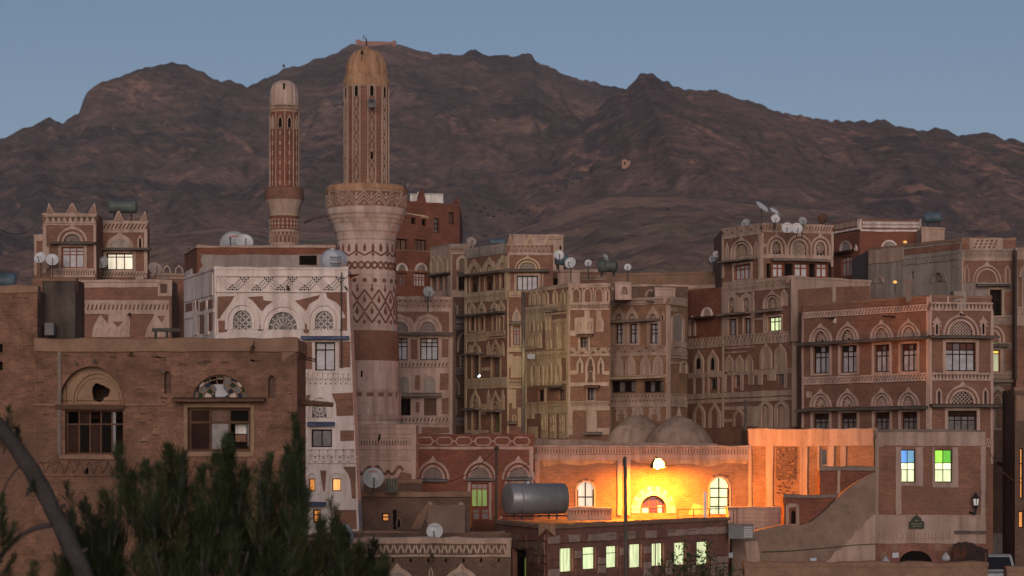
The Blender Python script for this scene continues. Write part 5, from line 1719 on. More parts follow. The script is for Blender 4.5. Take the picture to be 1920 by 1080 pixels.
# right face
band(f, 956, 1032, 459, 474, 'double', 'plaster', 'brick', 9, bw=.05, rail=.1); rects(f, [(953, 474, 1036, 478.5)], 'plaster')
fan(f, 989, 506, 30, 14, ro=9, tip=5, ring=T, kind='diag', leg=2, pitch=.17, lw=.03)
awning(f, 950, 1030, 506, 511, .5, 'wood_grey')
win(f, 969, 517, 1008.5, 545, 4, (), 'wood_dark', 'curtain', sur='plaster', surpx=5)
rects(f, [(955, 513, 957, 544), (963.5, 513, 966, 544), (1016, 513, 1019, 540)], 'plaster')
band(f, 953, 980, 545, 554, 'dots', T, 'brick', 8, rail=.18); rects(f, [(952, 554, 982, 557)], T)
merlon(f, 957, 438, 459, 12, T); merlon(f, 993, 440, 459, 17, T)
for cx in (989, 1023):
    mb = MB(); a, b = f.uv(cx - 4, 459), f.uv(cx + 3, 440); bar(mb, f, (a[0], a[1]), (b[0] + .1, b[1]), .13, -.3, .06); mb.build('merlon_edge', T, h.root)
# lower right of the corner: third fan, ledges, small plaster panels
f.k = 0
blind(f, 968.5, 605, 16, 25, ro=4, tip=5, ring=T, fill='plaster_grey', leg=8, pointed=.4)
awning(f, 955, 977, 604, 609, .5, 'mud_grey')
win(f, 962, 611, 975, 648, 2, (.25, .4), 'wood_red', 'curtain_grey', sur=T, surpx=4, dep=.16)
rects(f, [(952, 652, 982, 660), (958, 668, 978, 708), (951, 560, 954, 812)], T)
polys(f, [[(951, 664), (962, 664), (957, 690), (951, 690)]], T)
blind(f, 966, 702, 9, 34, ro=3, tip=0, ring=T, leg=25, w1=.12)
band(f, 953, 982, 712, 723, 'diamond', T, 'brick', 6, rail=.15); rects(f, [(951, 723, 982, 728)], T)
for r in ((952, 729, 960, 756), (961, 730, 968, 766), (971, 764, 978, 800)): rects(f, [r], T)
blind(f, 964, 764, 8, 26, ro=2.5, tip=0, ring=T, leg=18); blind(f, 964, 790, 8, 14, ro=2.5, tip=0, ring=T, leg=8)
awning(f, 951, 968, 791, 795, .4, 'mud_grey')
h.finish()

# ---- richly decorated house
h = House('ornate_house', 'cream house covered in blind arches with an arcaded parapet in the middle of the row', 'house', None, (1066, 126))
fl, f = h.block([(984, 130.6), (1066, 126), (1144, 125.4)], 534, 'brick', ref=1, back=8, coping='plaster', cop=.06)
T = 'plaster_cream'
rects(fl, [(985, 541, 1066, 544.5)], T); rects(f, [(1067, 536, 1143, 539.5)], 'plaster')
rects(fl, [(1063, 545, 1066, 820), (984.5, 660, 987.5, 820)], T); rects(f, [(1066.3, 540, 1069.5, 815)], 'plaster')
for cx in (998, 1007, 1016, 1025, 1042, 1056):
    blind(fl, cx, 573 - (cx - 984) * .05, 9, 25, ro=2.5, tip=2, ring=T, leg=16, pointed=.5)
for cx in (1081, 1102.5, 1124):
    blind(f, cx, 566, 17, 27, ro=3, tip=2, ring='plaster', leg=18, pointed=.6)
for x in (1070, 1091, 1112, 1133): rects(f, [(x, 540, x + 2.5, 567)], 'plaster')
blind(f, 1140, 566, 9, 25, ro=3, tip=2, ring='plaster', leg=16, pointed=.6)
rects(fl, [(985, 571, 1065, 577)], T); band(fl, 985, 1063, 577, 586, 'dots', T, 'brick', 22, rail=.12); rects(fl, [(985, 586, 1023, 606), (1023, 586, 1063, 590)], T)
rects(f, [(1067, 566, 1143, 571)], 'plaster'); band(f, 1070, 1142, 571, 577.5, 'hatch', 'plaster', 'brick_dark', 16, rail=.05); rects(f, [(1067, 577.5, 1143, 581.5)], 'plaster')
spout(fl, 1046, 581, .8, .06, 'wood_grey', drop=.0)
# left face upper niches
rects(fl, [(985, 606, 1017, 655)], T, .03)
for cx, y0, y1, w in ((999, 597, 622, 9), (1014, 600, 619, 7), (995.5, 632, 650, 6), (1003.5, 630, 650, 6.5), (1013, 626, 652, 6), (1032, 634, 654, 8)):
    blind(fl, cx, y1, w, y1 - y0, ro=1.8, tip=0, ring=T, fill='brick', leg=(y1 - y0) * .7, pointed=.35, w1=.1)
rects(fl, [(1024, 590, 1034, 656)], T, .06)
blind(fl, 1029, 620, 8, 28, ro=2.2, tip=2, ring=T, fill=T, leg=20, w1=.12)
rects(fl, [(1037, 598, 1063, 654)], T, .05)
mb = MB(); u0, v0, u1, v1 = uvr(fl, 1038, 604, 1062, 652)
for i in range(7):
    for j in range(15):
        if 2 <= i <= 4 and 2 < j < 12: continue
        x = u0 + (i + .5 + .25 * (j % 2)) * (u1 - u0) / 7.5; y = v0 + (j + .5) * (v1 - v0) / 15; q = .045
        slab(mb, fl, [(x - q, y), (x, y - q), (x + q, y), (x, y + q)], 0, .078)
dm = mb.build('diamond_studs', 'brick', h.root); dm['kind'] = 'stuff'
blind(fl, 1050, 624, 9, 18, ro=2, tip=0, ring=T, leg=10, w1=.1); blind(fl, 1051, 653, 6, 16, ro=2, tip=0, ring=T, leg=10, w1=.1)
band(fl, 988, 1065, 656, 668, 'double', T, 'brick_dark', 17, bw=.03, rail=.08); rects(fl, [(988, 668, 1065, 673)], T)
rects(fl, [(988, 673, 1052, 724)], T, .03)
for cx in (1002, 1015.5, 1031, 1048):
    blind(fl, cx, 722, 11, 44 if cx > 1020 else 40, ro=2.2, tip=2, ring=T, leg=32, pointed=.4, w1=.1)
    blind(fl, cx, 702, 6.5, 20, ro=1.4, tip=0, ring=T, fill='brick', leg=13, w1=.085)
    if cx != 1031: blind(fl, cx, 718, 6, 12, ro=1.4, tip=0, ring=T, fill='plaster', leg=7, w1=.085)
band(fl, 1000, 1063, 716, 722, 'dots', T, 'brick_dark', 14, rail=0)
awning(fl, 1036, 1056, 724, 727, .4, 'wood_grey')
win(fl, 1008, 731, 1019, 752, 1, (.4,), 'wood_dark', 'void', dep=.16)
win(fl, 1046, 730, 1057, 750, 2, (), 'wood_dark', 'curtain_grey', dep=.16)
rects(fl, [(1022, 728, 1024.5, 754)], T)
band(fl, 988, 1065, 753, 763, 'dots', T, 'brick', 20, rail=.2); rects(fl, [(988, 763, 1065, 776)], T)
for x0, x1 in ((1016, 1027), (1032, 1043), (1049, 1060)):
    rects(fl, [(x0, 776, x1, 822)], T)
    cx = (x0 + x1) / 2
    if x0 == 1016: blind(fl, cx, 806, 7, 26, ro=1.4, tip=0, ring=T, fill='brick', leg=19, w1=.1)
    else:
        blind(fl, cx, 793, 6, 14, ro=1.3, tip=0, ring=T, fill='brick_dark', leg=8, w1=.1); blind(fl, cx, 809, 6, 13, ro=1.3, tip=0, ring=T, fill='brick', leg=7, w1=.1)
rects(fl, [(989, 776, 1002, 786), (992, 800, 1008, 822)], T)
# right face
polys(f, [[(1078, 596), (1096, 594), (1096, 582), (1106, 582), (1107, 596), (1113, 596), (1113, 626), (1078, 626)], [(1119, 582), (1127, 582), (1128, 594), (1133, 604), (1132, 622), (1118, 622)]], 'plaster')
for cx in (1086, 1105): blind(f, cx, 617, 8, 14, ro=1.6, tip=0, ring='plaster', fill='plaster_grey', leg=8, w1=.12)
slit(f, 1096, 604, 617, 4, sur=None, pane='brick_dark')
blind(f, 1124, 617, 7, 15, ro=1.6, tip=0, ring='plaster', fill='brick_dark', leg=9, w1=.12)
slit(f, 1102, 585, 594, 2.5); slit(f, 1122, 584, 594, 2.5)
rects(f, [(1069, 620, 1084, 630), (1083.5, 631, 1088.5, 657), (1103, 631, 1107, 657)], 'plaster')
awning(f, 1083, 1113, 628, 632, .4, 'wood_brown')
win(f, 1089, 633, 1102, 656, 2, (.35,), 'wood_dark', 'curtain_grey', dep=.14)
band(f, 1069, 1142, 652, 664, 'herring', 'plaster', 'brick_dark', 22, bw=.05, rail=.08); rects(f, [(1067, 664, 1143, 667.5)], 'plaster')
for cx, y0, y1, w in ((1088, 671, 700, 13), (1107.5, 667, 717, 19), (1127, 671, 701, 13)):
    rects(f, [], 'plaster')
    blind(f, cx, y1, w, y1 - y0, ro=4.2, tip=3, ring='plaster', fill='brick_dark', leg=(y1 - y0) * .6, pointed=.6)
    fan(f, cx, y1 - (7 if w < 15 else 30), w * .38, 14, ro=1.5, tip=0, ring='plaster', kind='rose', leg=9, double=False, lw=.03)
fan(f, 1107.5, 711, 8, 14, ro=1.5, tip=0, ring='plaster', kind='rose', leg=9, double=False, lw=.03)
rects(f, [(1069, 694, 1082, 702), (1133, 696, 1143, 703), (1069, 717, 1142, 724)], 'plaster')
awning(f, 1098, 1126, 723.5, 727.5, .45, 'wood_brown')
win(f, 1102, 728, 1115, 750, 2, (), 'wood_dark', 'curtain_grey', sur='plaster', surpx=2, dep=.14)
band(f, 1069, 1142, 752, 762, 'hatch', 'plaster', 'brick', 16, rail=.12); rects(f, [(1067, 762, 1143, 770), (1100, 770, 1119, 812), (1120, 802, 1143, 815)], 'plaster')
slit(f, 1109, 780, 800, 7)
awning(f, 1098, 1130, 811, 815, .5, 'mud_grey')
rects(f, [(1068, 770, 1074, 815)], 'plaster')
h.finish()

# ---- house with three curtained windows
h = House('ochre_house', 'ochre brick house with three curtained windows above wide dark openings, behind the domes', 'house', None, (1254, 128))
f, fr = h.block([(1142, 130.4), (1254, 128), (1288, 130)], 557, 'brick_ochre', ref=1, back=8, coping='plaster', cop=.06)
band(f, 1143, 1253, 561, 572, 'double', 'plaster', 'brick_dark', 18, bw=.045, rail=.14)
band(fr, 1255, 1287, 558, 573, 'diamond', 'plaster', 'brick_dark', 5, rail=.14)
rects(f, [(1142.3, 573, 1146, 835), (1250, 572, 1254, 835)], 'plaster'); rects(fr, [(1254.2, 573, 1256.5, 835)], 'plaster')
spout(f, 1228, 566, .8, .05, 'wood_grey', drop=0)
for cx, x0, x1 in ((1161, 1154, 1169), (1185.5, 1180, 1196), (1225, 1218.5, 1235)):
    fan(f, cx, 600, 13, 12, ro=5, tip=0, ring='plaster', double=False, leg=1, kind='fan', lw=.03)
    blind(f, cx, 600, 23, 21, ro=3, tip=4, ring='plaster', leg=3, pointed=.3)
    win(f, x0, 607, x1, 644, 2, (.27, .5), 'wood_dark', 'curtain', sur='plaster', surpx=5)
pinnacle(f, 1243.5, 584, 601, 5, 'plaster')
awning(f, 1148, 1238, 600, 604.5, .5, 'mud_grey')
band(f, 1145, 1251, 650, 662, 'herring', 'plaster', 'brick', 24, bw=.06, rail=.1); rects(f, [(1145, 662, 1251, 667)], 'plaster')
band(fr, 1256, 1287, 650, 662, 'herring', 'plaster', 'brick', 8, bw=.06, rail=.1); rects(fr, [(1256, 662, 1287, 667)], 'plaster')
for cx in (1160, 1183, 1211, 1234.5):
    blind(f, cx, 703, 19, 36, ro=4, tip=3, ring='plaster', fill='plaster_pink', leg=18, pointed=.4); blind(f, cx, 702, 10, 26, ro=1.5, tip=0, ring='plaster', leg=14, w1=.1)
for cx in (1171.5, 1222.5): slit(f, cx, 680, 693, 3)
rects(f, [(1147, 670, 1153, 676), (1147, 703, 1249, 707)], 'plaster')
awning(f, 1147, 1247, 706, 711, .5, 'plaster_cream')
win(f, 1145, 714, 1192, 736, 4, (), 'wood_dark', 'curtain_grey', rows=[['void', 'curtain_grey', 'void', 'curtain_grey']], dep=.2)
win(f, 1205, 714, 1244, 736, 4, (), 'wood_dark', 'curtain_grey', rows=[['void', 'curtain_grey', 'void', 'curtain_grey']], dep=.2)
band(f, 1145, 1251, 739, 755, 'double', 'plaster', 'brick_dark', 16, bw=.05, rail=.12); rects(f, [(1145, 755, 1251, 763)], 'plaster')
band(fr, 1256, 1287, 739, 755, 'double', 'plaster', 'brick_dark', 6, bw=.05, rail=.12); rects(fr, [(1256, 755, 1287, 763)], 'plaster')
for cx in (1166, 1196, 1228):
    blind(f, cx, 790, 20, 27, ro=4, tip=0, ring='plaster', leg=14); band(f, cx - 10, cx + 10, 764, 778, 'diamond', 'plaster', None, 2, rail=0)
blind(fr, 1270, 640, 24, 52, ro=4, tip=0, ring='plaster', fill='plaster_grey', leg=38, pointed=.1)
rects(fr, [(1257, 578, 1268, 584), (1257, 640, 1287, 650), (1256, 668, 1287, 672), (1258, 678, 1274, 683)], 'plaster')
fan(fr, 1281, 700, 8, 20, ro=3, tip=0, ring='plaster', leg=14, double=False, glass='green_glass')
h.finish()

# ---- low roofs between
h = House('roof_room', 'low brown brick roof room with a lattice strip behind the ornate house', 'rooftop room', None, (1110, 136))
f, = h.block([(1030, 136), (1136, 136)], 508, 'brick', zbot=8, back=5, coping='plaster', cop=.08)
band(f, 1090, 1135, 516, 525, 'zigzag', 'plaster', 'brick_dark', 11, rail=.15); rects(f, [(1046, 511, 1088, 540)], 'plaster_pink', .03)
win(f, 1037, 522, 1047, 548, 1, (), 'wood_grey', 'void', dep=.2)
h.finish()
h = House('roof_parapet', 'long low mud parapet with small openings left of the tall house with many dishes', 'parapet', None, (1250, 141))
f, = h.block([(1126, 141), (1352, 139)], 516, 'mud', zbot=6, back=6, coping='mud', cop=.1)
rects(f, [(1130, 536, 1350, 542)], 'plaster'); 
for r in ((1203, 540, 1214, 550), (1230, 538, 1241, 546), (1247, 538, 1258, 546)): win(f, *r, 1, (), 'wood_red', 'brick_red', dep=.1)
h.finish()
h = House('roof_block', 'small plastered corner pier with a star hole at the edge of the ornate house roof', 'roof block', None, (1170, 127))
f, = h.block([(1153, 127.5), (1184, 127.5)], 530, 'plaster_pink', zbot=P(0, 562, 127.5).z, back=1.6, coping='plaster', cop=.05)
fan(f, 1171, 552, 10, 14, ro=2, tip=0, ring='plaster', kind='rose', leg=6, double=False, glass='brick_dark')
h.finish()
h = House('roof_block', 'pale plastered roof box behind the parapet of the ochre house', 'roof block', None, (1245, 134))
f, = h.block([(1228, 134), (1266, 134)], 541, 'plaster', zbot=P(0, 580, 134).z, back=2, coping='plaster', cop=.05)
h.finish()
h = House('roof_parapet', 'red brick roof parapet with a small arch behind the ochre house', 'parapet', None, (1215, 136))
f, = h.block([(1184, 136), (1290, 136)], 535, 'brick_dark', zbot=8, back=3, coping='plaster', cop=.05)
blind(f, 1219, 556, 18, 14, ro=3, tip=0, ring='plaster', fill=None, leg=3)
h.finish()

# ---- long pole standing before the corner house
for (px, y0, y1, Y, label, r) in ((981, 547, 835, 124.5, 'tall dark drain pipe against the cream corner house', .09), (1398, 750, 830, 122, 'dark vertical pipe behind the left end of the lit block roof', .07)):
    mb = MB(); a, b = P(px, y0, Y), P(px, y1, Y); b.z = 0
    mb.tube(tuple(b), tuple(a), r, r, 8)
    tag(mb.build('vertical_run', 'wood_grey', None, smooth=True, loc=tuple(b)), label, 'pipe')
# ================================================================== RIGHT HOUSES
# ---- tall house with dishes on top
h = House('dish_house', 'tall brown house with white bands, orange-framed top windows and dishes on its roof', 'house', None, (1427, 131))
fl, = h.block([(1287, 137.6), (1490, 128.5)], 541, 'brick', ref=0, back=9, coping=None)
fl2 = Face((1490, 128.5), (1530, 130), h)
# the lower mass as two faces
h.blocks.pop()
fl, fx = h.block([(1287, 137.6), (1490, 128.5), (1540, 131)], 521, 'brick', ref=1, back=9, coping=None)
T = 'plaster'
fl.outline = [(0, 0), (fl.len, 0), (fl.len, fl.z1), (fl.u(1354), fl.z1), (fl.u(1354), fl.uv(1354, 540)[1]), (0, fl.uv(1287, 545)[1])]
rects(fl, [(1355, 524, 1488, 529)], T)
band(fl, 1355, 1487, 529, 540, 'hatch', T, 'brick_dark', 24, rail=.12); rects(fl, [(1355, 540, 1488, 546)], T)
rects(fl, [(1354.5, 546, 1357.5, 800), (1486, 530, 1490, 800)], T); rects(fx, [(1490.2, 524, 1494, 800)], T)
polys(fl, [[(1287, 545), (1354, 538), (1354, 637), (1287, 640)]], 'brick_red', .012, 'brick_panel')
blind(fl, 1326.5, 597, 22, 21, ro=3, tip=0, ring='plaster_white', fill='plaster', leg=4, pointed=0)
awning(fl, 1305, 1345, 594, 599, .5, 'wood_dark')
win(fl, 1317, 603, 1339, 630, 4, (.25,), 'wood_red', 'curtain', rows=['dish_white', 'curtain_grey'])
blind(fl, 1299, 630, 14, 36, ro=4, tip=3, ring=T, fill='brick', leg=22)
for cx in (1373.5, 1400.5):
    fan(fl, cx, 586, 12, 28, ro=8, tip=2, ring=T, kind='rose', leg=20, double=False, lw=.035, pointed=.2)
awning(fl, 1356, 1411, 587, 591, .5, 'mud_grey')
win(fl, 1366, 598, 1382, 629, 2, (), 'wood_dark', 'curtain', sur=T, surpx=3)
win(fl, 1395, 596, 1409, 626, 2, (), 'wood_dark', 'curtain', sur=T, surpx=3)
fan(fl, 1449, 578, 18, 20, ro=8, tip=6, ring=T, kind='rose', leg=8, lw=.03, glass='plaster_grey')
blind(fl, 1471, 574, 12, 30, ro=3, tip=2, ring=T, fill=T, leg=18)
awning(fl, 1427, 1468, 581, 586, .5, 'mud_grey')
win(fl, 1440, 594, 1465, 621, 3, (.3,), 'wood_dark', 'lit_green_white', sur=T, surpx=4)
rects(fl, [(1357, 546, 1366, 632), (1410, 546, 1414, 626), (1432, 587, 1436, 624), (1468, 546, 1470, 560), (1413, 596, 1432, 600), (1437, 626, 1487, 630)], T)
band(fl, 1290, 1487, 628, 643, 'hatch', T, 'brick_dark', 30, rail=.14); rects(fl, [(1288, 643, 1488, 648)], T)
for cx, w, sl in ((1311, 19, (7, 671, 692)), (1337.5, 21, (6, 670, 694))):
    blind(fl, cx, 702, w, 42, ro=4, tip=4, ring=T, fill=T, leg=24, pointed=.5, slot=sl)
for cx in (1368, 1387, 1405):
    blind(fl, cx, 697, 15, 30, ro=3.5, tip=2, ring=T, fill='plaster_cream', leg=18, pointed=.5)
for cx in (1437, 1464.5):
    blind(fl, cx, 692, 22, 44, ro=4, tip=4, ring=T, fill=T, leg=26, pointed=.3)
    fan(fl, cx, 684, 10, 26, ro=2, tip=0, ring=T, kind='rose', leg=16, double=False, lw=.03, glass='plaster_grey')
rects(fl, [(1357, 650, 1414, 653), (1357, 659, 1400, 662), (1365, 697, 1412, 703), (1414, 692, 1486, 702), (1288, 698, 1354, 708)], T)
for r in ((1290, 710, 1300, 735), (1305, 710, 1318, 735)): pass
rects(fl, [(1301, 708, 1304, 738), (1318, 708, 1321, 738), (1326, 708, 1330, 738), (1346, 708, 1349, 738), (1357, 702, 1362, 735), (1372, 702, 1375, 735), (1389, 702, 1394, 732), (1404, 702, 1414, 722), (1422, 702, 1430, 722), (1440, 702, 1455, 714), (1471, 700, 1476, 728)], T)
win(fl, 1331, 709, 1344, 731, 2, (), 'wood_grey', 'void', dep=.14)
win(fl, 1376, 704, 1388, 727, 1, (), 'plaster', 'brick_dark', dep=.1)
win(fl, 1458, 698, 1470, 722, 2, (), 'wood_grey', 'curtain_grey', dep=.12)
rects(fl, [(1288, 735, 1488, 745), (1288, 747, 1488, 754)], T); 
for cx in (1312, 1341): blind(fl, cx, 803, 22, 44, ro=5, tip=4, ring=T, fill='brick', leg=26, pointed=.4)
blind(fl, 1387, 800, 22, 32, ro=4, tip=3, ring=T, fill='brick', leg=16)
for cx in (1436, 1466):
    fan(fl, cx, 802, 14, 44, ro=6, tip=6, ring=T, kind='diag', leg=36, double=False, pitch=.16, lw=.035, pointed=.3)
rects(fl, [(1357, 762, 1410, 768), (1400, 765, 1412, 800), (1412, 762, 1422, 800), (1476, 766, 1480, 800), (1288, 786, 1300, 800), (1352, 786, 1372, 792), (1414, 786, 1424, 790)], T)
win(fx, 1493, 640, 1500, 682, 1, (.4,), 'wood_grey', 'void', dep=.1); win(fx, 1493, 696, 1500, 712, 1, (), 'wood_grey', 'void', dep=.1)
# top storey
gl, gr = h.block([(1354, 134.5), (1427, 131.2), (1562, 132.4)], 420, 'brick', ref=1, zbot=P(1427, 545, 131).z, back=5.5, coping='plaster', cop=.05)
band(gl, 1355, 1426, 424, 437, 'herring', T, 'brick_dark', 24, bw=.05, rail=.1); rects(gl, [(1355, 437, 1426, 444)], T)
rects(gl, [(1354.3, 444, 1358, 522), (1423, 440, 1427, 522)], T); rects(gr, [(1427.2, 436, 1431, 522), (1558, 436, 1562, 500)], T)
fan(gl, 1391, 481, 25, 24, ro=8, tip=5, ring=T, kind='diag', leg=6, pitch=.19, lw=.035)
pinnacle(gl, 1364, 455, 484, 6, T, False); pinnacle(gl, 1418, 452, 481, 6, T, False)
rects(gl, [(1358, 481, 1423, 486)], T)
awning(gl, 1357, 1418, 487, 491, .5, 'mud_grey')
win(gl, 1376, 496, 1408.5, 524, 4, (.28,), 'wood_red', 'dish_white', rows=['curtain', 'dish_white'], sur=T, surpx=4)
band(gl, 1355, 1426, 526, 540, 'hatch', T, 'brick_dark', 16, rail=.1)
band(gr, 1432, 1561, 420, 434, 'hatch', T, None, 24, rail=.12, h1=.04); rects(gr, [(1429, 434, 1561, 437)], T)
for cx, w, hh in ((1455, 16, 26), (1498, 26, 28), (1537.5, 17, 25)):
    fan(gr, cx, 479, w, hh, ro=11, tip=8, ring=T, kind='rose', leg=13, lw=.03, glass='plaster_grey' if cx == 1498 else 'dark_glass')
rects(gr, [(1431, 456, 1440, 464), (1431, 478, 1561, 486)], T)
awning(gr, 1443, 1551, 486, 491, .5, 'mud_grey')
for x0, x1 in ((1448, 1470), (1489, 1516), (1530, 1552)):
    win(gr, x0, 493, x1, 521, 2, (.3,), 'wood_red', 'dish_white', dep=.1, fw=.09)
for x0, x1 in ((1437, 1446), (1471, 1488), (1517, 1529), (1553, 1561)):
    win(gr, x0, 494, x1, 521, 1, (), 'wood_dark', 'void', dep=.2)
# terrace wall in front of the top storey
t, = h.block([(1483, 128.2), (1632, 131.5)], 519, 'plaster', zbot=P(1483, 640, 128).z, back=2, coping='plaster', cop=.06)
polys(t, [[(1496, 543), (1560, 538), (1631, 536), (1631, 640), (1496, 640)]], 'brick', .015, 'brick_panel')
rects(t, [(1484, 536, 1494, 640), (1560, 536, 1566, 600)], 'plaster')
h.finish()

# ---- red brick house with white lattice railing
h = House('red_house', 'dark red brick house with a white lattice roof railing behind the dish-topped house', 'house', None, (1612, 140))
fl, fr = h.block([(1558, 143), (1612, 140), (1728, 140.3)], 432, 'brick_red', ref=1, back=7, coping=None)
rects(fl, [(1558, 431, 1611, 435)], 'plaster_white', .06); rects(fr, [(1613, 430.5, 1727, 434.5)], 'plaster_white', .06)
tl, tr_ = h.block([(1560, 142.9), (1612, 139.95), (1727, 140.25)], 412, 'brick_red', ref=1, zbot=P(1612, 431, 140).z, back=.4, coping='brick', cop=.05)
band(tl, 1565, 1609, 417, 427, 'diamond', 'plaster', 'brick_red', 12, rail=0, h1=.05); band(tr_, 1617, 1723, 415, 428, 'diamond', 'plaster_white', 'brick_red', 26, rail=0, h1=.05)
rects(tl, [(1609.5, 411, 1612, 431)], 'plaster_white', .07); rects(tr_, [(1612.2, 411, 1615, 431), (1723.5, 411, 1727, 431)], 'plaster_white', .07)
blind(fl, 1586, 473, 22, 22, ro=3, tip=0, ring=T, fill='plaster_grey', leg=6, pointed=.1)
awning(fl, 1567, 1601, 471, 476, .4, 'wood_dark')
win(fl, 1577, 481, 1598, 518, 3, (.25,), 'wood_red', 'dish_white', rows=['curtain', 'curtain'], dep=.1)
blind(fr, 1667, 466, 30, 16, ro=3, tip=0, ring='plaster_white', fill='plaster_grey', leg=2, pointed=0)
blind(fl, 1606, 470, 4, 8, ro=1, ring='plaster_white', fill='plaster_white')
h.finish()

# ---- grey plastered house, right back
h = House('grey_house', 'tall house with a grey cement left side and perforated parapet at the right edge', 'house', None, (1803, 128))
fl, fr = h.block([(1628, 134.6), (1803, 128), (1904, 128)], 449, 'plaster_grey', ref=1, back=7, coping='mud', cop=.1)
band(fl, 1694, 1801, 480, 492, 'zigzag', 'plaster_grey', None, 18, rail=.1, h1=.05)
rects(fl, [(1696, 462, 1800, 473)], 'brick', .02); rects(fl, [(1630, 466, 1694, 492)], 'plaster', .05)
fan(fl, 1760, 529, 18, 18, ro=6, tip=3, ring='plaster_grey', kind='fan', leg=2, lw=.03)
blind(fl, 1649, 530, 18, 12, ro=3, tip=0, ring='plaster', fill='plaster_grey', leg=2)
win(fl, 1707, 509, 1713, 524, 1, (), 'wood_dark', 'void', dep=.2)
polys(fr, [[(1803, 449), (1818, 449), (1818, 468), (1803, 468)], [(1880, 447), (1904, 447), (1904, 466), (1880, 466)]], 'brick', .02, 'brick_panel')
rects(fr, [(1817, 447, 1880, 469)], 'plaster', .05)
for j, y in enumerate((451.5, 457.5, 463.5)):
    for i in range(5):
        x = 1830 + i * 9 - j * 2.5
        q0, p0, q1, p1 = uvr(fr, x, y - 2.3, x + 4, y + 2.3)
        ob = MB(); slab(ob, fr, [(q0, p0), (q1, p0 + .03), (q1 + .02, p1), (q0 + .02, p1 - .03)], 0, .075); ob.build('parapet_hole', 'brick_dark', h.root)
band(fr, 1805, 1903, 470, 483, 'double', 'plaster', None, 11, bw=.05, rail=.1, h1=.05); rects(fr, [(1804, 483, 1903, 489)], 'plaster')
polys(fr, [[(1806, 489), (1898, 489), (1898, 529), (1806, 529)]], 'brick', .015, 'brick_panel')
rects(fr, [(1803.3, 489, 1806, 700), (1898, 489, 1904, 700)], 'plaster')
fan(fr, 1850, 529, 36, 23, ro=9, tip=7, ring='plaster', kind='diag', leg=2, pitch=.17, lw=.035)
slit(fr, 1812.5, 502, 528, 4, sur='plaster', surpx=3.5); slit(fr, 1889, 502, 529, 4, sur='plaster', surpx=3.5)
awning(fr, 1830, 1893, 534, 538, .5, 'wood_grey')
win(fr, 1856, 543, 1878, 592, 2, (.35,), 'wood_dark', 'void', sur='plaster', surpx=4, dep=.2)
brick(fr, [(1884, 546, 1897.5, 590)])
band(fr, 1858, 1903, 593, 607, 'zigzag', 'plaster', None, 7, rail=.12)
polys(fr, [[(1858, 609), (1899, 609), (1899, 642), (1858, 642)]], 'brick', .015, 'brick_panel')
fan(fr, 1864, 644, 16, 22, ro=12, tip=0, ring='plaster', kind='fan', leg=6, glass='lit_leaf')
awning(fr, 1850, 1890, 646, 651, .5, 'wood_grey')
win(fr, 1856, 656, 1875, 698, 1, (.13,), 'wood_red', 'lit_pale', rows=['lit_yellow', 'lit_dim'], sur='plaster', surpx=5)
brick(fr, [(1884, 656, 1897.5, 695)])
band(fr, 1858, 1903, 700, 712, 'zigzag', 'plaster', None, 7, rail=.15)
polys(fr, [[(1855, 722), (1904, 722), (1904, 1000), (1855, 1000)]], 'brick_dark', .03, 'brick_panel')
awning(fr, 1860, 1902, 712, 718, .5, 'mud_grey')
blind(fr, 1870, 757, 32, 34, ro=7, tip=0, ring='plaster_grey', fill='brick_dark', leg=10, pointed=.1); fan(fr, 1870, 757, 14, 16, ro=2, tip=0, ring='plaster_grey', double=False, kind='diag')
awning(fr, 1860, 1902, 760, 764, .5, 'wood_grey')
win(fr, 1866, 769, 1884, 803, 2, (.3,), 'wood_dark', 'void', sur='plaster_grey', surpx=4)
awning(fr, 1868, 1898, 868, 873, .5, 'wood_dark'); win(fr, 1872, 876, 1886, 906, 1, (.4,), 'wood_dark', 'void'); win(fr, 1874, 925, 1890, 946, 1, (), 'wood_dark', 'void')
h.finish()
h = House('brick_house', 'brick house sliced by the right edge with a plaster band and part of an arch', 'house', None, (1915, 127))
f, = h.block([(1905, 127), (1990, 127)], 467, 'brick', back=7, coping='plaster', cop=.06)
rects(f, [(1905, 470, 1980, 487), (1905, 575, 1980, 611), (1905, 488, 1908, 575)], 'plaster'); band(f, 1908, 1975, 578, 590, 'zigzag', 'plaster', None, 8, rail=.1, h1=.09)
blind(f, 1928, 520, 36, 26, ro=6, tip=0, ring='plaster', fill='plaster_grey', leg=5, pointed=.1); win(f, 1919, 524, 1940, 575, 2, (.3,), 'wood_dark', 'curtain_grey', sur='plaster', surpx=4)
h.finish()

# ---- big polygonal house with rows of fan windows
h = House('fan_window_house', 'broad brown house with two rows of fan windows above red-framed windows, right', 'house', None, (1742, 119))
fl, fr = h.block([(1504, 126), (1742, 119), (1862, 119.5)], 567, 'brick', ref=1, back=1.5, coping=None)
T = 'plaster_pink'
band(fl, 1505, 1741, 578, 590, 'hatch', T, 'brick_dark', 40, rail=.2, h1=.06); band(fr, 1743, 1861, 567, 583, 'tri', T, 'brick_dark', 17, rail=.16)
rects(fl, [(1504.3, 590, 1507, 802), (1737.5, 583, 1742, 808)], T); rects(fr, [(1742.2, 583, 1746.5, 808), (1857, 583, 1862, 870)], T)
rects(fl, [(1553, 592, 1557, 598)], T)
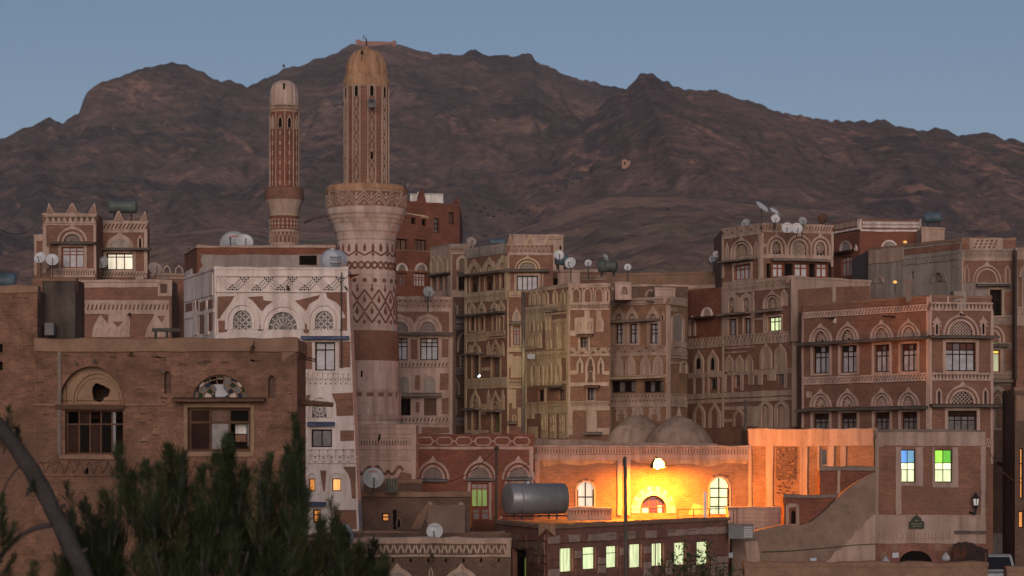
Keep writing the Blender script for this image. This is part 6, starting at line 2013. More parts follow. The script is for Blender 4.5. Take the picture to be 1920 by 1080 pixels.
# ragged brick parapet above, stepping
pl_, pr_ = h.block([(1504.5, 125.95), (1742, 118.95), (1859, 119.45)], 556, 'brick', ref=1, zbot=fl.z1 - .02, back=.5, coping='mud', cop=.08, lip=.03)
rects(pl_, [(1738, 556, 1742, 571)], T); rects(pr_, [(1742.2, 554, 1746, 567), (1776, 556, 1779, 570)], T)
pr_.outline = [(0, pr_.z0), (pr_.len, pr_.z0), (pr_.len, pr_.z1), (pr_.u(1812), pr_.z1), (pr_.u(1811), pr_.uv(1811, 563)[1]), (pr_.u(1787), pr_.uv(1787, 566)[1]), (pr_.u(1786), pr_.z1), (0, pr_.z1)]
wx = [(1539.5, 1524.5, 1555.5), (1590, 1576, 1607.5), (1654, 1639.5, 1669), (1704.5, 1689.5, 1720.5)]
for k, (cx, x0, x1) in enumerate(wx):
    yb = 640.5 - (cx - 1539) * .052
    fan(fl, cx, yb, 24, 20, ro=9, tip=6, ring=T, kind='fan' if k < 2 else 'diag', leg=2, pointed=.22, lw=.035, pitch=.17, glass='dark_glass' if k < 2 else 'wood_grey')
    win(fl, x0, 649.5 - k * 1.7, x1, 700 - k * 1.2, 3, (.2, .40), 'wood_dark', 'curtain', rows=[['green_glass', 'curtain', 'green_glass'] if k < 2 else ['red_glass', 'curtain_grey', 'red_glass'], 'curtain', 'curtain'], sur=T, surpx=5)
    yb = 763 - k * .8
    fan(fl, cx, yb, 22, 19, ro=9, tip=6, ring=T, kind='fan' if k < 2 else 'diag', leg=2, pointed=.22, lw=.045, pitch=.17, glass='brick_dark')
    win(fl, x0, 775 - k, x1, 812, 3, (.25, .45), 'wood_dark', 'curtain_grey', rows=['wood_dark', 'curtain_grey', 'curtain_grey'], sur=T, surpx=5)
awning(fl, 1503, 1742, 637.5, 643, .55, 'wood_grey'); awning(fl, 1503, 1742, 765, 770, .55, 'wood_grey')
spout(fl, 1566, 597, .9, .05, 'wood_dark', drop=0); spout(fl, 1678, 594, .9, .05, 'wood_dark', drop=0); rects(fl, [(1564, 596, 1568, 606)], 'plaster_white', .06); rects(fl, [(1513, 734, 1522, 746)], 'plaster', .05)
band(fl, 1505, 1738, 703, 718, 'hatch', T, 'brick_dark', 42, rail=.22); band(fr, 1746, 1858, 699, 714, 'tri', T, 'brick_dark', 17, rail=.16)
fan(fr, 1801, 628.5, 44, 26, ro=12, tip=8, ring=T, kind='diag', leg=2, pitch=.16, lw=.035)
fan(fr, 1804, 757, 40, 23, ro=12, tip=8, ring=T, kind='diag', leg=2, pitch=.19, lw=.035)
for cx, y0, y1 in ((1756, 592, 629), (1843, 590, 629)):
    pinnacle(fr, cx, y0, y1, 9, T); 
    for q in (0, 7):
        mb = MB(); a, b, c = fr.uv(cx - 8, 606 + q), fr.uv(cx, 596 + q), fr.uv(cx + 8, 606 + q); bar(mb, fr, a, b, .06, 0, .09); bar(mb, fr, b, c, .06, 0, .0925); mb.build('chevron', T, h.root)
for cx in (1760, 1847): slit(fr, cx, 732, 757, 5, pane='wood_grey', sur=T, surpx=3.5)
awning(fr, 1740, 1867, 630.5, 635, .55, 'wood_grey'); awning(fr, 1742, 1866, 759, 764, .55, 'wood_grey')
win(fr, 1773, 642, 1829, 696, 4, (.24, .40), 'wood_dark', 'curtain', rows=[['red_glass', 'curtain_grey', 'red_glass', 'red_glass'], 'curtain', 'curtain'], sur=T, surpx=6)
win(fr, 1777, 770, 1831, 812, 4, (.22, .42), 'wood_dark', 'curtain_grey', rows=['wood_dark', 'curtain_grey', 'curtain_grey'], sur=T, surpx=6)
spout(fr, 1799, 588, .8, .05, 'wood_dark', drop=.15)
band(fr, 1848, 1862, 822, 838, 'zigzag', T, None, 3, rail=.12)
h.finish()
mb = MB(); a, b = P(1787, 546, 119.3), P(1811, 574, 119.3)
mb.box(a.x, 119.2, b.z - .1, b.x, 120.2, a.z)
tag(mb.build('water_box', 'plaster_grey', None, loc=(a.x, 119.5, b.z)), 'pale grey box-shaped cistern in a gap of the brick parapet on the right', 'cistern')
t = thing('chimney', P(1706, 562, 120), 'mud chimney pipe standing on the ragged brick parapet', 'chimney')
mb = MB(); a, b = P(1700, 528, 119.1), P(1710, 566, 119.1); mb.box(a.x, 119.35, b.z, b.x, 119.3, a.z); mb.build('stack', 'mud_grey', t)
mb = MB(); mb.box(a.x - .08, 119.3, a.z, b.x + .2, 119.4, a.z + .06); mb.build('cap', 'mud', t)
# dark house far right in the alley, with glowing panes imitating lamplight on its wall
h = House('alley_house', 'dark alley house at the right edge with glowing orange panes standing in for lamplit wall', 'house', None, (1915, 117))
f, = h.block([(1903, 117), (1990, 117)], 730, 'brick_dark', back=3, coping='mud', cop=.1)
rects(f, [(1905, 742, 1960, 790)], 'mud', .03)
win(f, 1911, 840, 1918, 935, 1, (.3, .6), 'wood_dark', 'lit_amber', dep=.05)  # this and the next are no windows: amber glow put in for lamplit wall
win(f, 1909, 958, 1919, 990, 1, (), 'wood_dark', 'lit_amber', dep=.05)
h.finish()
# ================================================================== LOWER TOWN: mosque wing, lit hall, stairs, stone building, roofs
# ---- calligraphy wall at the minaret foot
h = House('mosque_wall', 'pink plaster wall with a raised calligraphy panel at the foot of the large minaret', 'wall', None, (725, 110))
f, = h.block([(664, 110), (780, 110)], 797, 'plaster_pink', back=3, coping='plaster_pink', cop=.05)
rects(f, [(666, 799, 779, 803), (666, 815, 779, 821), (666, 840, 770, 843), (666, 858, 770, 862)], 'plaster_pink', .05, 'band')
band(f, 667, 768, 826, 834, 'dentil', 'plaster_pink', 'brick_dark', 19, rail=0); band(f, 667, 778, 804, 814, 'dots', 'plaster_pink', 'plaster', 22, rail=0)
rects(f, [(772, 799, 780, 905)], 'plaster_pink', .07, 'corner_strip')
mb = MB(); q = f.uv(711, 821); slab(mb, f, [(q[0] - .06, q[1] - .18), (q[0] + .03, q[1] - .18), (q[0] + .07, q[1] + .16), (q[0] - .02, q[1] + .16)], 0, .06); mb.build('slit', 'void', h.root)
# flowing raised script: tall uprights, bowls and dots
strokes = [
    [(764, 856), (764, 845)], [(764, 856), (759, 857), (757, 853)], [(757, 853), (755, 857), (751, 857), (749, 853)], [(749, 857), (742, 858), (738, 853), (741, 849), (745, 852)],
    [(734, 857), (734, 844)], [(730, 857), (730, 844)], [(726, 857), (726, 844)], [(722, 852), (719, 848), (715, 852), (718, 857), (722, 855), (722, 852)],
    [(711, 857), (711, 844)], [(707, 857), (707, 844)], [(707, 857), (701, 857)], [(701, 857), (698, 850), (694, 856), (688, 857)], [(688, 857), (686, 851), (682, 856), (676, 858), (671, 853)],
    [(715, 843.5), (712, 841)], [(696, 846), (693, 849), (688, 846)], [(752, 847), (747, 845)], [(682, 845), (679, 843.5)]]
cb = MB()
for st in strokes:
    pts = [f.uv(x, y + 0.5) for x, y in st]
    for a, b in zip(pts, pts[1:]): bar(cb, f, a, b, .055, 0, .05 + RND.uniform(0, .01))
cb.build('calligraphy', 'plaster', h.root)
# knotted brick relief below
for x0, x1, s_ in ((672, 700, 1), (700, 728, -1), (728, 756, 1)):
    zb = MB()
    prev = None
    for i in range(9):
        x = x0 + (x1 - x0) * i / 8; y = 882 + s_ * 8 * math.sin(math.pi * i / 4)
        q = f.uv(x, y)
        if prev: bar(zb, f, prev, q, .14, 0, .03)
        prev = q
    zb.build('knot_relief', 'brick', h.root)
polys(f, [[(752, 884), (776, 890), (776, 905), (745, 897)]], 'brick', .03, 'brick_panel')
h.finish()

# ---- mosque wing with three ogee arches
h = House('mosque_wing', 'brick mosque wing with three ogee-arched fan windows and a lit green door', 'mosque wing', None, (890, 116))
f, = h.block([(776, 116), (1001, 116)], 816, 'brick_red', back=5, coping='brick_red', cop=.07, lip=.06)
T = 'plaster_pink'
band(f, 779, 996, 820, 834.5, 'hex', T, 'brick_red', 6, rail=.0, h1=.06)
rects(f, [(778, 837.5, 1000, 842.5), (992, 843, 1000, 910)], T)
for cx in (812, 900, 972):
    fan(f, cx, 899, 36, 23, ro=13, tip=9, ring=T, kind='diag', leg=2, pitch=.15, lw=.03, pointed=.1)
    if cx == 900: pass
awning(f, 785, 838, 899, 903, .3, 'grey_box'); awning(f, 875, 925, 897.5, 901.5, .3, 'grey_box'); awning(f, 948, 998, 896, 900, .3, 'grey_box')
rects(f, [(877, 904, 882.5, 975), (916, 904, 922, 975), (946, 902, 952, 950), (776.5, 904, 786, 930)], T)
win(f, 883, 906, 915, 951, 3, (.22,), 'wood_red', 'lit_leaf', rows=[['red_glass', 'red_glass', 'red_glass'], 'lit_leaf'], dep=.14, name='door')
win(f, 958, 906, 988, 940, 2, (.3,), 'wood_brown', 'curtain_grey', sur=T, surpx=4)
mb = MB(); prev = None
for i in range(8):
    a = math.pi * (.5 + i / 14); q = f.uv(930 + 10 * math.cos(a + math.pi), 968 + 8 * math.sin(a)); 
    if prev: bar(mb, f, prev, q, .1, 0, .05)
    prev = q
mb.build('scroll', T, h.root)
h.finish()
# two framed crates below the door
for i, x in enumerate((886, 903)):
    t = thing('crate', P(x + 7, 973, 113.5), ('left' if i == 0 else 'right') + ' of two red-framed grey crates under the lit green door', 'crate', 'red-framed crates under the green door')
    a, b = P(x, 954, 113.5), P(x + 14, 975, 113.5)
    mb = MB(); mb.box(a.x + .04, 113.5, b.z, b.x - .04, 113.9, a.z - .04); mb.build('body', 'curtain_grey', t)
    for bx in ((a.x, b.z, a.x + .05, a.z), (b.x - .05, b.z, b.x, a.z), (a.x + .05, a.z - .05, b.x - .05, a.z), (a.x + .05, b.z, b.x - .05, b.z + .05), (a.x + .05, (a.z * .6 + b.z * .4), b.x - .05, (a.z * .6 + b.z * .4) + .04)):
        mb = MB(); mb.box(bx[0], 113.46, bx[1], bx[2], 113.5, bx[3]); mb.build('slat', 'wood_red', t)

# ---- lamp-lit hall
YL = 118.0
h = House('lit_hall', 'long ochre hall lit orange by a lamp, with an arched window in a stone ring', 'hall', None, (1200, YL))
f, = h.block([(1000, YL), (1408, YL)], 837, 'brick_ochre', back=9, coping='plaster', cop=.05, lip=.10)
band(f, 1006, 1404, 840, 851, 'dentil', 'plaster', 'brick', 74, rail=.12, h1=.05); rects(f, [(1002, 852, 1404, 862)], 'plaster', .05)
rects(f, [(1003, 862, 1012, 950), (1158, 862, 1166, 966), (1174, 862, 1182, 966)], 'plaster', .06, 'pilaster')
rects(f, [(1062, 940, 1066, 962)], 'plaster', .05, 'pilaster')
# brick patch zones
polys(f, [[(1012, 862), (1158, 862), (1150, 870), (1120, 868), (1090, 873), (1050, 869), (1020, 876)], [(1183, 862), (1403, 862), (1400, 870), (1360, 868), (1330, 875), (1290, 869), (1250, 872), (1200, 868)], [(1012, 950), (1030, 938), (1060, 944), (1062, 965), (1012, 965)], [(1290, 965), (1300, 944), (1326, 950), (1328, 965)]], 'ochre_plaster', .014, 'plaster_remnant')
# big arch with voussoir ring
u, v = f.uv(1225, 962); s = f.sc(1225)
ho = arch(u, v, 24 * s, 26 * s, 16, 0, 7 * s)
f.holes.append((ho, .3))
nv = 15
for i in range(nv):
    a0 = math.pi * i / nv; a1 = math.pi * (i + .90) / nv
    for (r0, r1, m_) in ((25, 32.5, 'whitewash'), (33.2, 41, 'plaster' if i % 2 else 'whitewash')):
        vb = MB()
        slab(vb, f, [(u + r0 * s * math.cos(a0), v + 7 * s + r0 * s * 1.06 * math.sin(a0)), (u + r1 * s * math.cos(a0), v + 7 * s + r1 * s * 1.06 * math.sin(a0)), (u + r1 * s * math.cos(a1), v + 7 * s + r1 * s * 1.06 * math.sin(a1)), (u + r0 * s * math.cos(a1), v + 7 * s + r0 * s * 1.06 * math.sin(a1))], 0, .05 + f.step() + (.02 if r0 == 25 else 0))
        vb.build('stone', m_, h.root)
for sg in (-1, 1):
    for k in range(2):
        vb = MB(); x0 = u + sg * 25 * s; x1 = u + sg * 41 * s; y = v + 7 * s * k / 2
        slab(vb, f, [(min(x0, x1), y), (max(x0, x1), y), (max(x0, x1), y + 3.2 * s), (min(x0, x1), y + 3.2 * s)], 0, .05); vb.build('stone', 'whitewash', h.root)
wf = MB(); hoop(wf, f, arch(u, v, 24 * s, 26 * s, 16, 0, 7 * s), arch(u, v, 21 * s, 23 * s, 16, 0, 7 * s), -.28, -.2)
for x in (-8, 8): slab(wf, f, [(u + (x - 1) * s, v), (u + (x + 1) * s, v), (u + (x + 1) * s, v + 29 * s), (u + (x - 1) * s, v + 29 * s)], -.28, -.21)
slab(wf, f, [(u - 22 * s, v + 10 * s), (u + 22 * s, v + 10 * s), (u + 22 * s, v + 12 * s), (u - 22 * s, v + 12 * s)], -.28, -.205)
wo = wf.build('arched_window', 'wood_brown', h.root)
gb = MB(); gb.add([f.pt(a, b, -.27) for a, b in ho], [tuple(range(len(ho)))]); gb.build('glass', 'red_glass', wo)
for (x0, x1, y0, y1) in ((-21, -9, .5, 9.5), (9, 16, .5, 14)):
    gb = MB(); gb.add([f.pt(u + x0 * s, v + y0 * s, -.262), f.pt(u + x1 * s, v + y0 * s, -.262), f.pt(u + x1 * s, v + y1 * s, -.262), f.pt(u + x0 * s, v + y1 * s, -.262)], [(0, 1, 2, 3)]); gb.build('pane', 'lit_white', wo)
# two tall arched windows with deep splays
for cx, gx0, gx1, y0, y1, w, nx, tr in ((1098, 1083, 1108, 906, 950, 31, 2, (.62,)), (1349, 1332, 1355, 898, 964, 36, 2, (.3, .55, .8))):
    c = cx
    uu, vv = f.uv(c, y1); hw = w / 2 * s
    lg = (y1 - y0) * s * .72; hh = (y1 - y0) * s * .28 + 3 * s
    hole = arch(uu, vv, hw, hh, 12, 0, lg)
    f.holes.append((hole, .5))
    sb = MB(); hoop(sb, f, arch(uu, vv, hw + 3.5 * s, hh + 3.5 * s, 12, 0, lg), hole, -.5, .03); fr_ = sb.build('splay', 'plaster', h.root)
    gb = MB(); gb.add([f.pt(a, b, -.45) for a, b in hole], [tuple(range(len(hole)))]); gb.build('glass', 'lit_white' if cx < 1200 else 'lit_green_white', fr_)
    mb = MB()
    for i in range(nx + 1):
        x = uu - hw + 2 * hw * i / nx; x = max(uu - hw + .03, min(uu + hw - .03, x))
        slab(mb, f, [(x - .03, vv), (x + .03, vv), (x + .03, vv + lg + (hh * .9 if 0 < i < nx else 0)), (x - .03, vv + lg + (hh * .9 if 0 < i < nx else 0))], -.45, -.40)
    for t_ in tr:
        y = vv + (lg + hh) * (1 - t_); slab(mb, f, [(uu - hw, y - .03), (uu + hw, y - .03), (uu + hw, y + .03), (uu - hw, y + .03)], -.45, -.395)
    mb.build('glazing_frame', 'iron', fr_)
for cx, y in ((1090, 902), (1101, 899), (1112, 901), (1338, 893), (1349, 890), (1360, 893)):
    mb = MB(); q = f.uv(cx, y); slab(mb, f, [(q[0] - .06, q[1] - .05), (q[0] + .06, q[1] - .05), (q[0] + .06, q[1] + .05), (q[0] - .06, q[1] + .05)], 0, .09); mb.build('stone_stud', 'brick_dark', h.root)
# white balustrade frieze in front
b_, = h.block([(1064, 115.6), (1147, 115.6)], 952, 'plaster', zbot=P(0, 990, 115.6).z, back=.3, coping='plaster', cop=.04, name='balustrade')
band(b_, 1066, 1146, 955, 967, 'tri', 'plaster', 'brick', 13, rail=.08)
h.finish()
# roof vault strip behind the cornice
h = House('roof_vault', 'greyish plaster roof strip sloping up behind the lit hall cornice', 'roof', None, (1170, 121))
f, = h.block([(1001, 121), (1345, 121)], 826, 'dome_plaster', zbot=5, back=5, coping='dome_plaster', cop=.05)
f.outline = [(0, 5), (f.len, 5), (f.len, f.uv(1345, 832)[1]), (f.u(1142), f.uv(1142, 829)[1]), (f.u(1110), f.uv(1110, 824)[1]), (f.u(1040), f.uv(1040, 824)[1]), (0, f.uv(1001, 822)[1])]
h.blocks[0]['coping'] = None; h.blocks[0]['z1'] = f.uv(1001, 832)[1]
h.finish()
# domes
def dome(px, py_top, py_base, rpx, Y, label, ped=True):
    t = thing('dome', P(px, py_base, Y), label, 'dome')
    c = P(px, py_base, Y); R_ = rpx * Y / FPX; H = (py_base - py_top) * Y / FPX
    prof = [(R_, -1.5), (R_, 0), (R_ * .97, H * .12), (R_ * .885, H * .33), (R_ * .74, H * .54), (R_ * .53, H * .74), (R_ * .32, H * .885), (R_ * .15, H * .965), (.01, H)]
    mb = MB(); mb.lathe(tuple(c), prof, 48); mb.build('shell', 'dome_plaster', t, smooth=True)
    mb = MB(); mb.lathe((c.x, c.y, c.z + H * .97), [(R_ * .10, 0), (R_ * .085, R_ * .06), (R_ * .05, R_ * .12), (R_ * .045, R_ * .2), (.01, R_ * .27)], 14); mb.build('finial', 'dome_plaster', t, smooth=True)
    return t
dl = dome(1196, 777, 834, 60, 125.5, 'left plaster dome with a pale repaired patch behind the lit hall')
dome(1273, 779, 838, 66, 122.8, 'right pointed plaster dome behind the lit hall')
c = P(1196, 834, 125.5); R_ = 60.7 * 125.5 / FPX; H = 57.6 * 125.5 / FPX
for k in range(1):
    mb = MB(); mb.lathe(tuple(c), [(R_, 0), (R_ * .97, H * .12), (R_ * .885, H * .33), (R_ * .74, H * .54), (R_ * .66, H * .62)], 14, a0=-1.75, a1=-.35); mb.build('patch', 'plaster', dl, smooth=True)

# ---- block right of the hall, lit at its left edge
h = House('brick_block', 'brick and plaster block catching the orange lamp light on its left edge', 'building', None, (1520, 117))
f, = h.block([(1404, 118.0), (1639, 114.7)], 804, 'brick_ochre', ref=1, back=4, coping='plaster', cop=.04)
T = 'plaster'
rects(f, [(1404.3, 806, 1638.5, 836), (1404.2, 836, 1410, 956), (1437, 836, 1450, 956), (1500, 836, 1514, 956), (1533.5, 836, 1537, 910), (1552, 836, 1564, 880), (1577, 836, 1586, 880)], T)
win(f, 1538, 842, 1552, 873, 1, (), 'plaster_grey', 'grey_box', dep=.08)
# rough stretch of loose brick
brick(f, [(1455, 838, 1494, 900)], 'brick_dark', .012)
for i in range(46):
    x, y = RND.uniform(1456, 1492), RND.uniform(840, 925)
    q = f.uv(x, y); bw, bh = RND.uniform(.05, .09), .035
    mb = MB(); slab(mb, f, [(q[0] - bw, q[1] - bh), (q[0] + bw, q[1] - bh), (q[0] + bw, q[1] + bh), (q[0] - bw, q[1] + bh)], 0, RND.uniform(.04, .1)); mb.build('brick', RND.choice(['brick_dark', 'brick', 'brick_ochre']), h.root)
# low plastered terrace wall below
w_, = h.block([(1366, 115.2), (1476, 115.2)], 952, 'plaster', zbot=1.5, back=1.6, coping='plaster', cop=.05)
for y in (960, 967, 975): rects(w_, [(1367, y, 1475, y + 2.5)], 'plaster_pink', .05, 'ledge')
h.finish()

# ---- block with the coloured windows
h = House('coloured_window_block', 'brick block with a blue-topped and a green-topped lit window, lower right', 'building', None, (1745, 113.5))
f, = h.block([(1640, 115.5), (1848, 115.5)], 807, 'brick', back=2.6, coping='mud_grey', cop=.05)
T = 'plaster_dull'
rects(f, [(1640.4, 810, 1847.6, 836), (1640.3, 836, 1647, 1020), (1838, 836, 1847.8, 1000), (1647, 836, 1654, 838)], T)
rects(f, [(1679, 838, 1690, 965)], T, .055)
rects(f, [(1716.5, 838, 1730, 912), (1690, 905, 1730, 911), (1748, 838, 1752, 912), (1785.5, 838, 1796, 914), (1748, 905, 1796, 914)], T, .05, 'surround')
win(f, 1687.5, 843, 1716, 904.5, 2, (.40, .62), 'iron', 'lit_pale', rows=[['lit_blue', 'lit_cyan'], 'lit_pale', 'lit_green_white'], dep=.12, fw=.045)
win(f, 1752.5, 843, 1785, 904.5, 2, (.40, .62), 'iron', 'lit_pale', rows=[['lit_lime', 'lit_green'], 'lit_pale', 'lit_green_white'], dep=.12, fw=.045)
rects(f, [(1640.4, 965, 1848, 1019)], 'plaster_dull', .06)
band(f, 1647, 1786, 997, 1010, 'scallop', 'plaster_dull', None, 21, rail=0, h1=.11)
rects(f, [(1789, 995, 1848, 1001)], 'wood_grey', .16, 'beam', .008)
# stone base with dark arch
polys(f, [[(1641, 1019), (1848, 1019), (1848, 1110), (1641, 1110)]], 'stone_red', .03, 'stone_base')
for r in range(2):
    for i in range(11):
        x = 1644 + i * 13.5 + (6 if r % 2 else 0)
        if 1686 < x + 6 < 1752 and r == 1: continue
        rects(f, [(x, 1021 + r * 14, x + 12.3, 1033.5 + r * 14)], RND.choice(['stone_red', 'stone_red', 'mud']), .045 + RND.uniform(0, .015), 'stone', .02)
u, v = f.uv(1716, 1090); s = f.sc(1716)
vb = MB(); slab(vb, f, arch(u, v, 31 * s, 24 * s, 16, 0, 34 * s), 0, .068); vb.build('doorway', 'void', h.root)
vb = MB(); hoop(vb, f, arch(u, v, 36 * s, 29 * s, 16, 0, 34 * s), arch(u, v, 31 * s, 24 * s, 16, 0, 34 * s), .03, .1); vb.build('arch_ring', 'stone_red', h.root)
h.finish()
# dome-shaped sign
t = thing('sign', P(1718, 991, 115.2), 'small dark dome-shaped sign with faded gold script on the pale wall', 'sign')
fs_ = Face((1640, 115.3), (1848, 115.3))
u, v = fs_.uv(1718.5, 991); s = fs_.sc(1718)
out = [(u - 14 * s, v), (u + 14 * s, v), (u + 14 * s, v + 13 * s), (u + 10 * s, v + 14 * s), (u + 9 * s, v + 18 * s), (u + 5 * s, v + 22 * s), (u + 1.2 * s, v + 25 * s), (u, v + 28 * s), (u - 1.2 * s, v + 25 * s), (u - 5 * s, v + 22 * s), (u - 9 * s, v + 18 * s), (u - 10 * s, v + 14 * s), (u - 14 * s, v + 13 * s)]
mb = MB(); slab(mb, fs_, out, 0, .05, 0, True); mb.build('board', 'sign_green', t)
lb = MB()
for (a, b, c, d) in ((-10, 9, -4, 8.2), (-3, 9.5, 3, 8), (4, 8, 10, 9.5), (-8, 4, -1, 5), (1, 4.2, 8, 4.8), (-3, 15, 3, 15.5)):
    bar(lb, fs_, (u + a * s, v + b * s), (u + c * s, v + d * s), .03, .05, .055)
lb.build('lettering', 'sign_gold', t)
# wall lantern
t = thing('wall_lantern', P(1830, 960, 115.2), 'black wall lantern with a dim glass at the corner of the coloured window block', 'lantern')
c = P(1829.5, 941, 115.0); r = 6.5 * 115 / FPX
for nm, prof, mt in (('glass', [(r * .75, -r * 1.1), (r, r * .9)], 'lantern_glass'), ('cap', [(r * 1.35, r * .9), (r * 1.2, r * 1.2), (r * .5, r * 2.1), (r * .2, r * 2.6), (.01, r * 3)], 'black_paint'), ('base', [(.01, -r * 2.2), (r * .5, -r * 1.8), (r * .85, -r * 1.1), (r * .8, -r * 1.0)], 'black_paint')):
    mb = MB(); mb.lathe(tuple(c), prof, 6); mb.build(nm, mt, t)
for i in range(6):
    a = 2 * math.pi * i / 6
    mb = MB(); mb.tube((c.x + r * .76 * math.sin(a), c.y - r * .76 * math.cos(a), c.z - r * 1.1), (c.x + r * 1.02 * math.sin(a), c.y - r * 1.02 * math.cos(a), c.z + r * .95), .018, .018, 5); mb.build('bar', 'black_paint', t)
mb = MB(); mb.path([(c.x, c.y, c.z - r * 2), (c.x - .03, c.y + .02, c.z - r * 3.4), (c.x - .2, c.y + .45, c.z - r * 3.0)], [.05, .06, .05], 7); mb.build('bracket', 'black_paint', t)

# ---- plastered stair ramp with stepped brick landings
YS2 = 111.0
h = House('stair_ramp', 'sloping plastered stair ramp with two red brick landings before the coloured window block', 'staircase', None, (1560, YS2))
b1, = h.block([(1537, 112.4), (1640, 112.4)], 880, 'brick_red', zbot=1, back=.9, coping='mud_grey', cop=.14, lip=.12)
rects(b1, [(1569.5, 881, 1575, 926)], 'plaster', .05)
b2, = h.block([(1470, 111.8), (1582, 111.8)], 931, 'brick_red', zbot=1, back=1.2, coping='mud_grey', cop=.08, lip=.10)
rects(b2, [(1474, 946, 1478.5, 986), (1493, 946, 1498, 986), (1478.5, 944, 1493, 951), (1476, 983, 1498, 986)], 'plaster', .06)
slit(b2, 1487.5, 957, 982, 8, sur=None)
h.finish()
fr_ = Face((1390, 111.0), (1642, 111.0), h)
def ramp_piece(pts, m_, w0, w1, nm):
    mb = MB(); slab(mb, fr_, [fr_.uv(x, y) for x, y in pts][::-1], w0, w1, 0, True); mb.build(nm, m_, h.root)
ramp_piece([(1372, 1010), (1400, 1000), (1440, 990), (1468, 984), (1503, 985), (1521, 979), (1536, 967), (1551, 954), (1576, 928), (1591, 915), (1612, 900), (1641, 885), (1641, 1120), (1372, 1120)], 'ramp_plaster', -.9, 0, 'ramp')
ramp_piece([(1535, 1120), (1546, 1056), (1558, 1046), (1566, 1034), (1577, 1030), (1586, 1016), (1596, 1010), (1603, 998), (1616, 990), (1622, 978), (1634, 968), (1641, 964), (1641, 1120)], 'plaster', 0, .03, 'plaster_patch')
ramp_piece([(1396, 1016), (1420, 1014), (1424, 1040), (1427, 1120), (1402, 1120), (1400, 1045)], 'plaster', 0, .025, 'plaster_patch')
mb = MB()
pts = [fr_.pt(*fr_.uv(x, y), .06) for x, y in ((1428, 1035), (1480, 1033), (1540, 1028), (1600, 1022), (1643, 1020))]
mb.path(pts, [.022] * 5, 6); tag(mb.build('cable', 'iron', None, loc=tuple(pts[0])), 'thin dark cable strung along the lower stair ramp wall', 'cable')

# ---- foreground mud wall, lower right
h = House('mud_wall', 'low rounded mud wall along the bottom right of the view', 'wall', None, (1640, 98))
f, = h.block([(1396, 98), (1852, 98)], 1060, 'mud', back=.7, coping=None)
h.finish()
coping(f, f.z1, 'mud', .13, dep=.75, lip=.05, jit=.05)
g = House('mud_wall', 'stub of mud wall in the bottom right corner beyond the pickup', 'wall', None, (1910, 97))
f, = g.block([(1888, 97), (1960, 97)], 1068, 'mud', back=.7, coping='mud', cop=.12)
g.finish()

# ---- tarp shelter beside the arch
t = thing('tarp', P(1818, 1050, 109), 'sagging dark brown tarp over goods beside the dark street arch', 'tarp')
mb = MB(); N = 14
vs = []
for j in range(6):
    for i in range(N):
        x = 1787 + 66 * i / (N - 1); k = i / (N - 1)
        y = 1020 - 4 * math.sin(math.pi * min(1, k * 1.5)) + (12 * max(0, k - .55) * 2) + (1.2 * math.sin(i * 2.3)) + 8 * j
        q = P(x, y, 114.9 - .7 * j + .06 * math.sin(i * 1.7 + j))
        vs.append(tuple(q))
mb.add(vs, [(j * N + i, j * N + i + 1, (j + 1) * N + i + 1, (j + 1) * N + i) for j in range(5) for i in range(N - 1)])
mb.build('cloth', 'tarp', t, smooth=True)
for i, (x, y) in enumerate(((1790, 1024), (1848, 1036))):
    mb = MB(); q = P(x, y, 111.3); mb.tube((q.x, 111.3, 0), (q.x, 111.3, q.z), .05, .05, 6); mb.build('pole', 'wood_brown', t)
def sack(px, py, Y, rpx, label):
    s = rpx * Y / FPX; c = P(px, py, Y)
    mb = MB(); n = 14
    prof = [(.05, -.8), (.75, -.78), (1.0, -.4), (.98, .1), (.75, .5), (.35, .75), (.28, .95), (.4, 1.1), (.1, 1.12)]
    mb.lathe((c.x, c.y, c.z), [(r * s, z * s) for r, z in prof], n, flute=lambda a, z: 1 + .12 * math.sin(3 * a + z * 5))
    mb.path([(c.x, c.y, c.z - .5 * s), (c.x, c.y, c.z - 1.0 * s)], [.2 * s, .2 * s], 6)
    tag(mb.build('sack', 'sack', None, smooth=True, loc=(c.x, c.y, c.z - .8 * s)), label, 'sack')
sack(1774, 1045, 109, 8, 'white bulging sack leaning beside the dark street arch')
sack(1661, 1052, 109, 8, 'white sack slumped low at the foot of the stone base')
for (x0, y0, x1, y1, Y, label) in ((1673, 1036, 1685, 1046, 115.35, 'small pale paper notice on the stone base left of the arch'), (1519, 1046, 1531, 1058, 110.9, 'small pale paper notice on the stair ramp wall'), (1366, 1036, 1374, 1046, 110.5, 'small pale paper notice at the foot of the stairs')):
    ff = Face((x0, Y), (x1, Y)); mb = MB(); q0, p0, q1, p1 = uvr(ff, x0, y0, x1, y1)
    slab(mb, ff, [(q0, p0), (q1, p0 + .01), (q1, p1), (q0, p1 - .01)], 0, .015, 0, True); tag(mb.build('notice', 'paper', None, loc=ff.pt(q0, p0, 0)), label, 'notice')
# grey cooler box
t = thing('air_cooler', P(1390, 1010, 108), 'grey metal air cooler box on the stone building corner', 'air cooler')
a, b = P(1366, 984, 108), P(1413, 1010, 108)
mb = MB(); mb.box(a.x, 108, b.z, b.x, 109, a.z); mb.build('body', 'grey_box', t)
for i in range(6):
    z = b.z + .06 + i * .085; mb = MB(); mb.box(b.x - .44, 107.97, z, b.x - .05, 108.0, z + .045); mb.build('slat', 'steel', t)
mb = MB(); mb.box(a.x - .03, 107.95, a.z, b.x + .03, 109.05, a.z + .035); mb.build('lid', 'grey_box', t)

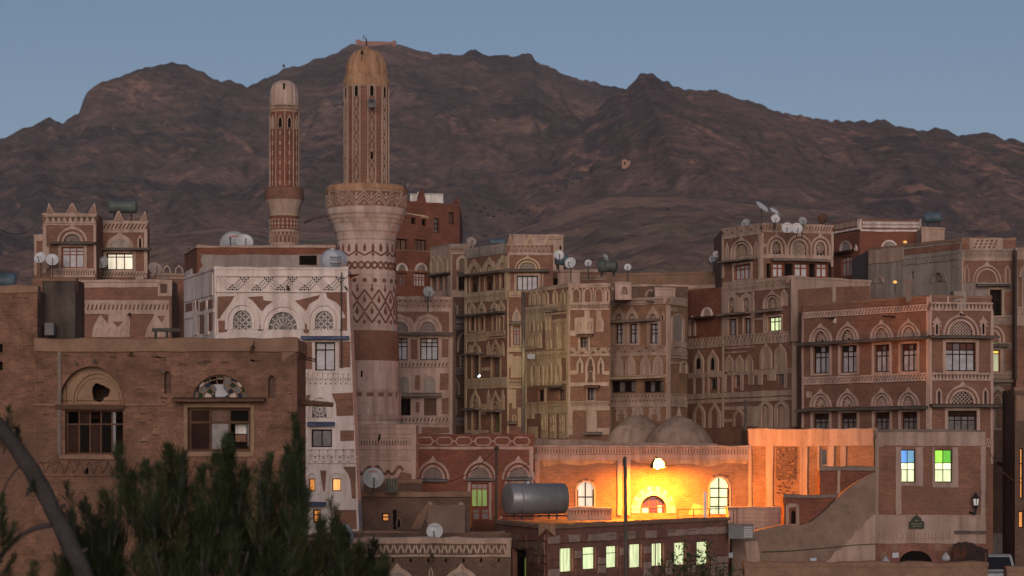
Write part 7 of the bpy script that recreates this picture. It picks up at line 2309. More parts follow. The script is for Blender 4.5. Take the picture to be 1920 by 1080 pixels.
# ---- stone building with the row of lit windows
h = House('stone_building', 'low stone and mud building with a row of bright lit windows at the bottom', 'building', None, (1025, 95))
fl, f = h.block([(932, 102.6), (1025, 95), (1366, 109)], 989, 'stone_red', ref=1, back=10, coping='mud', cop=.1, lip=.09, roof='mud_grey')
rects(f, [(1026, 999, 1365, 1002)], 'mud', .06, 'ledge')
wl = [(1050, 1075, 1027, 1073), (1093, 1118, 1025, 1068), (1137, 1159, 1023, 1065), (1180, 1204, 1019.5, 1065), (1222, 1245.5, 1018, 1062), (1264, 1287.5, 1016.5, 1060), (1306, 1330, 1015, 1059)]
for i, (x0, x1, y0, y1) in enumerate(wl):
    fm = i in (1, 2)
    win(f, x0, y0, x1, y1, 2 if i == 4 else 1, (.32,) if fm else (), 'wood_brown', 'lit_pale' if i not in (1, 2) else 'lit_green_white', dep=.10, fw=.03, bars=not fm)
def conv_y(px, y_at_1030):      # rows follow the falling perspective of this wall
    return H0 + (y_at_1030 - H0) * 95.2 / f.depth(px)
x = 1028.0
i = 0
row = [(1003.5, 1019.5)]
while x < 1362:
    w = RND.uniform(14, 22)
    y0, y1 = conv_y(x, 1005), conv_y(x, 1019)
    rects(f, [(x, y0, min(x + w, 1364), y1)], RND.choice(['stone_pale', 'stone_pale', 'stone_pale', 'stone_red']), .05 + RND.uniform(0, .03), 'stone', .03)
    x += w + 1.2
gaps = [(1028, 1047)] + [(wl[k][1] + 3, wl[k + 1][0] - 3) for k in range(6)] + [(1334, 1363)]
for gx0, gx1 in gaps:
    for r in range(7):
        ya, yb = conv_y(gx0, 1036 + r * 15.5), conv_y(gx0, 1049.5 + r * 15.5)
        if RND.random() < .5 and gx1 - gx0 > 14:
            xm = gx0 + (gx1 - gx0) * RND.uniform(.35, .65)
            rects(f, [(gx0, ya, xm - .6, yb), (xm + .6, ya, gx1, yb)], RND.choice(['stone_pale', 'stone_red', 'stone_red']), .03 + RND.uniform(0, .03), 'stone', .025)
        else:
            rects(f, [(gx0, ya, gx1, yb)], RND.choice(['stone_pale', 'stone_red', 'stone_red']), .03 + RND.uniform(0, .03), 'stone', .025)
for r in range(7):
    x = 938 + (r % 2) * 6
    while x < 1022:
        w = RND.uniform(12, 20)
        if not (955 < x + w and x < 990 and r > 1):
            rects(fl, [(x, 1001 + r * 14, min(x + w, 1023), 1013.4 + r * 14)], RND.choice(['stone_red', 'stone_red', 'mud']), .03 + RND.uniform(0, .03), 'stone', .025)
        x += w + 1
win(fl, 961, 1030, 986, 1095, 2, (.2,), 'wood_dark', 'lit_leaf', rows=['green_glass', ['void', 'lit_leaf']], dep=.2)
h.finish()
# thin concrete pole in front of it
t = thing('utility_pole', (P(1174, 0, 93).x, 93, 0), 'slim dark utility pole in front of the stone building and lit hall', 'pole')
q = P(1172, 856, 93); mb = MB(); mb.tube((q.x + .06, 93, 0), (q.x, 93, q.z), .085, .06, 10); mb.build('shaft', 'wood_grey', t, smooth=True)
mb = MB(); mb.tube((q.x - .04, 92.95, q.z - .35), (q.x - .04, 92.9, q.z - .05), .05, .05, 8); mb.build('insulator', 'iron', t)
t = thing('utility_pole', (P(931, 0, 108).x, 108, 0), 'thin dark pole beside the mosque wing door', 'pole')
q = P(931, 836, 108); mb = MB(); mb.tube((q.x, 108, 0), (q.x, 108, q.z), .07, .055, 8); mb.build('shaft', 'iron', t, smooth=True)
mb = MB(); mb.tube((q.x - .12, 108, q.z - .1), (q.x + .12, 108, q.z - .1), .05, .05, 6); mb.build('insulator', 'iron', t)
# wires
def wire(a, b, label, sag=.3, r=.018):
    pts = []
    for i in range(13):
        k = i / 12; p = Vector(a).lerp(Vector(b), k); p.z -= sag * 4 * k * (1 - k); pts.append(tuple(p))
    mb = MB(); mb.path(pts, [r] * 13, 5)
    tag(mb.build('wire', 'iron', None, loc=pts[0]), label, 'wire')
wire(P(776, 893, 112), P(931, 840, 108), 'slack wire from the mosque wing to the thin pole', .8)
wire(P(931, 884, 108), P(1006, 861, 117.7), 'added wire running from the thin pole to the lit hall corner', .2)  # added span: this stretch of wire to the hall is assumed
wire(P(-40, 402, 80), P(64, 426, 126), 'thin wire crossing to the far left tower house', .5)
wire(P(1850, 838, 115.4), P(1925, 905, 112), 'wire sagging across the dark right alley', .5)
for (px, y0, y1, Y, label) in ((640, 511, 690, 99.8, 'thin cable hanging down the white house front beside its right fan window'), (1905, 470, 712, 126.8, 'dark drain pipe on the seam between the two houses at the right edge'), (838, 520, 556, 143.6, 'short thin pipe on the narrow house with three blind arches')):
    a, b = P(px, y0, Y), P(px, y1, Y)
    mb = MB(); mb.path([tuple(a.lerp(b, k / 5) + Vector((RND.uniform(-.02, .02), 0, 0))) for k in range(6)], [.028 if px < 1000 else .06] * 6, 6)
    tag(mb.build('hanging_cable' if px == 640 else 'vertical_run', 'iron', None, loc=tuple(b)), label, 'cable' if px == 640 else 'pipe')
# railing in front of the lit hall, right
t = thing('railing', P(1360, 965, 112), 'thin iron roof railing before the right arched window of the lit hall', 'railing')
for x in (1271, 1300, 1330, 1375, 1382):
    mb = MB(); q = P(x, 955, 112); mb.tube((q.x, 112, q.z - .8), (q.x, 112, q.z), .02, .02, 5); mb.build('post', 'iron', t)
a, b = P(1271, 955, 112), P(1384, 953.5, 112); mb = MB(); mb.tube(tuple(a), tuple(b), .02, .02, 5); mb.build('rail', 'iron', t)
mb = MB(); a, b = P(1319.5, 922, 111.8), P(1325, 972, 111.8); mb.box(a.x, 111.8, b.z, b.x, 111.9, a.z)
tag(mb.build('post', 'whitewash', None, loc=(a.x, 111.85, b.z)), 'pale square post on the roof before the right arched hall window', 'post')

# ---- roofs in front of the white house
h = House('mud_house', 'dark brick house with an orange lit window and a mud roof ledge, lower middle', 'house', None, (780, 105))
f, = h.block([(672, 105), (882, 105)], 929, 'brick_dark', back=4, coping='mud', cop=.16, lip=.14)
win(f, 716, 962, 730, 978, 1, (.45,), 'wood_dark', 'lit_amber', dep=.12); rects(f, [(737, 956, 744, 992)], 'void', .02, 'niche')
polys(f, [[(770, 992), (782, 968), (800, 945), (816, 945), (800, 962), (790, 992)]], 'mud', .07)
fan(f, 792, 988, 20, 16, ro=3, tip=0, ring='mud', double=False, kind='fan', glass='dark_glass')
blind(f, 748, 988, 10, 18, ro=2, tip=0, ring='mud', fill='void', leg=8)
p_, = h.block([(684, 108.4), (790, 108.4)], 903, 'brick_dark', zbot=4, back=1, coping='mud', cop=.1)
h.finish()
h = House('roof_block', 'square plastered stair head block behind a small white dish, lower middle', 'roof block', None, (836, 96))
f, = h.block([(802, 96), (872, 96)], 949, 'ramp_plaster', back=2.5, coping='mud', cop=.06, lip=.02)
h.finish()
for (x, y) in ((806, 946), (864, 947)):
    mb = MB(); q = P(x, y, 96.3); mb.lathe(tuple(q), [(.14, -.12), (.12, .05), (.04, .12), (.01, .13)], 8, flute=lambda a, z: 1 + .2 * math.sin(2 * a))
    tag(mb.build('lump', 'stone_pale', None, loc=tuple(q)), 'pale stone lying on the ' + ('left' if x < 830 else 'right') + ' top corner of the square plaster block', 'stone')
h = House('zigzag_house', 'brick house with a white zigzag parapet at the bottom, left of the stone building', 'house', None, (800, 88))
f, = h.block([(560, 88), (958, 88)], 1010, 'brick_dark', back=7, coping='plaster', cop=.05, lip=.05, roof='mud_grey')
rects(f, [(640, 1012, 957, 1019), (640, 1040, 957, 1044), (949, 1019, 957.5, 1041)], 'plaster')
band(f, 650, 949, 1019, 1040, 'zigzag', 'plaster', 'brick_dark', 22, bw=.07, rail=.0)
for cx in (745, 865):
    blind(f, cx, 1110, 64, 46, ro=9, tip=9, ring='plaster', fill='plaster_grey', leg=18, pointed=.25)
blind(f, 808, 1085, 8, 20, ro=2, tip=3, ring='plaster', fill='brick_dark')
for i in range(7): 
    x = 735 + i * 33; rects(f, [(x, 1047, x + 4, 1054)], 'void', .005, 'vent', .005)
spout(f, 810, 1040, .7, .07)
h.finish()
h = House('roof_wall', 'low mud roof wall behind the zigzag parapet with a ledge', 'wall', None, (780, 97))
f, = h.block([(640, 98), (946, 98)], 1000, 'mud_grey', zbot=2, back=.6, coping='mud', cop=.08)
h.finish()
# weathered wooden box beside the big dish
t = thing('wooden_box', P(734, 922, 103.5), 'weathered greenish plank box beside the large grey dish on the mud roof', 'box')
a, b = P(722, 897, 104), P(746, 924, 104)
for i in range(5):
    mb = MB(); x0 = a.x + (b.x - a.x) * i / 5; mb.box(x0 + .008, 104, b.z, x0 + (b.x - a.x) / 5 - .008, 104.4, a.z + RND.uniform(-.03, .03)); mb.build('plank', 'plank_old', t)
# ================================================================== DISHES, TANKS, LAMPS, PICKUP, TREES
def dish(px, py, rpx, Y, az, tilt, label, m='dish_white', logo=None, drop=.7, squash=1.0):
    """satellite dish: bowl, feed arm, receiver, mast. az turns it sideways (degrees, 0 faces the viewer), tilt looks up"""
    r = rpx * Y / FPX
    c = P(px, py, Y)
    t = thing('satellite_dish', (c.x, c.y, c.z - r - drop), label, 'satellite dish', 'satellite dishes on the roofs')
    M = Matrix.Rotation(rad(az), 3, 'Z') @ Matrix.Rotation(rad(-tilt), 3, 'X')
    def T(x, y, z): return tuple(c + M @ Vector((x, y, z)))
    n = 26; D = r * .30
    prof = [(0, 0), (.3, .09), (.55, .3), (.8, .64), (1.0, 1.0)]
    mb = MB(); vs = []
    for back in (0, 1):
        for k, d in prof:
            for i in range(n):
                a = 2 * math.pi * i / n
                vs.append(T(r * k * math.cos(a) * squash, D * (.62 - d) + back * r * .035, r * k * math.sin(a)))
    fs = []
    m_ = len(prof)
    for b in (0, 1):
        for k in range(m_ - 1):
            for i in range(n):
                j = (i + 1) % n
                q = [b * m_ * n + k * n + i, b * m_ * n + k * n + j, b * m_ * n + (k + 1) * n + j, b * m_ * n + (k + 1) * n + i]
                fs.append(tuple(q if b == 0 else q[::-1]))
    for i in range(n):
        j = (i + 1) % n
        fs.append(((m_ - 1) * n + i, (m_ - 1) * n + j, 2 * m_ * n - n + j, 2 * m_ * n - n + i))
    mb.add(vs, fs); rf = mb.build('reflector', m, t, smooth=True)
    mb = MB(); tip = T(0, -r * 1.05, -r * .30)
    mb.tube(T(0, -D * .3, -r * .97), tip, r * .03 + .008, None, 6); mb.build('feed_arm', 'iron', t)
    mb = MB(); mb.tube(tip, T(0, -r * .82, -r * .2), r * .085 + .01, r * .06 + .008, 9); mb.build('receiver', 'grey_box', t)
    mb = MB(); b = Vector(T(0, D * .7, 0)); mb.tube((b.x, b.y + .1, c.z - r - drop), (b.x, b.y + .1, b.z), .03, .03, 7); mb.tube((b.x, b.y + .1, b.z), tuple(b), .045, .06, 6); mb.build('mast', 'iron', t)
    if logo:
        lb = MB()
        if logo == 'logo_blue':
            spec = [(-.42, .56, .12, .10), (-.24, .54, .10, .05), (-.10, .55, .10, .05), (.04, .55, .10, .05), (.18, .54, .10, .05), (.32, .53, .09, .05)]
        else:
            spec = [(-.33, .56, .10, .085), (-.19, .57, .10, .085), (-.05, .575, .09, .085), (.08, .57, .10, .085), (.22, .56, .10, .085)]
        for (x, z, w, hh) in spec:
            q = []
            for (xx, zz) in ((x, z), (x + w, z), (x + w, z + hh), (x, z + hh)):
                k = math.hypot(xx, zz); d = float(np.interp(k, [p[0] for p in prof], [p[1] for p in prof]))
                q.append(T(r * xx, D * (.62 - d) - .012, r * zz))
            lb.add(q, [(0, 1, 2, 3)])
        lb.build('lettering', logo, rf)
    return t

dish(75, 483, 11.5, 123.5, -10, 22, 'leftmost white dish on the far left tower house annex')
dish(98, 487, 12, 123.5, 12, 22, 'white dish just left of the tower house red window')
dish(194, 492, 12, 125.8, -20, 20, 'bluish grey dish in front of the lit three-light window', 'dish_grey', squash=.9)
dish(291, 503, 13.5, 121, 25, 30, 'tan dish seen beside the two open roof arches', 'dish_tan')
dish(437, 455, 25, 108, -6, 30, 'large grey dish with red lettering behind the white house roof room', 'dish_grey', 'logo_red', .5)
dish(459, 453, 16, 106.5, 14, 28, 'smaller white dish overlapping the large grey one on the roof room', drop=.2)
dish(700, 896, 20, 103, 8, 14, 'large grey dish with red lettering below the calligraphy wall', 'dish_grey', 'logo_red', .4)
dish(815, 996, 15.5, 91, -4, 14, 'white dish with blue lettering before the square plaster block', 'dish_white', 'logo_blue', .3)
dish(650, 1000, 19, 86, 62, 18, 'white dish seen edge-on behind the dark foreground tree', drop=.4)
dish(803, 547, 10.5, 124, 20, 16, 'pale bluish dish on the pink house roof edge', 'dish_grey')
dish(884, 453, 9.5, 141, 10, 26, 'tan-white dish on the narrow house left of the crenelled corner house', 'dish_tan')
dish(1048, 478, 9.5, 128.5, 8, 18, 'white dish in front of the dark tank at the corner house roof edge')
dish(1069.5, 493, 11, 128, -22, 18, 'largest white dish on the low roof right of the corner house')
dish(1103, 493, 7, 134, -12, 20, 'small white dish alone between the two rooftop groups')
dish(1136, 483, 8, 128.6, 40, 30, 'grey dish standing on top of the green roof tank', 'dish_grey', squash=.8)
dish(1177, 501, 7, 131, -10, 20, 'small pale dish right of the green roof tank')
dish(1430, 389, 17, 130.5, 52, 48, 'highest white dish, tipped back on the tall house roof', squash=.9)
dish(1453, 397, 12, 130.3, 45, 50, 'white dish tipped back just right of the highest one', squash=.9)
dish(1454, 410, 8.5, 130, 0, 16, 'white dish below the two tipped dishes on the tall house roof', drop=.3)
dish(1476, 427, 10.5, 129.6, -8, 14, 'left of two matching white dishes with red lettering at the tall house parapet', 'dish_white', 'logo_red', .2)
dish(1494.5, 428, 10.5, 129.6, 4, 14, 'right of two matching white dishes with red lettering at the tall house parapet', 'dish_white', 'logo_red', .2)
dish(1505, 414, 8, 131.2, 15, 20, 'pale dish behind the matching pair on the tall house roof', 'dish_grey')
dish(1398, 418, 8.5, 133.6, -30, 24, 'greenish grey dish half hidden by the lattice parapet', 'dish_grey')
dish(1337, 485, 8, 137.4, -25, 30, 'lower left dish of the small cluster beside the tall house', 'dish_grey')
dish(1343, 477, 7, 137.2, 10, 20, 'topmost dish of the small cluster beside the tall house')
dish(1350, 485, 7, 137.3, 30, 20, 'right-hand dish of the small cluster beside the tall house', 'dish_grey')
dish(1543, 410, 10.5, 133, 205, 20, 'dark brown dish seen from behind on the tall house roof', 'wood_brown', drop=.2)

def tank(px0, px1, pyc, rpx, Y, m, label, yaw=0.0, leg_to=None, cap=True, domed=.28):
    c = P((px0 + px1) / 2, pyc, Y); r = rpx * Y / FPX; L = (px1 - px0) * Y / FPX / 2
    zl = P(0, leg_to, Y).z if leg_to else c.z - r - .15
    t = thing('water_tank', (c.x, c.y, zl), label, 'water tank')
    M = Matrix.Rotation(rad(yaw), 3, 'Z')
    def T(x, y, z): return tuple(c + M @ Vector((x, y, z)))
    n = 30
    prof = [(-L - 0, .01)] + [(-L + r * domed * (1 - math.cos(a)), r * math.sin(a)) for a in [k * math.pi / 10 for k in range(1, 6)]]
    prof = prof + [(-x, q) for x, q in prof[::-1]]
    vs = [T(x, q * math.cos(2 * math.pi * i / n), q * math.sin(2 * math.pi * i / n)) for x, q in prof for i in range(n)]
    fs = [(k * n + i, k * n + (i + 1) % n, (k + 1) * n + (i + 1) % n, (k + 1) * n + i) for k in range(len(prof) - 1) for i in range(n)]
    mb = MB(); mb.add(vs, fs); mb.build('barrel', m, t, smooth=True)
    for x in (-L * .62, 0, L * .62):
        mb = MB(); pr = [(x - .03, r * 1.0), (x - .03, r * 1.02), (x + .03, r * 1.02), (x + .03, r * 1.0)]
        vs = [T(a, q * math.cos(2 * math.pi * i / n), q * math.sin(2 * math.pi * i / n)) for a, q in pr for i in range(n)]
        mb.add(vs, [(k * n + i, k * n + (i + 1) % n, (k + 1) * n + (i + 1) % n, (k + 1) * n + i) for k in range(3) for i in range(n)])
        mb.build('hoop', m, t, smooth=False)
    if cap:
        mb = MB(); mb.tube(T(-L * .25, 0, r * .98), T(-L * .25, 0, r * 1.14), r * .25, r * .22, 12); mb.build('hatch', m, t)
    for x in (-L * .6, L * .6):
        for y in (-r * .6, r * .6):
            mb = MB(); a = T(x, y, -r * .75); mb.tube(a, (a[0], a[1], zl), .035, .035, 6); mb.build('leg', 'iron', t)
        mb = MB(); mb.tube(T(x, -r * .75, -r * .8), T(x, r * .75, -r * .8), .035, .035, 6); mb.build('cradle', 'iron', t)
    return t, T, r, L
tank(203, 257, 387, 12.5, 130.5, 'tank_green', 'grey-green water tank on legs above the far left tower house', 4, 416)
tank(-30, 31, 527, 15, 75, 'tank_blue', 'bluish water tank cut by the left edge on the brown house', 6, 548)
tank(1120, 1158, 499, 11, 131.5, 'tank_green', 'dark green water tank with a dish on top, middle roofs', -14, 518)
tank(1040, 1066, 487, 10, 131.0, 'tank_blue', 'dark tank half hidden behind the dish at the corner house', 10, 505)
tank(918, 947, 454, 6.5, 139.5, 'tank_blue', 'low blue-grey tank behind the corner house parapet', 8, 464)
tank(1733, 1766, 408, 9.5, 139, 'tank_blue', 'blue water tank on a plastered pier at the red house', -16, 424)
pr = House('roof_pier', 'plastered roof pier carrying the blue tank beside the red house railing', 'roof block', None, (1750, 138))
f, = pr.block([(1728, 138), (1771, 138)], 428, 'plaster', zbot=9, back=2, coping='plaster', cop=.05); pr.finish()
t, T, r, L = tank(944, 1064, 935, 29, 103.5, 'steel', 'large dented steel water tank lying on the stone building roof', 24, 974, True, .12)
# slats of its stand
for k in range(7):
    mb = MB(); x = -L * .9 + k * L * .3; mb.tube(T(x, -r * .9, -r * 1.12), T(x, r * .9, -r * 1.12), .03, .03, 5); mb.build('stand_bar', 'iron', t)
# white plastic tank with faint printed lines
t, T, r, L = tank(604, 648, 489, 20, 101.2, 'tank_white', 'white ribbed plastic water tank with dark printed lines beside the large minaret', 62, 512, True, .5)
ff = Face((600, 100.45), (660, 100.45))
for (x0, x1, y, hgt) in ((619, 641, 481, 2.2), (619, 641, 486.5, 1.0), (619, 641, 492.5, 2.6), (621, 638, 498, .8)):
    lb = MB(); q0, p0, q1, p1 = uvr(ff, x0, y, x1, y + hgt)
    n = 7
    for i in range(n):
        a = q0 + (q1 - q0) * i / n
        slab(lb, ff, [(a, p0), (a + (q1 - q0) / n * .7, p0), (a + (q1 - q0) / n * .7, p1), (a, p1)], -.05, 0)
    lb.build('lettering', 'iron', t)

# ---- the sodium lamp of the hall
Lc = P(1233, 873, 116.0)
t = thing('floodlight', (Lc.x, 118.0, Lc.z), 'glaring orange floodlight on the hall wall above the ringed arch', 'lamp')
mb = MB(); n = 10
rb = .15
mb.lathe(tuple(Lc), [(.01, -rb)] + [(rb * math.sin(math.pi * k / n), -rb * math.cos(math.pi * k / n)) for k in range(1, n)] + [(.01, rb)], 16)
mb.build('bulb', 'bulb_sodium', t, smooth=True)
mb = MB(); mb.lathe(tuple(Lc), [(.03, .34), (.16, .32), (.28, .20), (.34, .05), (.36, -.11)], 32, a0=math.pi - 1.35, a1=math.pi + 2.5); mb.build('reflector', 'iron', t, smooth=True)  # hood arc widened leftwards, shaped to block light towards the minaret
mb = MB(); mb.path([(Lc.x, 118.0, Lc.z + .2), (Lc.x, 117.3, Lc.z + .42), (Lc.x, Lc.y + .05, Lc.z + .3)], [.035] * 3, 7); mb.build('bracket', 'iron', t)
# ---- tube lamp on the ornate house corner
c = P(996, 668, 122.6)
t = thing('floodlight', tuple(c), 'pale floodlight box on a bracket facing the ornate cream house', 'lamp')
mb = MB(); mb.box(c.x - .16, c.y + .02, c.z - .10, c.x + .16, c.y + .05, c.z + .09); mb.build('lamp_glass', 'bulb_green', t)
mb = MB(); mb.box(c.x - .19, c.y - .12, c.z - .13, c.x + .19, c.y + .018, c.z + .12); mb.build('housing', 'dish_grey', t)
mb = MB(); mb.path([(c.x, c.y, c.z + .14), (c.x - .1, 127.0, c.z + .3), (c.x - .1, 129.6, c.z + .1)], [.03] * 3, 6); mb.build('bracket', 'iron', t)
# ---- small bluish lamp in a dark window
c = P(898.5, 705, 131.6)
t = thing('window_lamp', tuple(c), 'tiny bluish white lamp shining at a dark window of the corner house', 'lamp')
mb = MB(); mb.tube((c.x - .06, c.y, c.z - .05), (c.x + .05, c.y, c.z + .05), .04, .045, 8); mb.build('bulb', 'bulb_white', t)
mb = MB(); mb.tube((c.x, c.y + .02, c.z), (c.x - .05, 133.4, c.z + .05), .02, .02, 5); mb.build('bracket', 'iron', t)
for (x, y, Y, yb, label) in ((1697, 454, 134.5, 133.0, 'small orange bulb glowing above the grey house parapet'), (1678, 529, 126.0, 124.0, 'small orange bulb glowing on the ragged brick parapet')):
    c = P(x, y, Y)
    t = thing('bulb_lamp', tuple(c), label, 'lamp')
    mb = MB(); mb.lathe(tuple(c), [(.01, -.08), (.09, -.05), (.11, 0), (.09, .06), (.01, .09)], 10); mb.build('bulb', 'lit_orange', t, smooth=True)
    mb = MB(); mb.tube((c.x, c.y, c.z - .5), (c.x, c.y, c.z - .07), .03, .03, 6); mb.build('holder', 'iron', t)

# ---- pale pickup in the alley
t = thing('pickup', (23.4, 116, 0), 'pale pickup truck parked nose-out in the dark alley at the right', 'pickup')
X0, X1, Y0, Y1 = 22.62, 24.12, 114.3, 118.2
def prism(mb, prof, x0, x1, taper=0.0):
    n = len(prof)
    vs = [(x0 + taper * max(0, z - 1.0), y, z) for y, z in prof] + [(x1 - taper * max(0, z - 1.0), y, z) for y, z in prof]
    mb.add(vs, [tuple(range(n - 1, -1, -1)), tuple(range(n, 2 * n))] + [(i, (i + 1) % n, n + (i + 1) % n, n + i) for i in range(n)])
mb = MB(); prism(mb, [(Y0, .42), (Y0 - .03, .72), (Y0 + .05, 1.02), (Y0 + .55, 1.12), (Y0 + .6, 1.14), (Y0 + 1.0, 1.82), (Y0 + 1.15, 1.90), (Y0 + 2.0, 1.90), (Y0 + 2.12, 1.12), (Y1, 1.12), (Y1, .42)], X0, X1, .14); mb.build('body', 'car_paint', t)
mb = MB(); q = .12; mb.add([(X0 + .14, Y0 + .60, 1.20), (X1 - .14, Y0 + .60, 1.20), (X1 - .24, Y0 + .955, 1.78), (X0 + .24, Y0 + .955, 1.78)], [(0, 1, 2, 3)]); mb.build('windscreen', 'dark_glass', t)
for x in (X0 + .03, X1 - .03):
    sg = -1 if x < 23.4 else 1
    mb = MB(); mb.add([(x + sg * .0, Y0 + .95, 1.2), (x, Y0 + 1.95, 1.2), (x - sg * .06, Y0 + 1.9, 1.72), (x - sg * .06, Y0 + 1.2, 1.72)], [(0, 1, 2, 3)]); mb.build('window', 'dark_glass', t)
for x in (X0 + .2, X1 - .2):
    mb = MB(); mb.box(x - .13, Y0 - .04, .72, x + .13, Y0 + .02, .90); mb.build('headlight', 'dish_white', t)
    mb = MB(); mb.tube((x * 1.0 + (-.26 if x < 23.4 else .26), Y0 + .5, 1.2), (x + (-.34 if x < 23.4 else .34), Y0 + .48, 1.34), .05, .06, 7); mb.build('mirror', 'black_paint', t)
mb = MB(); mb.box(X0 + .36, Y0 - .045, .66, X1 - .36, Y0 + .0, .92); mb.build('grille', 'black_paint', t)
mb = MB(); mb.box(X0 - .02, Y0 - .12, .42, X1 + .02, Y0 - .02, .60); mb.build('bumper', 'steel', t)
for x in (X0 + .08, X1 - .08):
    for y in (Y0 + .65, Y1 - .75):
        mb = MB(); mb.tube((x - .1, y, .33), (x + .1, y, .33), .33, .33, 20); w = mb.build('wheel', 'rubber', t)
        mb = MB(); mb.tube((x - .11, y, .33), (x + .11, y, .33), .19, .19, 14); mb.build('rim', 'steel', w)

# ---- foreground feathery tree, leaning trunk, shrub
def spray(parent, tip, base, Y, wpx, nneed, m='needles', nl=30, droop=0.0, name='foliage_spray'):
    a, b = P(base[0], base[1], Y), P(tip[0], tip[1], Y)
    a.y += RND.uniform(-.4, .4); b.y += RND.uniform(-.5, .5)
    px = Y / FPX
    mb = MB()
    ax = (b - a); L = ax.length; ax.normalize()
    side = Vector((1, 0, 0)) - ax * ax.x; side.normalize(); dep = ax.cross(side)
    bend = RND.uniform(-.05, .05) * L
    def S(k): return a + ax * (L * k) + side * (bend * math.sin(math.pi * k))
    pts = [tuple(S(k / 5)) for k in range(6)]
    mb.path(pts, [.016, .014, .012, .010, .007, .003], 5, 1)
    verts, faces = [], []
    lob, ph0 = RND.uniform(9, 17), RND.uniform(0, 6)
    if m == 'needles' and RND.random() < .2: m = 'needles_light'
    for i in range(nneed):
        k = 1 - RND.random() ** 1.15
        k = min(1, max(0.02, k))
        p = S(k)
        ph = RND.uniform(0, 2 * math.pi)
        wid = wpx * px * (1.0 - k) ** .5 * (.62 + .38 * math.sin(k * lob + ph0)) * RND.uniform(.12, 1.05)
        out = side * math.cos(ph) + dep * math.sin(ph)
        ln = nl * px * RND.uniform(.55, 1.25) * (1.05 - .45 * k)
        # twig foot somewhere off the stem, needle rising at an acute angle
        foot = p + out * wid * .75 + ax * wid * .9
        d = (ax * RND.uniform(.75, 1.1) + out * RND.uniform(.12, .5) + Vector((RND.uniform(-.16, .16), RND.uniform(-.16, .16), RND.uniform(-.36, .05)))).normalized()
        t_ = d.cross(Vector((RND.uniform(-1, 1), RND.uniform(-1, 1), RND.uniform(-1, 1)))).normalized() * RND.uniform(.0035, .0075) * (Y / 40.0) * 1.25
        q = foot + d * ln
        mid = foot + d * ln * .5
        o = len(verts)
        verts += [tuple(foot), tuple(mid + t_), tuple(q), tuple(mid - t_)]
        faces.append((o, o + 1, o + 2, o + 3))
        if i % 9 == 0 and wid > .03:
            mb.tube(tuple(p), tuple(foot), .005, .003, 3, 1, False)
    mb.add(verts, faces, 0)
    return mb.build(name, [m, 'bark'], parent)
YT = 40.0
tree = thing('feathery_tree', (P(380, 0, YT).x, YT, 0), 'dark feathery evergreen tree filling the lower left foreground', 'tree')
tb = MB(); gx = P(380, 0, YT).x
tb.path([(gx, YT, 0), (gx + .05, YT, 1.6), (gx - .05, YT, 3.2), (gx + .1, YT, 4.6)], [.2, .16, .11, .05], 10); tb.build('trunk', 'bark', tree, smooth=True)
for k in range(9):
    a = rad(20 + 140 * k / 8); lb = MB()
    lb.path([(gx, YT, 1.8 + .15 * k % .6), (gx + 1.2 * math.cos(a), YT + RND.uniform(-.5, .5), 3.0 + .5 * math.sin(a)), (gx + 2.5 * math.cos(a), YT + RND.uniform(-.7, .7), 3.9 + 1.1 * math.sin(a))], [.07, .05, .02], 7); lb.build('limb', 'bark', tree)
main = [((221, 837), (245, 985), 30), ((240, 884), (262, 1010), 34), ((195, 922), (225, 1050), 34), ((319, 832), (332, 985), 38), ((300, 870), (318, 1010), 30), ((343, 852), (345, 1000), 32), ((274, 864), (296, 1010), 30),
        ((424, 814), (420, 975), 38), ((408, 850), (412, 1000), 32), ((441, 846), (432, 1000), 32), ((465, 882), (452, 1020), 30), ((383, 872), (388, 1010), 30), ((506, 849), (502, 970), 18), ((536, 836), (534, 960), 24), ((550, 776), (546, 930), 16), ((562, 842), (550, 960), 20),
        ((560, 880), (545, 1020), 30), ((570, 918), (552, 1040), 26), ((520, 905), (520, 1040), 30), ((488, 900), (488, 1040), 28), ((598, 978), (588, 1090), 26), ((649, 995), (640, 1110), 30), ((675, 1018), (668, 1120), 30), ((705, 1008), (694, 1120), 30), ((718, 1040), (705, 1130), 24),
        ((131, 958), (165, 1080), 26), ((155, 940), (190, 1070), 26), ((172, 968), (200, 1090), 30), ((125, 902), (150, 1010), 13), ((97, 928), (135, 1030), 10), ((113, 995), (150, 1100), 24), ((622, 930), (628, 1040), 9), ((630, 945), (634, 1050), 8), ((640, 985), (650, 1090), 20)]
for tip, base, w in main:
    tip = (tip[0], tip[1] + 10)
    spray(tree, tip, base, YT + RND.uniform(-.5, .6), w, int(260 + w * 13) if w > 14 else 150, nl=34)
for i in range(125):
    x = RND.uniform(118, 725)
    top = np.interp(x, [118, 200, 260, 330, 420, 480, 560, 600, 650, 725], [1020, 975, 948, 932, 922, 952, 948, 1005, 1038, 1062])
    y = top + 12 + abs(RND.gauss(0, 1)) * 62
    if y > 1075: y = RND.uniform(top + 20, 1070)
    w = RND.uniform(24, 40)
    spray(tree, (x, y), (x + RND.uniform(-18, 18) + (400 - x) * .05, y + RND.uniform(110, 150)), YT + RND.uniform(-.2, 1.3), w, 400, nl=38)
for i in range(34):                                  # thin wisps standing clear of the mass
    x = RND.uniform(130, 705)
    top = np.interp(x, [118, 200, 260, 330, 420, 480, 560, 600, 650, 725], [985, 925, 880, 850, 840, 875, 870, 960, 1010, 1040])
    spray(tree, (x, top + RND.uniform(-18, 22)), (x + RND.uniform(-14, 14), top + RND.uniform(90, 130)), YT + RND.uniform(-.4, .8), RND.uniform(7, 14), 110, nl=30)
lt = thing('leaning_tree', (P(215, 0, 38).x, 38, 0), 'bare grey trunk leaning left across the lower left corner', 'tree')
tb = MB()
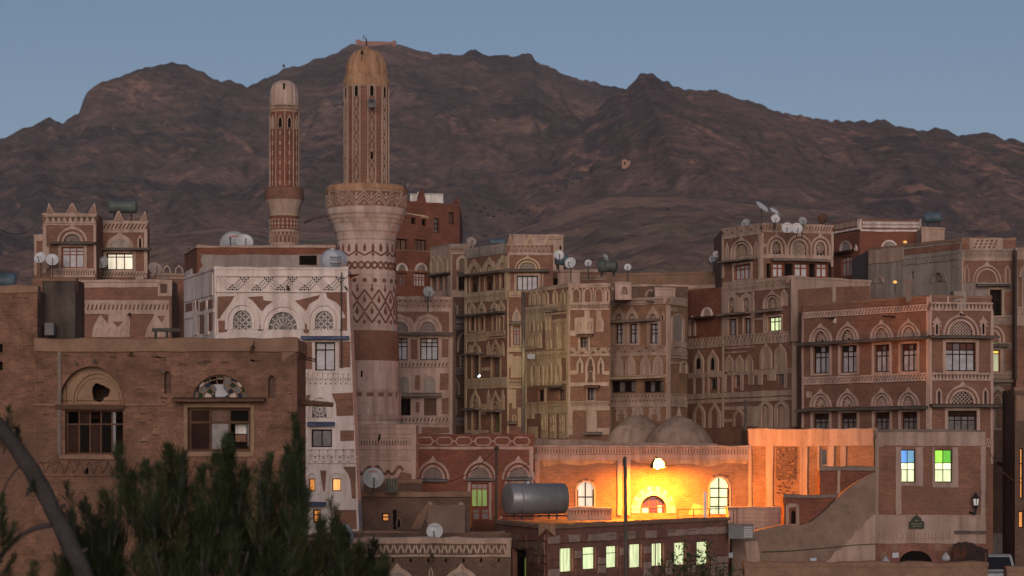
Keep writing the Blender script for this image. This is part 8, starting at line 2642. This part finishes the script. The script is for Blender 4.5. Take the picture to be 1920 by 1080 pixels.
tp = [P(178, 1130, 38), P(150, 1058, 38), P(118, 995, 38), P(84, 925, 38), P(52, 872, 38), P(22, 828, 38), P(-6, 795, 38), P(-60, 730, 38)]
q0 = Vector((P(215, 0, 38).x, 38, 0))
ctl = [q0, q0.lerp(tp[0], .55)] + list(tp); rad_ = [.2, .17, .155, .148, .142, .138, .13, .125, .12, .11]
pp_, rr_ = [], []
for i in range(len(ctl) - 1):
    for k in range(4):
        t_ = k / 4; p = ctl[i].lerp(ctl[i + 1], t_); r_ = rad_[i] + (rad_[i + 1] - rad_[i]) * t_
        pp_.append((p.x + RND.uniform(-.012, .012), p.y + RND.uniform(-.012, .012), p.z)); rr_.append(r_ * RND.uniform(.94, 1.07))
tb.path(pp_, rr_, 14)
for k in (13, 18, 24, 29):
    tb.tube(pp_[k], (pp_[k][0] + RND.choice((-.2, .2)), pp_[k][1] - .05, pp_[k][2] + .12), .06, .02, 8)
tb.build('trunk', 'bark', lt, smooth=True)
lb = MB(); lb.path([tuple(P(116, 980, 38)), tuple(P(66, 990, 38)), tuple(P(38, 1004, 38)), tuple(P(12, 1030, 38)), tuple(P(-20, 1062, 38))], [.045, .04, .035, .03, .025], 8); lb.build('branch', 'bark', lt, smooth=True)
lb = MB(); lb.path([tuple(P(50, 868, 38)), tuple(P(30, 880, 38)), tuple(P(12, 905, 38)), tuple(P(2, 940, 38))], [.02, .017, .013, .009], 6); lb.build('branch', 'bark', lt, smooth=True)
lb = MB(); lb.path([tuple(P(20, 828, 38)), tuple(P(10, 800, 38)), tuple(P(14, 778, 38))], [.02, .012, .006], 6); lb.build('branch', 'bark', lt, smooth=True)
for tip, base, w in (((10, 770), (0, 850), 10), ((38, 805), (36, 862), 9), ((2, 930), (-15, 1010), 18), ((14, 955), (-5, 1040), 18), ((20, 990), (0, 1060), 14), ((-4, 780), (-20, 860), 14), ((60, 900), (55, 930), 5), ((30, 985), (20, 1030), 9), ((-10, 960), (-30, 1050), 22), ((26, 1045), (5, 1110), 16), ((55, 1062), (40, 1120), 16)):
    spray(lt, tip, base, 38 + RND.uniform(-.3, .3), w, int(60 + w * 9), nl=26)
# broad-leaved shrub, lower right
YB = 62.0
sh = thing('shrub', (P(1300, 0, YB).x, YB, 0), 'dark leafy shrub in front of the lit windows at the bottom edge', 'shrub')
gx = P(1300, 0, YB).x
stems = [((1328, 1012), 1.0), ((1310, 1034), .8), ((1285, 1010), .9), ((1292, 1040), .8), ((1262, 1036), .8), ((1240, 1052), .7), ((1345, 1050), .7), ((1372, 1058), .6), ((1226, 1066), .6), ((1388, 1068), .5), ((1318, 1055), .8), ((1270, 1062), .8), ((1210, 1072), .5), ((1352, 1070), .7)]
for (x, y), sc in stems:
    e = P(x, y, YB + RND.uniform(-.5, .5)); b = Vector((gx + (e.x - gx) * .4, YB, 0.0))
    mb = MB()
    pts = [tuple(b.lerp(e, k / 6) + Vector((RND.uniform(-.05, .05), RND.uniform(-.05, .05), 0))) for k in range(6)] + [tuple(e)]
    mb.path(pts, [.03, .026, .022, .018, .014, .01, .005], 5)
    st_ = mb.build('stem', 'bark', sh)
    lf = MB()
    for i in range(int(150 * sc)):
        k = RND.uniform(.55, 1.0) ** .6
        p = b.lerp(e, k) + Vector((RND.gauss(0, .13), RND.gauss(0, .13), RND.gauss(0, .13))) * (1.15 - .75 * k + .1)
        d = Vector((RND.uniform(-1, 1), RND.uniform(-1, 1), RND.uniform(-.5, .8))).normalized(); t_ = d.orthogonal().normalized() * RND.uniform(.018, .03)
        l = RND.uniform(.07, .13)
        lf.add([tuple(p), tuple(p + d * l * .5 + t_), tuple(p + d * l), tuple(p + d * l * .5 - t_)], [(0, 1, 2, 3)])
    lf.build('foliage', 'leaf', st_)
